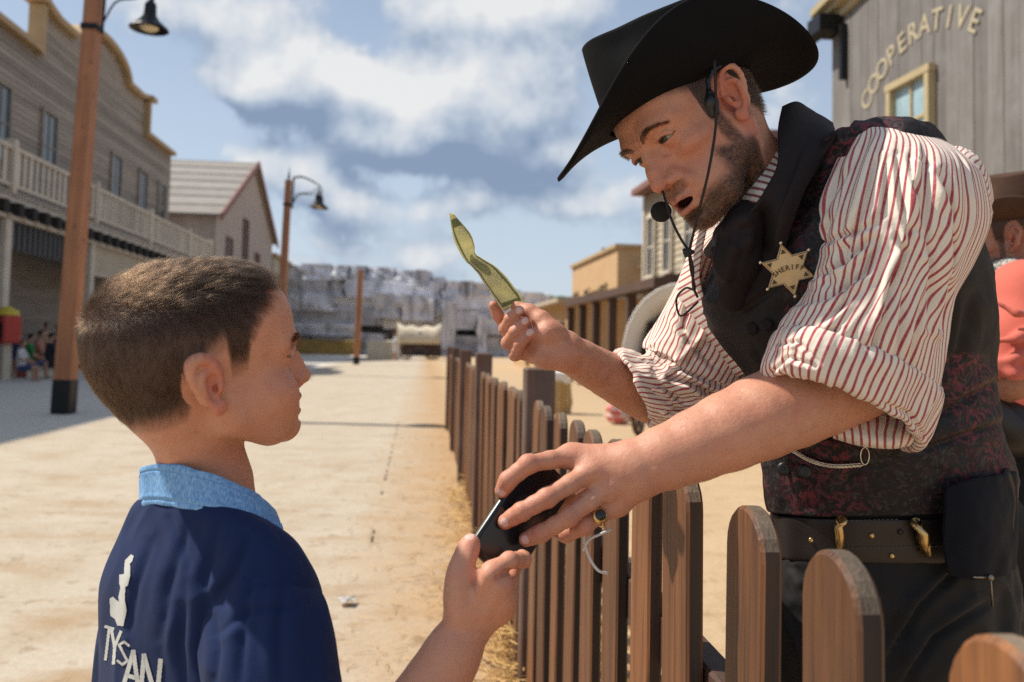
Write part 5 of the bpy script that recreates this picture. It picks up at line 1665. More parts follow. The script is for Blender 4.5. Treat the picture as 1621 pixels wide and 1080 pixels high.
def m_brocade(t, b):
    o = t.obj()
    w = t.noise(o, 22, 3, .5, 0, 'Color')
    q = t.vmath('ADD', o, t.vmath('SCALE', t.vmath('SUBTRACT', w, (.5, .5, .5)), .05))
    a = t.noise(q, 100, 5, .65, .8); c2 = t.noise(q, 130, 4, .7, .4); big = t.noise(o, 7.5, 3, .6)
    red = t.math('MULTIPLY', t.ramp(a, (.50, 0.0), (.58, 1.0)), t.ramp(big, (.42, 0.05), (.60, 1.0)))
    gr = t.ramp(c2, (.52, 0.0), (.60, 1.0))
    c = t.mix(gr, (0.010, 0.008, 0.009, 1), (0.034, 0.036, 0.035, 1))
    c = t.mix(red, c, (0.165, 0.026, 0.038, 1))
    c = t.mix(t.attr('satin'), c, (0.010, 0.0075, 0.0078, 1))
    t.put(b.inputs['Base Color'], c)
    b.inputs['Roughness'].default_value = .62; b.inputs['Specular IOR Level'].default_value = .3
    t.put(b.inputs['Normal'], t.bump(t.noise(o, 45, 4), .25, .006, t.bump(t.math('ADD', a, c2), .4, .0012)))
M_BROCADE = material('red_black_brocade', m_brocade)

def folds(mm, n, fu, fv, seed, octv=2, warp=.6):
    v, u = np.meshgrid(np.linspace(0, 1, mm), np.linspace(0, 1, n, endpoint=False), indexing='ij')
    a = 2 * math.pi * u
    P = np.stack([np.cos(a) * fu, np.sin(a) * fu, v * fv], -1).reshape(-1, 3)
    wv = vnoise(P * .6, 1.0, seed + 5, 2) * warp
    P = P + np.stack([wv, -wv, wv * .5], 1)
    return ridged(P, seed, octv).reshape(mm, n), v, u

def dress(G, disp):
    N = grid_normals(G); return G + N * disp[..., None], N

def outward(G):
    """grid whose normals look away from its axis"""
    N = grid_normals(G); c = G.mean(1, keepdims=True)
    return G if ((G - c) * N).sum() > 0 else G[:, ::-1]

def build_clothes():
    body = MAN
    # ---- vest
    VR = [(1412, 800, 1.275, 193, -6, 0, 0, -14, .130), (1408, 740, 1.27, 199, -4, 0, 0, -10, .133), (1398, 690, 1.262, 192, -4, 0, 0, -6, .133),
          (1382, 600, 1.25, 192, -6, -.01, 0, 0, .132), (1352, 505, 1.24, 223, -14, -.03, 0, 4, .145), (1336, 425, 1.235, 221, -36, -.05, 0, 6, .150),
          (1326, 350, 1.225, 190, -70, -.07, 0, 6, .135), (1330, 292, 1.215, 150, -84, -.085, 0, 6, .108), (1322, 252, 1.205, 106, -62, -.07, 0, 6, .080), (1296, 232, 1.20, 62, -34, -.04, 0, 6, .062)]
    G = outward(loft(VR, 220, 200, True, 2.25))
    f1, v, u = folds(200, 220, 2.2, 7.0, 3); f2, _, _ = folds(200, 220, 4.0, 16.0, 8)
    G, N = dress(G, .0045 * f1 + .002 * f2)
    D = np.zeros(G.shape[:2])
    for pts, w, dp in [([(1500, 560), (1420, 620), (1300, 660)], 14, .007), ([(1590, 600), (1500, 650), (1400, 690)], 14, .008), ([(1585, 670), (1500, 700), (1440, 720)], 12, .006),
                       ([(1250, 640), (1320, 690), (1420, 700)], 12, .006), ([(1540, 470), (1520, 560), (1460, 640)], 18, .008), ([(1215, 700), (1300, 735), (1390, 738)], 10, .004),
                       ([(1262, 420), (1210, 470), (1165, 500)], 9, .004), ([(1200, 560), (1235, 620), (1260, 700)], 12, .006)]:
        D += crease(G, N, pts, w, dp)
    G = G + N * D[..., None]
    vest = grid_obj('vest', G, M_BROCADE, body)
    so = vest.modifiers.new('thick', 'SOLIDIFY'); so.thickness = .004
    px, py, d = proj(G.reshape(-1, 3))
    sat = polymask(px, py, [(1000, 100), (1310, 190), (1280, 250), (1256, 320), (1238, 400), (1240, 470), (1250, 560), (1226, 660), (1212, 700), (1000, 700)])
    sat |= polymask(px, py, [(1440, 150), (1700, 150), (1700, 640), (1560, 560), (1480, 560), (1400, 330)])
    setattr_f(vest.data, 'satin', sat.astype(float))
    bm_v = [tuple(p) for p in G.reshape(-1, 3)]; bv = BVHTree.FromPolygons(bm_v, grid_faces(G.shape[0], G.shape[1]).tolist())
    cam0 = Vector((0, 0, CAM_Z))
    def on_vest(x, y, lift=.004, fall=1.12):
        dr = Vector(V(x, y, 1.0)) - cam0; L = dr.length; dr.normalize()
        h = bv.ray_cast(cam0, dr)
        if h[0] is None: return V(x, y, fall)
        return np.array(h[0] - dr * lift)
    def drape(ctrl, lift, n=26, m=40):
        A = np.array(ctrl, float)
        B_ = np.stack([spline(A[i], n) for i in range(A.shape[0])]); C = np.stack([spline(B_[:, j], m) for j in range(n)], 1)
        Gd = np.zeros(C.shape[:2] + (3,))
        for i in range(m):
            for j in range(n):
                dr = Vector(V(C[i, j, 0], C[i, j, 1], 1.0)) - cam0; L = dr.length; dr.normalize()
                h = bv.ray_cast(cam0, dr)
                dep = C[i, j, 2]
                if h[0] is not None:
                    dh = ((np.array(h[0]) - np.array(cam0)) @ np.array(CAM_ROT))[2] * -1
                    w_ = float(sstep(.50, .85, i / m)); dep = min(dep, dh - lift) * (1 - w_) + (dh - lift) * w_
                Gd[i, j] = V(C[i, j, 0], C[i, j, 1], dep)
        for _ in range(8):
            Gd[1:-1, 1:-1] = .5 * Gd[1:-1, 1:-1] + .125 * (Gd[:-2, 1:-1] + Gd[2:, 1:-1] + Gd[1:-1, :-2] + Gd[1:-1, 2:])
        return Gd
    # ---- shawl collar standing round the neck and falling to the front
    lap = drape([[(1318, 196, 1.215), (1292, 176, 1.215), (1264, 160, 1.215), (1238, 170, 1.20)],
                 [(1318, 224, 1.155), (1292, 208, 1.15), (1262, 200, 1.15), (1231, 208, 1.15)],
                 [(1272, 305, 1.10), (1256, 290, 1.09), (1250, 278, 1.10), (1230, 262, 1.11)],
                 [(1244, 385, 1.10), (1228, 366, 1.085), (1218, 345, 1.085), (1200, 318, 1.105)],
                 [(1240, 424, 1.11), (1212, 412, 1.09), (1186, 390, 1.09), (1168, 352, 1.115)],
                 [(1168, 495, 1.13), (1152, 476, 1.12), (1138, 445, 1.12), (1126, 395, 1.15)]], .0055)
    nn_ = np.cross(np.gradient(lap, axis=1), np.gradient(lap, axis=0)); nn_ /= np.linalg.norm(nn_, axis=-1, keepdims=True) + 1e-9
    nn_ *= np.sign((nn_ * (np.array([0, 0, CAM_Z]) - lap)).sum(-1, keepdims=True))
    vv, uu = np.meshgrid(np.linspace(0, 1, lap.shape[0]), np.linspace(0, 1, lap.shape[1]), indexing='ij')
    pp = np.stack([uu * 1.6 + vv * 1.2, vv * 5 - uu * 1.5, 0 * uu], -1).reshape(-1, 3)
    lap = lap + nn_ * (ridged(pp, 77, 2).reshape(uu.shape) * .0030 * np.sin(np.pi * uu) - .006 * np.sin(np.pi * uu) ** 2 * (vv < .75))[..., None]
    lo = grid_obj('lapel', lap, M_SATIN, body, False); s = lo.modifiers.new('thick', 'SOLIDIFY'); s.thickness = .003; s.offset = 0
    cb = patch([[(1318, 198, 1.22), (1300, 200, 1.27), (1280, 215, 1.33)], [(1292, 178, 1.22), (1282, 184, 1.28), (1268, 205, 1.34)], [(1264, 161, 1.22), (1258, 172, 1.28), (1250, 198, 1.34)]], 12, 12)
    c2 = grid_obj('collar_back', cb, M_SATIN, body, False); c2.modifiers.new('thick', 'SOLIDIFY').thickness = .004
    # ---- striped shirt collar and black neckcloth
    sc_ = patch([[(1238, 224, 1.165), (1216, 262, 1.145), (1192, 292, 1.135), (1160, 330, 1.16)],
                 [(1240, 245, 1.150), (1228, 276, 1.125), (1207, 306, 1.115), (1176, 340, 1.14)],
                 [(1242, 270, 1.140), (1240, 292, 1.118), (1220, 320, 1.125), (1190, 348, 1.145)]], 26, 20)
    co = grid_obj('shirt_collar', sc_, None, body, False)
    co.data.materials.append(m_stripes('striped_collar', (0.70, 0.655, 0.565), (0.20, 0.02, 0.03), .0098, .16))
    ul = co.data.uv_layers[0]
    uvs = np.array([l.uv[:] for l in ul.data]); uvs = uvs @ np.array([[.94, -.34], [.34, .94]]); ul.data.foreach_set('uv', uvs.astype(np.float32).ravel())
    co.modifiers.new('thick', 'SOLIDIFY').thickness = .003
    S = SDF()
    S.ell(V(1178, 352, 1.155), .026, k=.01)
    S.chain([V(1205, 318, 1.15), V(1180, 352, 1.135), V(1152, 375, 1.15), V(1126, 398, 1.22)], [.015, .018, .016, .010], k=.014)
    S.chain([V(1176, 360, 1.130), V(1168, 410, 1.130), V(1160, 470, 1.150)], [.020, .026, .020], k=.014, flat=((CAM_ROT @ Vector((0, 0, 1)))[:], .5))
    for a, b2 in (((1190, 345), (1170, 420)), ((1165, 350), (1150, 440)), ((1200, 330), (1150, 365))):
        S.chain([V(*a, 1.118), V((a[0] + b2[0]) / 2 + 3, (a[1] + b2[1]) / 2, 1.112), V(*b2, 1.122)], [.004, .006, .004], k=.010)
    nv, nf = S.mesh(.0025); obj('neckcloth', nv, nf, M_SATIN, body, True)

    # ---- near sleeve
    SR = [(1424, 206, 1.165, 30, 8, 0, -2, 8, .028), (1432, 214, 1.150, 72, 16, 0, -4, 10, .058), (1444, 240, 1.128, 94, 22, -.01, -6, 10, .085), (1440, 290, 1.108, 114, 18, -.01, -6, 8, .098),
          (1432, 345, 1.098, 124, 12, 0, -6, 4, .100), (1420, 405, 1.092, 114, 8, 0, 0, 0, .096), (1396, 465, 1.082, 108, 8, 0, 0, 2, .094), (1370, 525, 1.075, 124, 16, 0, 2, 8, .096),
          (1358, 575, 1.072, 124, 36, 0, 4, 22, .090), (1346, 618, 1.068, 122, 46, 0, 5, 34, .084), (1340, 640, 1.066, 119, 46, 0, 5, 40, .080)]
    G = outward(loft(SR, 300, 260, True))
    mm, n = G.shape[:2]
    f1, v, u = folds(mm, n, 4.2, 1.8, 21, 1, .5); f2, _, _ = folds(mm, n, 2.2, 4.0, 31, 2, .8)
    top = 1 - sstep(.34, .62, v)
    G, N = dress(G, (.0070 * f1 * sstep(.14, .26, v) * (.5 + .5 * top) + .0030 * f2 * sstep(.25, .45, v)) * (1 - sstep(.93, 1.0, v)))
    N = grid_normals(G); D = np.zeros((mm, n))
    def C(pts, w, dp, bl=.6): 
        nonlocal D
        D = D + crease(G, N, pts, w, dp, bl)
    C([(1398, 236), (1440, 246), (1500, 270)], 5, .0035, .2)                                   # yoke seam
    C([(1420, 245), (1424, 300), (1440, 380)], 8, .008); C([(1440, 250), (1456, 320), (1462, 400)], 8, .009); C([(1466, 258), (1466, 340), (1476, 430), (1470, 520)], 9, .011)
    C([(1388, 255), (1372, 310), (1348, 380), (1310, 450)], 9, .011); C([(1356, 245), (1322, 300), (1298, 350)], 9, .008)
    C([(1490, 275), (1512, 340), (1505, 430), (1490, 520)], 11, .016, .9); C([(1405, 250), (1398, 330), (1380, 360)], 8, .008)
    C([(1300, 385), (1345, 370), (1388, 352)], 10, .010); C([(1290, 440), (1330, 420), (1380, 378)], 10, .014, .9); C([(1262, 480), (1310, 470), (1372, 430), (1390, 380)], 11, .014)
    C([(1302, 510), (1338, 480), (1342, 440)], 9, .010); C([(1420, 375), (1434, 400), (1415, 440), (1400, 500)], 9, .012, .9); C([(1400, 500), (1385, 540), (1380, 575)], 10, .010)
    C([(1432, 460), (1428, 520), (1418, 570)], 10, .010); C([(1470, 440), (1452, 520), (1440, 590)], 10, .010); C([(1258, 560), (1290, 545), (1325, 520)], 9, .009)
    C([(1330, 300), (1318, 340), (1300, 385)], 8, .006); C([(1440, 370), (1448, 360), (1462, 375)], 7, .006)
    N = grid_normals(G)
    for _ in range(2): D[1:-1] = .5 * D[1:-1] + .125 * (D[:-2] + D[2:] + np.roll(D, 1, 1)[1:-1] + np.roll(D, -1, 1)[1:-1])
    G = G + N * (D * .72)[..., None]
    sl = grid_obj('sleeve', G, M_STRIPE, body, True, 66 * STRIPE_PER)
    sl.modifiers.new('thick', 'SOLIDIFY').thickness = .0016
    # ---- turned-up cuff
    CR = [(1362, 574, 1.072, 117, 44, 0, 4, 26, .086), (1360, 577, 1.071, 126, 47, 0, 4, 30, .094), (1354, 592, 1.070, 130, 48, 0, 4, 32, .098), (1347, 612, 1.069, 130, 48, 0, 5, 34, .097),
          (1340, 634, 1.067, 128, 48, 0, 5, 38, .094), (1336, 648, 1.066, 123, 47, 0, 5, 40, .089), (1338, 645, 1.066, 115, 44, 0, 5, 39, .082), (1352, 604, 1.068, 112, 43, 0, 5, 34, .080)]
    G = outward(loft(CR, 300, 60, True)); mm, n = G.shape[:2]
    f1, v, u = folds(mm, n, 2.6, 1.4, 41, 2, .6); f2, _, _ = folds(mm, n, 6.0, 2.0, 44, 2, .6)
    G, N = dress(G, .005 * f1 + .0022 * f2)
    D = crease(G, N, [(1235, 545), (1262, 540), (1298, 575)], 6, .005) + crease(G, N, [(1222, 590), (1245, 565), (1290, 580)], 7, .005) + crease(G, N, [(1400, 640), (1440, 655), (1462, 690)], 8, .005)
    G = G + N * D[..., None]
    grid_obj('cuff', G, M_STRIPE, body, True, 68 * STRIPE_PER)
    # hanging underside of the turned cuff below the arm
    un = patch([[(1290, 636, 1.10), (1350, 640, 1.10), (1410, 656, 1.09), (1458, 672, 1.07)], [(1316, 680, 1.068), (1360, 690, 1.052), (1405, 698, 1.05), (1444, 698, 1.07)],
                [(1320, 692, 1.085), (1362, 704, 1.075), (1405, 708, 1.075), (1434, 704, 1.09)], [(1330, 680, 1.13), (1362, 690, 1.13), (1400, 692, 1.13), (1425, 690, 1.13)]], 60, 24)
    w = vnoise(un.reshape(-1, 3), 45, 4, 2).reshape(un.shape[:2]); un = un + camdir(0, 0, 1) * (w * .004)[..., None]
    grid_obj('cuff_underside', un, M_STRIPE, body, False).modifiers.new('thick', 'SOLIDIFY').thickness = .002
    # ---- fullness of the shirt behind the arm
    pf = patch([[(1488, 238, 1.150), (1505, 262, 1.120), (1512, 300, 1.105), (1508, 350, 1.10), (1500, 400, 1.105), (1494, 430, 1.12)],
                [(1510, 232, 1.160), (1530, 252, 1.125), (1540, 295, 1.105), (1538, 345, 1.10), (1522, 395, 1.11), (1506, 436, 1.13)],
                [(1532, 238, 1.180), (1552, 265, 1.150), (1562, 305, 1.135), (1560, 345, 1.135), (1545, 390, 1.14), (1516, 432, 1.15)],
                [(1535, 246, 1.230), (1556, 275, 1.220), (1566, 315, 1.215), (1562, 355, 1.215), (1545, 395, 1.21), (1518, 430, 1.20)]], 90, 44)
    q = np.stack([np.linspace(0, 1, 44)[:, None] * np.ones(90) * 2.2, np.linspace(0, 1, 90)[None] * np.ones((44, 1)) * 5.0, np.zeros((44, 90))], -1).reshape(-1, 3)
    r_ = ridged(q + vnoise(q, 1.2, 5, 2)[:, None] * .5, 12, 2).reshape(44, 90)
    pf = pf + camdir(.5, 0, .8) * (r_ * .007)[..., None]
    po = grid_obj('sleeve_back', pf, M_STRIPE, body, False); po.modifiers.new('thick', 'SOLIDIFY').thickness = .002
    ul = po.data.uv_layers[0]; uvs = np.array([l.uv[:] for l in ul.data]); uvs = uvs @ np.array([[.80, -.6], [.6, .80]]); ul.data.foreach_set('uv', uvs.astype(np.float32).ravel())

    # ---- far sleeve
    FR = [(1196, 372, 1.37, 60, 22, 0, 0, 0, .055), (1180, 410, 1.365, 84, 22, 0, 0, 2, .072), (1160, 470, 1.365, 92, 18, 0, 0, 2, .080), (1140, 530, 1.365, 98, 18, 0, 0, 2, .084),
          (1118, 578, 1.365, 92, 36, 0, 0, 2, .084), (1092, 608, 1.36, 66, 56, 0, -4, 2, .080), (1062, 620, 1.35, 42, 60, 0, -6, 2, .072), (1034, 622, 1.335, 32, 58, 0, -8, 2, .064), (1014, 620, 1.325, 27, 57, 0, -8, 2, .058)]
    G = outward(loft(FR, 240, 220, True)); mm, n = G.shape[:2]
    f1, v, u = folds(mm, n, 2.4, 3.6, 51, 1, .7); f2, _, _ = folds(mm, n, 2.4, 8.0, 57, 1, .9)
    G, N = dress(G, .005 * f1 * sstep(.05, .2, v) + .0035 * f2 * sstep(.35, .55, v)); N = grid_normals(G); D = np.zeros((mm, n))
    for pts, w, dp in [([(1150, 480), (1120, 540), (1060, 600)], 9, .010), ([(1058, 598), (1100, 608), (1150, 640)], 9, .012), ([(1040, 560), (1090, 590), (1160, 618)], 8, .010), ([(1046, 640), (1080, 650), (1130, 660)], 8, .010),
                       ([(1110, 440), (1140, 500), (1190, 545)], 9, .010), ([(1070, 500), (1090, 540), (1130, 580)], 9, .008), ([(1020, 600), (1050, 612), (1085, 640)], 7, .008), ([(1025, 650), (1050, 640), (1080, 665)], 7, .008), ([(1100, 420), (1095, 470), (1080, 520)], 8, .007)]:
        D += crease(G, N, pts, w, dp)
    G = G + N * D[..., None]
    grid_obj('sleeve', G, M_STRIPE, body, True, 60 * STRIPE_PER).modifiers.new('thick', 'SOLIDIFY').thickness = .0016
    CR = [(1044, 622, 1.342, 34, 58, 0, -8, 2, .064), (1040, 622, 1.340, 36, 64, 0, -8, 2, .070), (1026, 620, 1.332, 33, 64, 0, -8, 2, .069), (1010, 617, 1.325, 30, 62, 0, -8, 2, .065), (1004, 616, 1.322, 27, 57, 0, -8, 2, .060), (1016, 618, 1.326, 24, 52, 0, -8, 2, .054)]
    G = outward(loft(CR, 220, 50, True)); mm, n = G.shape[:2]
    f1, v, u = folds(mm, n, 3.0, 2.0, 61, 2, .6)
    G, N = dress(G, .0045 * f1)
    grid_obj('cuff', G, M_STRIPE, body, True, 52 * STRIPE_PER)
    # shirt front between vest and far sleeve
    fr = patch([[(1122, 350, 1.26), (1112, 400, 1.25), (1110, 450, 1.25), (1135, 520, 1.25), (1180, 590, 1.25)], [(1100, 372, 1.32), (1085, 420, 1.31), (1075, 470, 1.31), (1105, 540, 1.31), (1160, 600, 1.31)]], 60, 16)
    grid_obj('shirt_front', fr, M_STRIPE, body, False).modifiers.new('thick', 'SOLIDIFY').thickness = .002

    # ---- trousers, belt, pouch
    TR = [(1412, 790, 1.275, 186, -4, 0, 0, -14, .122), (1412, 835, 1.278, 186, -2, 0, 0, -14, .124), (1412, 900, 1.285, 192, 0, 0, 0, -10, .132), (1412, 1000, 1.29, 202, 0, 0, 0, -8, .138), (1412, 1120, 1.30, 205, 0, 0, 0, -6, .135), (1414, 1180, 1.30, 190, 0, 0, 0, 0, .11)]
    G = outward(loft(TR, 200, 120, True, 2.3)); f1, v, u = folds(120, 200, 2.4, 5.0, 71, 3, .9)
    G, N = dress(G, .010 * f1 * sstep(.25, .5, v))
    D = crease(G, N, [(1520, 900), (1460, 960), (1400, 1060)], 14, .012) + crease(G, N, [(1560, 960), (1480, 1010), (1430, 1090)], 14, .012) + crease(G, N, [(1260, 900), (1300, 960), (1320, 1080)], 13, .010)
    G = G + N * D[..., None]
    tr = grid_obj('trousers', G, M_BLACKCLOTH, body)
    for xs in ((1322, 1310), (1508, 1522)):
        LR = [(xs[0], 1080, 1.30, 112, 0, 0, 0, 0, .105), (xs[0], 1200, 1.305, 104, 0, 0, 0, 0, .10), (xs[1], 1450, 1.31, 80, 0, 0, 0, 0, .08), (xs[1], 1700, 1.32, 68, 0, 0, 0, 0, .068), (xs[1], 1845, 1.33, 66, 0, 0, 0, 0, .07)]
        G = outward(loft(LR, 90, 110, True)); f1, v, u = folds(110, 90, 1.6, 8.0, 75 + xs[0], 2, .9); G, N = dress(G, .008 * f1)
        grid_obj('trouser_leg', G, M_BLACKCLOTH, tr)
        B_ = SDF(); a = V(xs[1], 1800, 1.33); foot = a.copy(); foot[2] = .0
        B_.cap(a, (a[0], a[1], .09), .055, .05); B_.ell((a[0] - .06, a[1] - .03, .045), (.135, .05, .045), k=.03); B_.box((a[0] - .05, a[1] - .03, .012), (.27, .095, .024), None, .01)
        bv_, bf_ = B_.mesh(.006); obj('boot', bv_, bf_, M_LEATHER, body, True)
    BR = [(1412, 812, 1.277, 186, 0, 0, 0, -12, .124), (1412, 813, 1.277, 193, 0, 0, 0, -12, .130), (1412, 845, 1.279, 194, 1, 0, 0, -12, .131), (1412, 878, 1.281, 194, 2, 0, 0, -12, .131), (1412, 880, 1.281, 187, 2, 0, 0, -12, .125)]
    G = outward(loft(BR, 200, 30, True, 2.3)); belt = grid_obj('belt', G, M_LEATHER, body)
    bb = BVHTree.FromPolygons([tuple(p) for p in G.reshape(-1, 3)], grid_faces(30, 200).tolist())
    def on_belt(x, y, lift=.004):
        dr = Vector(V(x, y, 1.0)) - cam0; dr.normalize(); h = bb.ray_cast(cam0, dr)
        return np.array(h[0] - dr * lift) if h[0] is not None else V(x, y, 1.15)
    # second, upper belt edge line and stitching
    st = MB()
    for x in range(1340, 1520, 7):
        for y in (824, 868): st.tube([on_belt(x, y + (x - 1340) * -.02, .0012), on_belt(x + 4, y + (x - 1340) * -.02, .0012)], .0006, 4)
    tag(st.build('stitching', simple('pale_stitching', (0.13, 0.10, 0.085), .8), belt), kind='stuff')
    b = MB()
    b.tube([on_belt(1396, 819, .009), on_belt(1374, 820, .011), on_belt(1346, 819, .012), on_belt(1332, 824, .011), on_belt(1328, 834, .010), on_belt(1329, 845, .009), on_belt(1330, 874, .009)], [.0045, .0062, .0068, .0070, .0060, .0062, .0050], 8)
    b.build('buckle', M_GOLD, body, True)
    b = MB(); b.tube([on_belt(1440, 811, .010), on_belt(1450, 828, .013), on_belt(1460, 845, .014), on_belt(1463, 858, .013), on_belt(1467, 878, .010)], [.0060, .0070, .0085, .0078, .0062], 8)
    b.build('belt_loop', M_GOLD, body, True)
    for x, y in ((1425, 842), (1380, 848), (1284, 855), (1412, 880)): MB().lathe([(.0005, 0), (.004, 0), (.0035, .002), (.001, .0028)], 10, on_belt(x, y, .0), camdir(0, 0, 1)).build('belt_stud', M_GOLD if x != 1425 else M_BLACKPL, belt, True)
    pk = patch([[(1495, 772, 1.135), (1535, 760, 1.14), (1575, 752, 1.17), (1600, 745, 1.22)], [(1492, 820, 1.125), (1540, 815, 1.125), (1580, 808, 1.16), (1602, 800, 1.22)], [(1494, 880, 1.125), (1540, 885, 1.125), (1582, 880, 1.16), (1604, 870, 1.22)], [(1498, 905, 1.13), (1540, 915, 1.13), (1582, 908, 1.165), (1602, 900, 1.22)]], 40, 36)
    w = vnoise(pk.reshape(-1, 3), 22, 6, 3).reshape(pk.shape[:2]); pk = pk + camdir(0, 0, 1) * (w * .006)[..., None]
    grid_obj('pouch', pk, M_NAVY, body, False).modifiers.new('thick', 'SOLIDIFY').thickness = .006
    b = MB(); b.tube([V(1510, 908, 1.122), V(1545, 914, 1.12), V(1568, 914, 1.13)], .0016, 6); b.tube([V(1568, 914, 1.13), V(1571, 960, 1.14)], .0016, 6); b.lathe([(.0005, 0), (.0045, 0), (.004, .003), (.001, .004)], 10, V(1567, 914, 1.128), camdir(0, 0, 1))
    b.build('pouch_rivet', simple('tarnished_metal', (.25, .22, .17), .35, .9), body, True)
    b = MB(); b.tube(spline([V(1590, 745, 1.19), V(1600, 780, 1.20), V(1598, 830, 1.20), V(1590, 880, 1.2)], 14), .006, 8); b.build('holster_strap', M_LEATHER, body, True)

    # ---- buttons, chain
    def button(x, y, r=.0085):
        p = on_vest(x, y, .002)
        o = MB().lathe([(.0005, .001), (r * .8, .001), (r, .003), (r * .9, .0055), (r * .5, .0065), (.0005, .005)], 18, p, camdir(-.25, .1, .96)).build('button', M_SATIN if r < .009 else M_BLACKPL, body, True)
    for x, y in ((1190, 521), (1214, 515), (1241, 742), (1273, 746)): button(x, y, .0095 if x > 1230 else .0085)
    ch = MB(); P = spline([(1254, 713), (1285, 730), (1320, 738), (1364, 736)], 44)
    L = np.array([on_vest(x, y, .0055) for x, y in P])
    for i in range(0, 43):
        a, c = L[i], L[i + 1]; m = (a + c) / 2; t_ = (c - a) / np.linalg.norm(c - a)
        nn = camdir(0, 0, 1); w = np.cross(t_, nn) if i % 2 else nn - t_ * (nn @ t_)
        w = w / np.linalg.norm(w)
        pts = [m + t_ * .0036 * math.cos(q) + w * .0022 * math.sin(q) for q in np.linspace(0, 2 * math.pi, 9)]
        ch.tube(pts, .0010, 6, False)
    ch.build('watch_chain', M_SILVER, body, True)
    b = MB(); c = on_vest(1369, 722, .006); b.tube([c + camdir(.0055 * math.cos(q), .011 * math.sin(q), 0) for q in np.linspace(0, 2 * math.pi, 20)], .0008, 6, False); b.build('chain_clip', M_SILVER, body, True)

    # ---- badge
    T = bpy.data.objects.new('badge', None)
    bc = on_vest(1247, 427, .016)
    nz = camdir(-.22, -.05, .97); up = camdir(-.26, .965, 0); up = up - nz * (up @ nz); up /= np.linalg.norm(up); rt = np.cross(up, nz)
    Q = Matrix(np.stack([rt, up, nz], 1).tolist())
    ol = []
    for k in range(12):
        a = math.pi / 6 * k + math.pi / 2; r = .0335 if k % 2 == 0 else .0192
        ol.append((r * math.cos(a), r * math.sin(a)))
    P = []; F = []
    rings = [(1.0, 0), (1.0, .0016), (.93, .0026), (.86, .0017)]
    for s_, z in rings: P += [(x * s_, y * s_, z) for x, y in ol]
    P.append((0, 0, .0024))
    for r in range(3): F += [(r * 12 + i, r * 12 + (i + 1) % 12, (r + 1) * 12 + (i + 1) % 12, (r + 1) * 12 + i) for i in range(12)]
    F += [(36 + i, 36 + (i + 1) % 12, 48) for i in range(12)]; F.append(tuple(range(12))[::-1])
    brass = simple('badge_brass', (0.56, 0.40, 0.21), .45, .8, .18, 70, .12, 300, .0008)
    bo = obj('badge', P, F, brass, body)
    bo.matrix_world = Matrix.Translation(bc) @ Q.to_4x4()
    for k in range(0, 12, 2): MB().lathe([(.0004, -.0026), (.0018, -.0018), (.0026, 0), (.0018, .0018), (.0004, .0026)], 10, (ol[k][0] * 1.02, ol[k][1] * 1.02, .0022)).build('ball_tip', simple('bright_brass', (0.85, 0.72, 0.48), .22, .9, .05), bo, True)
    ink = simple('dark_engraving', (0.085, 0.05, 0.022), .6, .3, .1)
    word = 'SHERIFF'
    for i, chx in enumerate(word):
        o = text_mesh('letter', chx, .0088, .0003, .00012, ink, bo); a = (i - 3) * .17
        o.matrix_local = Matrix.Translation((math.sin(a) * .0345, -.0325 + .0345 * math.cos(a), .0033)) @ Matrix.Rotation(-a, 4, 'Z')
    # dark shading wells engraved towards each point
    eng = MB()
    for k in range(0, 12, 2):
        a = math.pi / 6 * k + math.pi / 2; c_ = np.array([math.cos(a), math.sin(a)]); s_ = np.array([-c_[1], c_[0]])
        q1, q2, q3 = c_ * .0265, c_ * .0205 + s_ * .0034, c_ * .0205 - s_ * .0034
        eng.add([(*q1, .0027), (*q2, .0027), (*q3, .0027), (*q1, .0023), (*q2, .0023), (*q3, .0023)], [(0, 1, 2), (3, 5, 4), (0, 3, 4, 1), (1, 4, 5, 2), (2, 5, 3, 0)])
    eng.build('engraving', ink, bo)

    # ---- headset and hat cord
    b = MB()
    ear = V(1128, 163, 1.078)
    S = SDF(); S.chain([V(1124, 150, 1.078), V(1126, 163, 1.074), V(1129, 178, 1.076)], [.006, .0085, .0075], k=.004); S.chain([V(1122, 150, 1.079), V(1121, 128, 1.085), V(1128, 112, 1.09), V(1140, 104, 1.10)], [.0035, .003, .0026, .0024], k=.003)
    hv, hf = S.mesh(.0014); hs = obj('headset', hv, hf, M_BLACKPL, body, True)
    b.tube(spline([V(1085, 300, 1.235), V(1062, 318, 1.20), V(1052, 330, 1.175), V(1047, 335, 1.165)], 16), .0012, 6); b.build('mic_boom', M_BLACKPL, hs, True)
    S = SDF(); S.ell(V(1046.5, 335.5, 1.165), .0138)
    hv, hf = S.mesh(.0014); hv = hv + vnormals(hv, hf) * (vnoise(hv, 900, 3) * .0004)[:, None]
    obj('mic_foam', hv, hf, simple('black_foam', (.010, .010, .010), .95, 0, .3, 300), hs, True)
    cord = simple('dark_cord', (0.016, 0.009, 0.008), .7, 0, .3, 200)
    b = MB()
    b.tube(spline([V(1131, 96, 1.07), V(1133, 150, 1.066), V(1133, 200, 1.062), V(1122, 270, 1.045), V(1106, 335, 1.055), V(1091, 398, 1.07)], 40), .0017, 8)
    b.tube(spline([V(1042, 285, 1.14), V(1050, 306, 1.115), V(1062, 345, 1.09), V(1076, 375, 1.075), V(1091, 398, 1.07)], 30), .0017, 8)
    b.tube(spline([V(1091, 398, 1.07), V(1097, 425, 1.08), V(1097, 452, 1.10), V(1104, 470, 1.13)], 20), .0017, 8)
    b.tube(spline([V(1090, 398, 1.072), V(1094, 430, 1.085), V(1100, 458, 1.11), V(1086, 456, 1.16), V(1072, 470, 1.20), V(1072, 490, 1.22), V(1080, 500, 1.22), V(1105, 478, 1.20)], 40), .0015, 8)
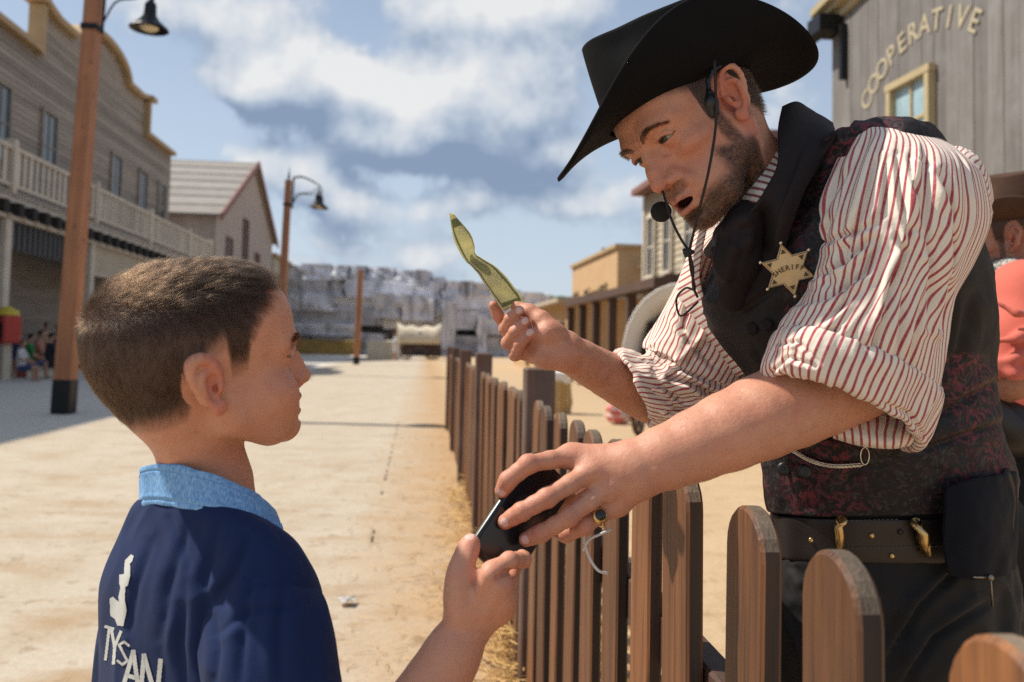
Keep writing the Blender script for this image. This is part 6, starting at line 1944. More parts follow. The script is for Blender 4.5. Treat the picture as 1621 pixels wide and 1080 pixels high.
    S = SDF(); S.ell(V(1089, 400, 1.068), (.0062, .0062, .005)); S.chain([V(1083, 396, 1.064), V(1090, 402, 1.060), V(1097, 399, 1.064)], .0026, k=.002); S.chain([V(1086, 405, 1.064), V(1092, 396, 1.061)], .0026, k=.002)
    kv, kf = S.mesh(.0012); kn_ = len(b.v); b.add(kv, kf.tolist())
    c = b.build('chin_cord', cord, HAT, True)
build_clothes()
# ring on the little finger of the near hand
def build_ring():
    a, c = V(978, 797, 1.030), V(925, 833, 1.012); m = a + (c - a) * .62; t_ = (c - a) / np.linalg.norm(c - a)
    w = np.cross(t_, [0, 0, 1]); w /= np.linalg.norm(w); u = np.cross(w, t_)
    b = MB(); b.tube([m + .0116 * (w * math.cos(q) + u * math.sin(q)) for q in np.linspace(0, 2 * math.pi, 30)], .0018, 8, False)
    r = b.build('finger_ring', M_GOLD, MAN, True)
    tc = np.array([0, 0, CAM_Z]) - m; tc /= np.linalg.norm(tc); tc = tc - t_ * (tc @ t_); tc /= np.linalg.norm(tc)
    side = tc * .8 + np.cross(t_, tc) * 0 
    S = SDF(); Q = np.stack([np.cross(tc, t_), t_, tc], 1)
    S.ell(m + tc * .0118, (.0092, .0095, .0042), rot=Q); v, f = S.mesh(.0009)
    obj('bezel', v, f, M_GOLD, r, True)
    S = SDF(); S.ell(m + tc * .0138, (.0068, .0070, .0036), rot=Q); v, f = S.mesh(.0009)
    obj('stone', v, f, simple('dark_ring_stone', (.02, .016, .012), .08, 0, .2), r, True)
build_ring()
# ---------------------------------------------------------------- the boy in the navy shirt
BH_S = 1.0
BH_B = frame_from(camdir(.865, .105, -.485), camdir(-.06, .99, .09))
BH_O = V(330, 572, .98)
def bhd(p): return BH_O + BH_B @ (np.array(p, float) * BH_S)
SKIN_BOY = m_skin('young_skin', (0.58, 0.285, 0.175), (0.56, 0.19, 0.125), (0.36, 0.145, 0.085), .2, .006, .5)
M_NAVYSHIRT = m_cloth('navy_jersey', (0.0080, 0.020, 0.074), .92, .15, .03, .45, 1100)
def m_chambray(t, b):
    o = t.obj(); w = t.noise(t.scaled(o, (1, 1, .35)), 520, 3, .6); f = t.noise(o, 40, 4)
    c = t.mix(t.ramp(w, (.38, 0.0), (.64, 1.0)), (0.10, 0.26, 0.52, 1), (0.24, 0.44, 0.70, 1))
    g = t.math('ADD', t.math('MULTIPLY', f, .4), .8)
    t.put(b.inputs['Base Color'], t.mix(1.0, c, t.comb(g, g, g), 'MULTIPLY')); b.inputs['Roughness'].default_value = .85
    t.put(b.inputs['Normal'], t.bump(f, .3, .004, t.bump(w, .4, .0008)))
M_COLLAR = material('light_blue_chambray', m_chambray)

def build_boy():
    S = SDF(); info = head_shape(S, BH_O, BH_B, BH_S, 'boy')
    # fuller back of the head
    S.at(BH_O, BH_B, BH_S); S.ell((0, -.042, .026), (.068, .082, .070), k=.03); info['skull'].ops.append(S.ops[-1])
    S.at()
    nb = V(330, 800, 1.008)
    S.cap(bhd((0, -.030, -.045)), V(327, 762, 1.006), .043, .0455, k=.026); S.cap(V(327, 762, 1.006), nb, .0455, .040, k=.02)
    S.chain([nb, V(334, 960, 1.02), V(338, 1200, 1.03), V(338, 1380, 1.04)], [.046, .072, .072, .078], k=.02)
    sr, sl = V(430, 940, .958), V(268, 945, 1.06)
    S.cap(nb, sr, .036, .040, k=.02); S.cap(nb, sl, .036, .034, k=.02)
    el = V(545, 1290, .90)
    S.chain([sr, el], [.040, .034], k=.02)
    w = V(735, 1000, .932)
    S.chain([el, V(640, 1160, .905), V(690, 1082, .918), w], [.034, .0350, .0310, .0255], k=.012, n=8)
    S.chain([sl, V(222, 1100, 1.13), V(225, 1250, 1.15), V(270, 1420, 1.12)], [.034, .034, .030, .024], k=.02); S.ell(V(285, 1450, 1.10), (.03, .02, .045), k=.02)
    fg = [dict(p=[V(779, 908, .918), V(806, 888, .930), V(828, 886, .956), V(826, 880, .985)], r=.0086),
          dict(p=[V(793, 928, .920), V(806, 918, .955), V(812, 902, .990), V(806, 892, 1.010)], r=.0084),
          dict(p=[V(799, 948, .926), V(805, 938, .962), V(803, 922, .996), V(795, 912, 1.010)], r=.0082),
          dict(p=[V(797, 964, .936), V(801, 955, .970), V(797, 940, .998), V(788, 932, 1.008)], r=.0074)]
    hand(S, w, .0165, fg, .0108, .006, palm=[(V(764, 938, .944), (.018, .020, .022)), (V(757, 965, .945), .019)])
    S.chain([V(772, 912, .9085), V(752, 960, .9175), V(742, 990, .9225)], [.0030, .0026, .0020], k=.010); S.chain([V(788, 930, .9095), V(768, 966, .9165), V(750, 992, .9225)], [.0028, .0024, .0018], k=.010)
    S.chain([V(728, 968, .925), V(727, 912, .930), V(738, 878, .948), V(746, 858, .958)], [.0165, .0112, .0086, .0074], k=.010, n=10)
    S.cap(V(736, 925, .932), V(768, 918, .928), .0085, k=.012)
    S.chain([V(786, 914, .9075), V(798, 906, .916), V(812, 899, .930)], .0012, k=.006, mode='s'); S.chain([V(762, 890, .930), V(757, 902, .922), V(753, 925, .917)], .0012, k=.008, mode='s')
    S.chain([V(738, 884, .9385), V(743, 880, .940)], .0008, k=.004, mode='s')
    for x in (290, 380):
        S.chain([V(338, 1380, 1.04), V(x, 1480, 1.05), V(x, 1850, 1.05), V(x, 2230, 1.06)], [.08, .062, .043, .034], k=.03)
    v, f = S.mesh(.0016)
    body = obj('person', v, f, SKIN_BOY, None, True)
    tag(body, 'boy with short brown hair in navy shirt with light blue collar', 'person')
    q = (v - BH_O) @ BH_B / BH_S
    M = head_masks(q, 'boy', info['skull'].eval(v))
    kn = np.zeros(len(v)); nail = np.zeros(len(v))
    for g in fg:
        for p in g['p']: kn = np.maximum(kn, .5 * np.exp(-(np.linalg.norm(v - p, axis=1) / .013) ** 2))
    tip, pre = V(746, 858, .958), V(738, 878, .948)
    ax = (tip - pre) / np.linalg.norm(tip - pre); tc = camdir(-.35, 0, .94); tc = tc - ax * (tc @ ax); tc /= np.linalg.norm(tc); s_ = np.cross(ax, tc)
    ww = v - (tip + tc * .0075); nail = 1 - sstep(.85, 1.05, np.sqrt(((ww @ ax) / .0068) ** 2 + ((ww @ s_) / .0055) ** 2 + ((ww @ tc) / .006) ** 2))
    kn = np.maximum(kn, .6 * np.exp(-(np.linalg.norm(v - tip, axis=1) / .015) ** 2))
    M['flush'] = np.maximum(M['flush'], kn); M['nail'] = nail
    for k, a in M.items(): setattr_f(body.data, k, a)
    em = m_eye('brown_eye', (0.06, 0.035, 0.018))
    for sx in (-1, 1):
        o = ball('eye', bhd((sx * info['ex'], info['ey'], info['ez'])), info['er'] * BH_S, BH_B, em, None); mw = o.matrix_world.copy(); o.parent = body; o.matrix_world = mw
    tb = MB()
    for i in range(-5, 5):
        a = (i + .5) * .21
        c = bhd((math.sin(a) * .030, .0575 + .030 * math.cos(a), -.0590 + .006 * abs(math.sin(a)) ** 2))
        q_ = frame_from(BH_B @ np.array([math.sin(a), math.cos(a), 0]), BH_B[:, 2])
        tb.box(c, (.0062, .004, .0068), Matrix(q_.tolist()).to_euler(), .001)
    tb.build('teeth', simple('young_teeth', (0.70, 0.66, 0.58), .2, 0, .05), body)
    # ---- hair
    N = vnormals(v, f); rng = np.random.default_rng(12)
    S_, F_, U_ = BH_B[:, 0], BH_B[:, 1], BH_B[:, 2]
    hm_ = m_hair('brown_hair', (0.0140, 0.0066, 0.0030), .30)
    w_ = M['scalp'] * (q[:, 2] > -.08) * (.25 + .75 * sstep(.0, .03, q[:, 2] - boy_hairline(q[:, 1])))
    def pick(w, n):
        p = np.clip(w, 0, None); p = p / p.sum(); return rng.choice(len(v), n, p=p)
    i = pick(w_ * (1 + .6 * sstep(.04, .09, q[:, 2])), 52000)
    qi = q[i]; top = sstep(.035, .085, qi[:, 2] + .25 * np.clip(-qi[:, 1] - .02, -.06, .1) * 0); front = sstep(.0, .08, qi[:, 1])
    Ni = N[i]
    clump = vnoise(qi, 75, 3, 2)[:, None]; clump2 = vnoise(qi, 75, 9, 2)[:, None]; sw = vnoise(qi, 24, 5, 2)[:, None]
    flow_top = F_ * .85 + S_ * .55 * (.4 + sw) + U_ * .10
    flow_side = -U_ * .85 + F_ * np.where(qi[:, 1:2] > .0, .25, -.12)
    flow = flow_top * top[:, None] + flow_side * (1 - top[:, None])
    flow = flow + S_ * clump * .35 + F_ * clump2 * .35
    flow = flow - Ni * (flow * Ni).sum(1)[:, None] * .9
    d = Ni * (.34 + .25 * top[:, None]) + flow + rng.normal(0, .10, (len(i), 3)); d /= np.linalg.norm(d, axis=1)[:, None]
    edge = sstep(-.004, .030, qi[:, 2] - boy_hairline(qi[:, 1]))
    L = (.0050 + .0075 * edge + .0150 * top * (1 - .45 * front)) * rng.uniform(.75, 1.15, len(i)) * (1 + .35 * clump[:, 0])
    fr = (sstep(.050, .080, qi[:, 1]) * top)[:, None]
    bend = -Ni * (.50 - .25 * fr) + flow * .25
    root = v[i] + rng.normal(0, .0006, (len(i), 3)) - Ni * .0008
    # hair gathers into small locks
    from mathutils.kdtree import KDTree
    ci = i[rng.choice(len(i), 2600, replace=False)]
    kd = KDTree(len(ci)); [kd.insert(Vector(v[c]), k) for k, c in enumerate(ci)]; kd.balance()
    ids = np.array([kd.find(Vector(r_))[1] for r_ in root]); cen = v[ci][ids]
    jit = rng.normal(0, 1, (len(ci), 3))[ids]; cl_len = rng.uniform(.72, 1.25, len(ci))[ids]
    tang = jit - Ni * (jit * Ni).sum(1)[:, None]
    L = L * (.55 + .45 * cl_len); pull = (cen - root) / L[:, None] * (.35 + .40 * top[:, None])
    d = d + tang * .13 * (.4 + top[:, None]); d /= np.linalg.norm(d, axis=1)[:, None]
    strands('hair', root, d, L, .000066, hm_, body, bend + pull, 5, .2)
    # brow and lashes
    x = np.abs(q[:, 0])
    dd = seg_dist(np.stack([x, q[:, 2]], 1), [(.012, .015), (.028, .0205), (.045, .0165)])
    i = pick((1 - sstep(.0016, .0034, dd)) * (q[:, 1] > .04), 1500); sx = np.sign(q[i, 0])[:, None]
    d = N[i] * .45 + S_ * sx * .8 + U_ * .1 + rng.normal(0, .12, (len(i), 3)); d /= np.linalg.norm(d, axis=1)[:, None]
    strands('eyebrow', v[i], d, .0075, .00007, hm_, body)
    roots, dirs = [], []
    for sx in (-1, 1):
        for t_ in np.linspace(-.95, .95, 70):
            xx = t_ * .0128; z = .0052 * (1 - t_ * t_) + .0004; yy = math.sqrt(max(0, .0142 ** 2 - xx * xx - z * z))
            roots.append(bhd((sx * info['ex'] + xx, info['ey'] + yy, info['ez'] + z))); g = BH_B @ np.array([t_ * .9, .75, .12 + rng.normal(0, .12)]); dirs.append(g / np.linalg.norm(g))
    strands('eyelash', np.array(roots), np.array(dirs), .0105, .00016, hm_, body, np.array([U_ * .6] * len(roots)))

    # ---- shirt
    SRg = [(322, 786, 1.0, 62, 14, 0, 0, 14, .052), (326, 800, 1.0, 88, 20, -.01, 0, 14, .064), (334, 824, 1.003, 120, 24, -.03, 0, 12, .080), (336, 868, 1.008, 146, 16, -.045, 0, 10, .095), (334, 925, 1.012, 170, 8, -.05, 0, 8, .108),
           (334, 1000, 1.018, 178, 4, -.05, 0, 6, .115), (338, 1100, 1.022, 181, 0, -.045, 0, 4, .115), (340, 1250, 1.03, 184, 0, -.03, 0, 0, .112), (342, 1420, 1.035, 190, 0, -.02, 0, 0, .118), (342, 1500, 1.035, 192, 0, -.02, 0, 0, .12)]
    G = outward(loft(SRg, 240, 220, True, 2.2)); mm, n = G.shape[:2]
    f1, v_, u_ = folds(mm, n, 1.9, 4.5, 81, 2, .9)
    G, Nn = dress(G, .0035 * f1 * sstep(.12, .3, v_)); D = np.zeros((mm, n))
    for pts, w2, dp in [([(300, 830), (270, 920), (255, 1010)], 16, .004), ([(345, 840), (325, 920), (320, 1060)], 16, .006), ([(395, 850), (370, 910), (330, 960)], 14, .006),
                        ([(240, 860), (215, 930), (205, 1000)], 14, .004), ([(290, 960), (285, 1020), (290, 1080)], 14, .007), ([(270, 820), (285, 850), (300, 900)], 12, .003)]:
        D += crease(G, Nn, pts, w2, dp)
    G = G + Nn * (D * .75)[..., None]
    shirt = grid_obj('shirt', G, M_NAVYSHIRT, body)
    shirt.modifiers.new('thick', 'SOLIDIFY').thickness = .002
    bv = BVHTree.FromPolygons([tuple(p) for p in G.reshape(-1, 3)], grid_faces(mm, n).tolist())
    for side, rings, seed in (('near', [(408, 868, .985, 40, 18, 0, 0, 4, .035), (418, 884, .968, 72, 30, 0, 0, 4, .056), (424, 925, .950, 92, 26, 0, 0, 2, .066), (426, 985, .935, 106, 14, 0, 0, 0, .072), (430, 1060, .922, 114, 6, 0, 0, 0, .074), (446, 1150, .912, 116, 10, 0, 0, 0, .074), (470, 1225, .906, 112, 22, 0, 0, 0, .070)], 91),
                              ('far', [(262, 880, 1.06, 36, 10, 0, 0, 0, .04), (244, 930, 1.09, 62, 10, 0, 0, 0, .06), (226, 1020, 1.12, 72, 6, 0, 0, 0, .066), (218, 1160, 1.15, 74, 4, 0, 0, 0, .066)], 95)):
        Gs = outward(loft(rings, 180, 160, True)); m2, n2 = Gs.shape[:2]
        f1, v_, u_ = folds(m2, n2, 1.6, 2.2, seed, 1, .7)
        Gs, Nn = dress(Gs, .004 * f1 * sstep(.15, .4, v_)); D = np.zeros((m2, n2))
        if side == 'near':
            for pts, w2, dp in [([(352, 960), (410, 925), (480, 925)], 12, .004), ([(400, 905), (385, 990), (380, 1080)], 16, .006), ([(450, 920), (440, 1000), (445, 1080)], 16, .006), ([(340, 975), (345, 1030), (340, 1080)], 12, .006), ([(350, 1000), (400, 965), (470, 960)], 13, .005)]:
                D += crease(Gs, Nn, pts, w2, dp)
        Gs = Gs + Nn * (D * .6)[..., None]
        grid_obj('sleeve', Gs, M_NAVYSHIRT, shirt).modifiers.new('thick', 'SOLIDIFY').thickness = .002
    # ---- collar
    CRg = [(324, 800, .999, 84, 26, 0, 0, 26, .053), (326, 783, .998, 98, 30, 0, 0, 30, .058), (327, 779, .998, 103, 32, 0, 0, 30, .0605), (329, 782, .998, 107, 33, 0, 0, 29, .0625), (332, 800, .999, 110, 30, -.005, 0, 24, .067), (334, 826, 1.0, 113, 25, -.01, 0, 17, .074), (334, 827, 1.0, 110, 24, -.01, 0, 17, .071)]
    Gc = outward(loft(CRg, 200, 90, True)); f1, v_, u_ = folds(90, 200, 2.5, 1.5, 99, 2, .6)
    Gc, _ = dress(Gc, .0020 * f1 - .0011 * np.exp(-((v_ - .56) / .008) ** 2) - .0011 * np.exp(-((v_ - .80) / .008) ** 2) + .0008 * np.exp(-((v_ - .77) / .012) ** 2))
    col = grid_obj('collar', Gc, M_COLLAR, shirt); 
    cv = BVHTree.FromPolygons([tuple(p) for p in Gc.reshape(-1, 3)], grid_faces(90, 200).tolist())
    cam0 = Vector((0, 0, CAM_Z))
    def hit(b_, x, y, lift, fall):
        dr = Vector(V(x, y, 1.0)) - cam0; dr.normalize(); h = b_.ray_cast(cam0, dr)
        return np.array(h[0] - dr * lift) if h[0] is not None else (None if fall is None else V(x, y, fall))
    tipc = patch([[(392, 806, .958), (420, 818, .955), (444, 830, .965)], [(394, 824, .952), (420, 834, .950), (446, 842, .962)], [(396, 842, .952), (420, 850, .950), (436, 852, .958)]], 14, 14)
    grid_obj('collar_tip', tipc, M_COLLAR, shirt, False).modifiers.new('thick', 'SOLIDIFY').thickness = .0025
    MB().lathe([(.0005, 0), (.0045, 0), (.005, .0012), (.004, .0022), (.0005, .0016)], 16, V(427, 836, .9455), camdir(.35, .2, .9)).build('button', simple('white_button', (.75, .75, .73), .3, 0, .05), shirt, True)
    # ---- print on the back: emblem and letters follow the cloth
    ink = m_cloth('pale_print', (0.50, 0.50, 0.47), .75, .12, .05)
    def drape_poly(name, tris, lift=.0022):
        P, F, idx = [], [], {}
        for t_ in tris:
            r = []
            for p in t_:
                k = (round(p[0], 2), round(p[1], 2))
                if k not in idx:
                    h = hit(bv, p[0], p[1], lift, None)
                    if h is None: r = None; break
                    idx[k] = len(P); P.append(h)
                if r is not None: r.append(idx[k])
            if r: F.append(r)
        if F: return obj(name, P, F, ink, shirt)
    def fill(poly, step=2.2):
        """small squares covering a polygon in photo space"""
        poly = np.array(poly, float); x0, y0 = poly.min(0); x1, y1 = poly.max(0)
        xs = np.arange(x0, x1 + step, step); ys = np.arange(y0, y1 + step, step)
        X, Y = np.meshgrid((xs[:-1] + xs[1:]) / 2, (ys[:-1] + ys[1:]) / 2)
        m_ = polymask(X, Y, [tuple(p) for p in poly]); T_ = []
        for j, i_ in np.argwhere(m_): T_.append([(xs[i_], ys[j]), (xs[i_], ys[j + 1]), (xs[i_ + 1], ys[j + 1]), (xs[i_ + 1], ys[j])])
        return T_
    em_ = [(330, 85), (352, 100), (340, 140), (322, 160), (325, 250), (305, 330), (285, 340), (283, 450), (298, 520), (270, 645), (225, 640), (205, 590), (170, 565), (165, 430), (190, 415), (215, 440), (238, 455), (232, 420), (248, 345), (238, 310), (240, 245), (275, 240), (280, 160), (285, 130)]
    drape_poly('emblem', fill([(140 + x / 4.906, 860 + y / 4.906) for x, y in em_], .6))
    glyphs = {'T': [[(0, 0), (1, 0)], [(.5, 0), (.5, 1)]], 'Y': [[(0, 0), (.5, .5)], [(1, 0), (.5, .5)], [(.5, .5), (.5, 1)]], 'S': [[(1, .1), (.5, 0), (0, .2), (.5, .5), (1, .78), (.5, 1), (0, .9)]],
              'A': [[(0, 1), (.5, 0), (1, 1)], [(.2, .64), (.8, .64)]], 'N': [[(0, 1), (0, 0), (1, 1), (1, 0)]]}
    def stroke(pts, wd):
        out = []
        for a, b_ in zip(pts[:-1], pts[1:]):
            a, b_ = np.array(a), np.array(b_); t_ = (b_ - a); L_ = np.linalg.norm(t_); t_ = t_ / L_; nn = np.array([-t_[1], t_[0]]) * wd
            out.append([a - t_ * wd * .8 - nn, a - t_ * wd * .8 + nn, b_ + t_ * wd * .8 + nn, b_ + t_ * wd * .8 - nn])
        return out
    for ch, x, y, w2, h2, sk, wd in (('T', 161, 992, 12, 50, 6, 2.2), ('Y', 172, 996, 15, 52, 4, 2.4), ('S', 186, 1014, 15, 36, 3, 2.0), ('A', 194, 1028, 26, 62, 4, 3.4), ('N', 222, 1038, 26, 64, 6, 3.6)):
        tr = []
        for st in glyphs[ch]:
            for qd in stroke([(x + p[0] * w2 - p[1] * sk + sk, y + p[1] * h2 + p[0] * w2 * .3) for p in st], wd): tr += fill(qd, .75)
        drape_poly('letter', tr)
    # ---- shorts, socks and shoes below the picture
    PR = [(342, 1440, 1.036, 178, 0, -.02, 0, 0, .108), (342, 1540, 1.038, 186, 0, -.02, 0, 0, .115), (342, 1640, 1.04, 170, 0, -.02, 0, 0, .10)]
    sh = grid_obj('shorts', outward(loft(PR, 80, 40, True, 2.3)), m_cloth('dark_denim', (.03, .04, .07), .85, .2), body)
    for x in (285, 392):
        grid_obj('shorts_leg', outward(loft([(x, 1560, 1.04, 96, 0, 0, 0, 0, .085), (x, 1700, 1.045, 92, 0, 0, 0, 0, .08), (x, 1860, 1.05, 90, 0, 0, 0, 0, .078)], 60, 40)), sh.data.materials[0], sh)
        a = V(x, 2200, 1.06)
        B_ = SDF(); B_.cap((a[0], a[1], .14), (a[0], a[1], .07), .042, .04); B_.ell((a[0] + .06, a[1] + .03, .04), (.11, .045, .04), rot=(0, 0, .4), k=.03); B_.box((a[0] + .05, a[1] + .025, .012), (.22, .085, .024), (0, 0, .4), .01)
        v3, f3 = B_.mesh(.006); obj('shoe', v3, f3, simple('white_trainer', (.6, .6, .6), .6), body, True)
    return body
BOY = build_boy()
# ---------------------------------------------------------------- what the two hands hold
def build_phone():
    T = thing('phone', 'black phone passed between the hands of the boy and the man', 'phone')
    up = unproj(np.array(872.), np.array(762.), np.array(1.045)) - unproj(np.array(797.), np.array(878.), np.array(.992)); L = np.linalg.norm(up); up /= L
    rt = camdir(.80, -.10, -.55); rt = rt - up * (rt @ up); rt /= np.linalg.norm(rt); nz = np.cross(rt, up)
    if nz @ camdir(0, 0, 1) < 0: nz = -nz; rt = -rt
    ctr = unproj(np.array(826.), np.array(817.), np.array(1.030))
    Q = np.stack([rt, up, nz], 1)
    T.matrix_world = Matrix.Translation(ctr) @ Matrix(Q.tolist()).to_4x4()
    w, h, th, r = .074, .142, .0105, .012
    def slab(w, h, r, z0, z1, e):
        ol = []
        for cx, cy, a0 in ((w / 2 - r, h / 2 - r, 0), (-w / 2 + r, h / 2 - r, 90), (-w / 2 + r, -h / 2 + r, 180), (w / 2 - r, -h / 2 + r, 270)):
            for k in range(7): a = R(a0 + 15 * k); ol.append((cx + r * math.cos(a), cy + r * math.sin(a)))
        n = len(ol); P = []
        c = np.array(ol)
        for z, s in ((z0, e), (z0 + e, 0), (z1 - e, 0), (z1, e)):
            sc_ = np.array([1 - 2 * s / w, 1 - 2 * s / h]); P += [(x * sc_[0], y * sc_[1], z) for x, y in c]
        F = [tuple(range(n))[::-1], tuple(range(3 * n, 4 * n))]
        for q in range(3): F += [(q * n + i, q * n + (i + 1) % n, (q + 1) * n + (i + 1) % n, (q + 1) * n + i) for i in range(n)]
        return P, F
    body = simple('phone_black', (0.008, 0.009, 0.011), .3, 0, .3, 40)
    P, F = slab(w, h, r, -th / 2, th / 2, .0022); obj('case', P, F, body, T, True)
    P, F = slab(w - .008, h - .012, .008, th / 2 + .0001, th / 2 + .0006, .0002); obj('back_plate', P, F, simple('phone_satin_back', (0.012, 0.014, 0.017), .22, 0, .3, 30), T)
    P, F = slab(w + .0006, h + .0006, r, -.0012, .0006, .0004); obj('edge_band', P, F, simple('beige_phone_edge', (0.17, 0.14, 0.10), .7, 0, .1), T, True)
    MB().lathe([(.0005, 0), (.006, 0), (.0062, .0012), (.005, .0015), (.0005, .0012)], 18, (w * .25, h * .38, th / 2), (0, 0, 1)).build('lens', M_GLASS, T, True)
    # white wrist cord hanging behind the hand
    pts = [V(940, 800, 1.06), V(925, 846, 1.055), V(926, 862, 1.05), V(934, 885, 1.05), V(947, 903, 1.05), V(962, 908, 1.06)]
    b = MB(); b.tube(spline(pts, 24), .0017, 8); b.tube(spline([V(923, 872, 1.052), V(932, 855, 1.05), V(950, 846, 1.05), V(968, 838, 1.06)], 16), .0017, 8)
    c = b.build('cord', simple('white_cord', (.72, .72, .70), .7), None, True)
    tag(c, 'looped white cord dangling behind the hand with the ring', 'cord')
build_phone()

def build_note():
    Lp = [(797, 494, 1.262), (783, 474, 1.256), (769, 454, 1.250), (755, 433, 1.246), (739, 416, 1.246), (727, 398, 1.240), (718, 378, 1.232), (711.5, 338, 1.23)]
    Rp = [(830, 480, 1.318), (820, 464, 1.314), (806, 446, 1.308), (785, 424, 1.300), (754, 404, 1.276), (751, 389, 1.272), (743, 368, 1.268), (717, 337.5, 1.262)]
    a, b = spline(Lp, 60), spline(Rp, 60)
    w = np.linspace(0, 1, 26)[None, :, None]
    C = a[:, None] * (1 - w) + b[:, None] * w
    bulge = np.sin(np.pi * w[..., 0])
    C[..., 0] += bulge * np.interp(np.linspace(0, 1, 60), [0, .3, .55, .6, .8, 1], [-3, -3, -1, 3, 5, 0])[:, None]
    G = unproj(C[..., 0], C[..., 1], C[..., 2])
    vv, uu = np.meshgrid(np.linspace(0, 1, 60), np.linspace(0, 1, 26), indexing='ij')
    pp = np.stack([uu * 3, vv * 7, uu * 0], -1).reshape(-1, 3)
    cr = (ridged(pp, 5, 2) * .0012 + vnoise(pp, 1.0, 8, 2) * .0014).reshape(60, 26) * (.4 + .6 * (vv < .55))
    G = G + np.array([.5, 0, .86]) * cr[..., None]
    def m_note(t, bs):
        s = t.sep(t.uv()); u, v = s[0], s[1]
        fine = t.noise(t.comb(t.math('MULTIPLY', u, 34), t.math('MULTIPLY', v, 80), 0), 1.0, 5, .75)
        lines = t.math('SINE', t.math('MULTIPLY', t.math('ADD', v, t.math('MULTIPLY', t.noise(t.uv(), 6, 3), .12)), 420))
        c = t.mix(t.ramp(fine, (.45, 0.0), (.60, 1.0)), (0.90, 0.86, 0.60, 1), (0.56, 0.55, 0.28, 1))
        c = t.mix(t.ramp(lines, (.3, 0.0), (.8, .35)), c, (0.13, 0.16, 0.06, 1))
        du, dv = t.math('ABSOLUTE', t.math('SUBTRACT', u, .5)), t.math('ABSOLUTE', t.math('SUBTRACT', v, .5))
        edge = t.math('MAXIMUM', t.math('GREATER_THAN', du, .44), t.math('GREATER_THAN', dv, .465))
        rim = t.math('MAXIMUM', t.math('MULTIPLY', t.math('GREATER_THAN', du, .36), t.math('LESS_THAN', du, .44)), t.math('MULTIPLY', t.math('GREATER_THAN', dv, .42), t.math('LESS_THAN', dv, .465)))
        c = t.mix(t.math('MULTIPLY', rim, .7), c, (0.15, 0.18, 0.06, 1))
        ov = t.math('ADD', t.math('POWER', t.math('DIVIDE', du, .26), 2.0), t.math('POWER', t.math('DIVIDE', dv, .13), 2.0))
        c = t.mix(t.math('MULTIPLY', t.math('LESS_THAN', ov, 1.0), .55), c, (0.22, 0.24, 0.09, 1))
        sq = t.math('MULTIPLY', t.math('LESS_THAN', t.math('ABSOLUTE', t.math('SUBTRACT', dv, .30)), .07), t.math('LESS_THAN', du, .24))
        c = t.mix(t.math('MULTIPLY', sq, .5), c, (0.80, 0.76, 0.46, 1))
        c = t.mix(t.math('MULTIPLY', edge, .8), c, (0.78, 0.74, 0.46, 1))
        t.put(bs.inputs['Base Color'], c); bs.inputs['Roughness'].default_value = .75
        tr = t.n('BsdfTranslucent'); t.put(tr.inputs[0], c); mx = t.n('MixShader'); mx.inputs[0].default_value = .6
        t.t.links.new(bs.outputs[0], mx.inputs[1]); t.t.links.new(tr.outputs[0], mx.inputs[2]); t.t.links.new(mx.outputs[0], t.t.nodes['Material Output'].inputs[0])
    m = material('green_banknote_print', m_note)
    mm, n = G.shape[:2]
    F = grid_faces(mm, n, False)
    vv, uu = np.meshgrid(np.linspace(0, 1, mm), np.linspace(0, 1, n), indexing='ij')
    o = obj('banknote', G.reshape(-1, 3), F, m, None, True, np.stack([uu, vv], -1).reshape(-1, 2))
    o.modifiers.new('thick', 'SOLIDIFY').thickness = .0004
    tag(o, 'creased green banknote held up between finger and thumb', 'banknote')
build_note()
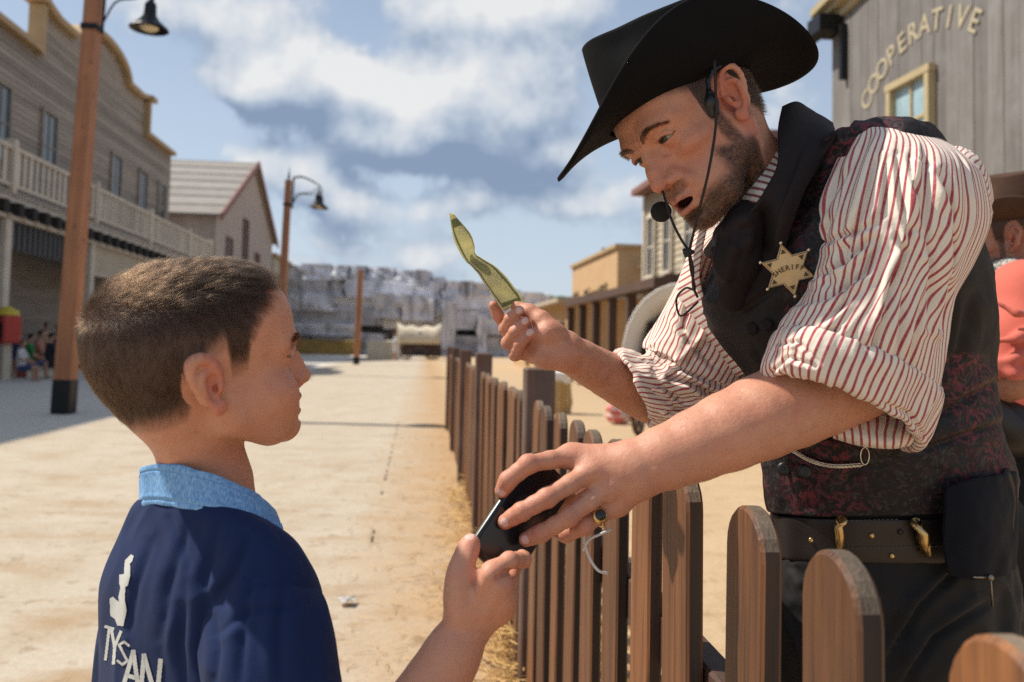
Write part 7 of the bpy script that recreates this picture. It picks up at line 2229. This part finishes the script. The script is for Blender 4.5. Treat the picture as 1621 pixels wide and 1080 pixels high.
# ---------------------------------------------------------------- people further off and small things in the yard
M_CORAL = m_cloth('coral_shirt', (0.56, 0.125, 0.085), .8, .12, .2)
def build_cowboy():
    f = camdir(-.80, -.10, -.58); B = frame_from(f, camdir(-.12, .99, .05)); O = V(1600, 372, 2.32)
    S = SDF(); info = head_shape(S, O, B, 1.0, 'man'); S.at()
    nk = V(1625, 455, 2.36); base = V(1655, 640, 2.38)
    S.cap(O + B @ np.array([0, -.03, -.05]), nk, .052, .06, k=.03)
    S.chain([nk, V(1648, 560, 2.38), V(1655, 740, 2.40)], [.07, .12, .11], k=.04)
    sh, el = V(1622, 468, 2.22), V(1606, 600, 2.16)
    S.cap(nk, sh, .06, .055, k=.04); S.cap(sh, el, .052, .046, k=.02); S.chain([el, V(1585, 612, 2.20), V(1540, 640, 2.30)], [.045, .04, .03], k=.02)
    S.ell(V(1528, 648, 2.33), (.045, .03, .035), k=.02)
    S.cap(nk, V(1665, 475, 2.52), .06, .055, k=.04); S.chain([V(1665, 475, 2.52), V(1680, 620, 2.54), V(1640, 700, 2.5)], [.05, .045, .035], k=.02)
    v, fc = S.mesh(.004); body = obj('person', v, fc, m_skin('weathered_skin', (.42, .22, .15), (.42, .15, .10), (.26, .11, .07)), None, True)
    tag(body, 'man in coral shirt and brown hat turned away behind the man in black hat', 'person')
    q = (v - O) @ B
    for k, a in head_masks(q, 'man', info['skull'].eval(v)).items(): setattr_f(body.data, k, a)
    setattr_f(body.data, 'nail', np.zeros(len(v)))
    S = SDF()
    S.chain([nk, V(1645, 540, 2.38), V(1652, 640, 2.40), V(1655, 720, 2.40)], [.085, .155, .150, .140], k=.05, flat=(tuple(camdir(-.5, 0, .85)), .8))
    S.cap(nk, sh, .078, .085, k=.05); S.chain([sh, V(1610, 530, 2.18), V(1603, 580, 2.165)], [.082, .078, .072], k=.03); S.cap(nk, V(1665, 475, 2.52), .08, .08, k=.05); S.chain([V(1665, 475, 2.52), V(1680, 620, 2.54)], [.08, .07], k=.03)
    for a, b2, r in (((1580, 480), (1640, 500), .007), ((1575, 540), (1640, 520), .008), ((1576, 572), (1630, 556), .008), ((1578, 584), (1630, 590), .010)): S.chain([V(*a, 2.11), V((a[0] + b2[0]) / 2, (a[1] + b2[1]) / 2 + 6, 2.09), V(*b2, 2.10)], r, k=.02)
    S.cap(el, V(1570, 620, 2.22), .062, .05, k=.004, mode='s')
    v, fc = S.mesh(.006); obj('shirt', v, fc, M_CORAL, body, True)
    S = SDF(); S.chain([V(1600, 428, 2.25), V(1575, 430, 2.30), V(1600, 452, 2.28)], [.030, .026, .02], k=.02); S.chain([V(1600, 428, 2.25), V(1640, 435, 2.36)], .028, k=.02)
    def m_sc(t, b):
        o = t.obj(); c = t.noise(o, 110, 2, .5)
        t.put(b.inputs['Base Color'], t.mix(t.ramp(c, (.48, 0.0), (.54, 1.0)), (.02, .02, .025, 1), (.42, .40, .36, 1))); b.inputs['Roughness'].default_value = .9
    v, fc = S.mesh(.005); obj('neckerchief', v, fc, material('patterned_kerchief', m_sc), body, True)
    S = SDF(); w = V(1655, 720, 2.40); S.cap(w, w - np.array([0, 0, .18]), .15, .155, k=.04)
    for dx in (-.09, .09): S.chain([w + np.array([dx, 0, -.15]), np.array([w[0] + dx * 1.2, w[1], .5]), np.array([w[0] + dx * 1.3, w[1], .08])], [.11, .085, .075], k=.03)
    v, fc = S.mesh(.008); obj('trousers', v, fc, M_BLACKCLOTH, body, True)
    S = SDF()
    for dx in (-.12, .12): S.ell((w[0] + dx - .05, w[1] - .03, .05), (.14, .055, .05)); S.cap((w[0] + dx, w[1], .05), (w[0] + dx, w[1], .25), .05, .055, k=.02)
    v, fc = S.mesh(.008); obj('boots', v, fc, M_LEATHER, body, True)
    # holstered tool belt of dark leather hanging towards the front
    S = SDF(); S.chain([V(1560, 650, 2.2), V(1600, 680, 2.2), V(1660, 700, 2.24)], [.05, .06, .05], k=.03); v, fc = S.mesh(.007); obj('belt', v, fc, M_LEATHER, body, True)
    build_hat(body, O, B, R(2), 'brown_hat', 0, .03, None, 1.0, (.175, .150), (0.070, 0.040, 0.028), .045, .115, (0, -.012, .045), (.080, .100))
def build_crowd():
    """onlookers sitting in the shade of the porch: one figure of each pose, then copies in other clothes"""
    def figure(pose):
        T = bpy.data.objects.new('person', None); COL.objects.link(T)
        S = SDF(); C_ = SDF(); P_ = SDF(); H_ = SDF()
        if pose == 'sit':
            hip = .42; ch = 1.0; hd = 1.24
            S.chain([(0, 0, hip), (0, -.03, .75), (0, -.02, ch)], [.11, .115, .10], k=.04); S.cap((0, -.02, ch), (0, .0, hd - .06), .05, .045, k=.03)
            S.ell((0, .02, hd), (.075, .095, .115), k=.02); S.ell((0, .115, hd - .02), (.014, .018, .02), k=.01)
            for s in (-1, 1):
                S.chain([(s * .09, .02, hip), (s * .13, .42, hip + .06), (s * .12, .45, .08), (s * .12, .56, .04)], [.085, .06, .045, .035], k=.03)
                S.chain([(s * .17, -.02, ch - .04), (s * .25, .10, .72), (s * .12, .34, .62)], [.05, .042, .032], k=.03); S.ell((s * .10, .38, .61), (.04, .05, .03), k=.02)
                C_.chain([(s * .16, -.02, ch - .03), (s * .23, .06, .80)], [.065, .06], k=.03); P_.chain([(s * .09, .02, hip), (s * .12, .36, hip + .06)], [.10, .08], k=.03)
            C_.chain([(0, 0, hip + .08), (0, -.03, .75), (0, -.02, ch - .02)], [.135, .135, .115], k=.04); P_.ell((0, 0, hip), (.15, .14, .11), k=.03)
        else:
            hip = .92; ch = 1.38; hd = 1.62
            S.chain([(0, 0, hip), (0, 0, 1.15), (0, 0, ch)], [.11, .11, .10], k=.04); S.cap((0, 0, ch), (0, .01, hd - .06), .05, .045, k=.03)
            S.ell((0, .02, hd), (.075, .095, .115), k=.02); S.ell((0, .115, hd - .02), (.014, .018, .02), k=.01)
            for s in (-1, 1):
                S.chain([(s * .09, 0, hip), (s * .10, .02, .5), (s * .11, 0, .08), (s * .11, .12, .04)], [.09, .06, .045, .035], k=.03)
                S.chain([(s * .18, 0, ch - .03), (s * .24, .0, 1.08), (s * .20, .16, .90)], [.05, .042, .032], k=.03); S.ell((s * .19, .19, .87), (.03, .04, .05), k=.02)
                C_.chain([(s * .17, 0, ch - .02), (s * .22, 0, 1.18)], [.065, .06], k=.03); P_.chain([(s * .09, 0, hip), (s * .10, .02, .55)], [.11, .085], k=.03)
            C_.chain([(0, 0, hip + .05), (0, 0, 1.15), (0, 0, ch - .02)], [.14, .135, .115], k=.04); P_.ell((0, 0, hip), (.155, .13, .10), k=.03)
        H_.ell((0, 0, hd + .035), (.082, .10, .095)); H_.ell((0, .10, hd - .02), (.09, .07, .08), k=.01, mode='s')
        sk = simple('far_skin', (.40, .22, .15), .6, 0, .1)
        for nm, s_, m in (('body', S, sk), ('shirt', C_, None), ('shorts', P_, None), ('hair', H_, None)):
            v, f = s_.mesh(.016); o = obj(nm, v, f, m or sk, T, True)
            if m is None: o.material_slots[0].link = 'OBJECT'
        return T
    def cl(c): return m_cloth('plain_cloth_%d_%d_%d' % tuple(int(a * 100) for a in c), c, .85, .15, .1)
    sit, stand = figure('sit'), figure('stand')
    q = gp(30, 598); hair = [cl((.02, .012, .008)), cl((.05, .03, .015)), cl((.12, .08, .04))]
    def place(src, first, px, py, rz, sc, shirt, shorts, hr, label, d=None):
        o = src if first else copy_tree(src)
        p = gp(px, py); o.location = (p[0], p[1], 0.0); o.rotation_euler = (0, 0, rz); o.scale = (sc,) * 3
        for ch in o.children:
            nm = ch.name.split('.')[0]
            m = {'shirt': shirt, 'shorts': shorts, 'hair': hr}.get(nm)
            if m: ch.material_slots[0].link = 'OBJECT'; ch.material_slots[0].material = m
        tag(o, label, 'person', 'onlookers in the shade of the porch')
    W = [cl((.55, .55, .56)), cl((.02, .20, .05)), cl((.45, .20, .14)), cl((.02, .022, .03)), cl((.05, .07, .16)), cl((.40, .05, .05)), cl((.48, .36, .26))]
    place(sit, True, 46, 600, R(-60), .92, W[1], W[4], hair[0], 'onlooker in a green top sitting at the edge of the porch')
    place(sit, False, 62, 598, R(-75), 1.0, W[2], W[6], hair[1], 'onlooker in a rust top sitting left of the lamp post foot')
    place(sit, False, 78, 600, R(-40), .95, W[3], W[3], hair[0], 'onlooker in black sitting next to the lamp post')
    place(sit, False, 33, 604, R(-85), .8, W[0], W[4], hair[2], 'small onlooker in a white top and navy shorts sitting by the pink bollard')
    place(sit, False, 128, 600, R(-60), .9, W[0], W[5], hair[1], 'onlooker in white top and dark red shorts half hidden right of the lamp post')
    place(stand, True, 70, 585, R(-90), .95, W[6], W[4], hair[0], 'standing onlooker in a tan top in the porch shade')
    place(stand, False, 88, 584, R(-120), .9, W[4], W[3], hair[1], 'standing onlooker in navy and black by the porch doorway')
    place(stand, False, 22, 596, R(-60), 1.0, W[0], W[4], hair[2], 'standing onlooker in white shirt beside the red letter box')
    # far walker in white before the cliff
    o = copy_tree(stand); p = gp(625, 571); o.location = (p[0], p[1], 0); o.scale = (1.05,) * 3; o.rotation_euler = (0, 0, 2)
    for ch in o.children:
        nm = ch.name.split('.')[0]
        if nm in ('shirt', 'shorts'): ch.material_slots[0].link = 'OBJECT'; ch.material_slots[0].material = W[0]
    tag(o, 'far walker in white beside the small cream wagon', 'person'); del o['group']
    # red box on a stand, pink bollard
    p = gp(6, 602)
    T = thing('letter_box', 'red box with dark panel and yellow top on a post at the porch', 'letter box', (p[0], p[1], 0), R(-30))
    MB().box((0, 0, .5), (.22, .22, 1.0)).build('post', W_CREAM, T); MB().box((0, 0, 1.35), (.62, .5, .75), bev=.04).build('box', simple('red_enamel', (.42, .04, .03), .4), T)
    MB().box((.05, -.255, 1.3), (.4, .03, .42)).build('panel', M_DARK, T); MB().lathe([(.30, 1.73), (.28, 1.85), (.1, 1.95), (.01, 1.97)], 12).build('top', simple('yellow_enamel', (.60, .45, .04), .5), T)
    p = gp(34, 598); T = thing('bollard', 'short pink red bollard in front of the sitting onlookers', 'bollard', (p[0], p[1], 0))
    MB().lathe([(.13, 0), (.13, .55), (.16, .6), (.16, .68), (.10, .78), (.02, .82)], 14).build('post', simple('faded_red_paint', (.48, .12, .12), .6), T, True)
def build_yard():
    p = gp(882, 655)
    def m_hay(t, b):
        o = t.obj(); f = t.noise(t.scaled(o, (6, 60, 60)), 1.2, 4, .7)
        t.put(b.inputs['Base Color'], t.mix(f, (.30, .17, .05, 1), (.60, .42, .18, 1))); b.inputs['Roughness'].default_value = .95; t.put(b.inputs['Normal'], t.bump(f, .8, .02))
    T = thing('hay_bale', 'straw bale with a pale sack on it in the yard behind the fence', 'hay bale', (p[0], p[1], 0), R(25))
    P, F = rock_mesh(14, 5); P = P * np.array([.34, .42, .62]) + np.array([0, 0, .29]); obj('bale', P, F, material('hay', m_hay), T)
    for x_ in (-.1, .1): MB().tube([(x_, -.225, .02), (x_, -.22, .6)], .008).build('twine', M_CANVAS, T)
    P, F = rock_mesh(15, 5); P = P * np.array([.4, .36, .24]) + np.array([.04, 0, .66]); tag(obj('sack', P + np.array([p[0], p[1], 0]), F, M_CANVASW, None, True), 'pale sack lying on the straw bale', 'sack')
    p = gp(975, 672)
    S = SDF(); S.ell((0, 0, .14), (.16, .12, .14)); S.ell((.1, .05, .10), (.16, .12, .1), k=.05); S.ell((-.08, -.04, .24), (.09, .08, .08), k=.04); v, f = S.mesh(.012)
    v = v + vnoise(v, 14, 4, 2)[:, None] * .015
    def m_pk(t, b):
        o = t.obj(); f = t.noise(o, 9, 2, .5); t.put(b.inputs['Base Color'], t.mix(t.ramp(f, (.46, 0.0), (.54, 1.0)), (.62, .14, .14, 1), (.72, .60, .55, 1))); b.inputs['Roughness'].default_value = .9
    o = obj('cloth_bundle', v + p, f, material('pink_and_white_cloth', m_pk), None, True); tag(o, 'pink and white cloth bundle on the sand behind the fence', 'bundle')
    # scrap of pale paper on the walk
    p = gp(548, 958); P = []
    rng = np.random.default_rng(3)
    for j in range(5):
        for i in range(6): P.append((p[0] + i * .014 - .035 + rng.normal(0, .003), p[1] + j * .02 - .04, .022 + abs(rng.normal(0, .006))))
    F = [(j * 6 + i, j * 6 + i + 1, (j + 1) * 6 + i + 1, (j + 1) * 6 + i) for j in range(4) for i in range(5)]
    tag(obj('paper_scrap', P, F, simple('pale_paper', (.44, .42, .40), .8)), 'crumpled scrap of pale paper on the sandy walk', 'litter')
build_cowboy(); build_crowd(); build_yard()
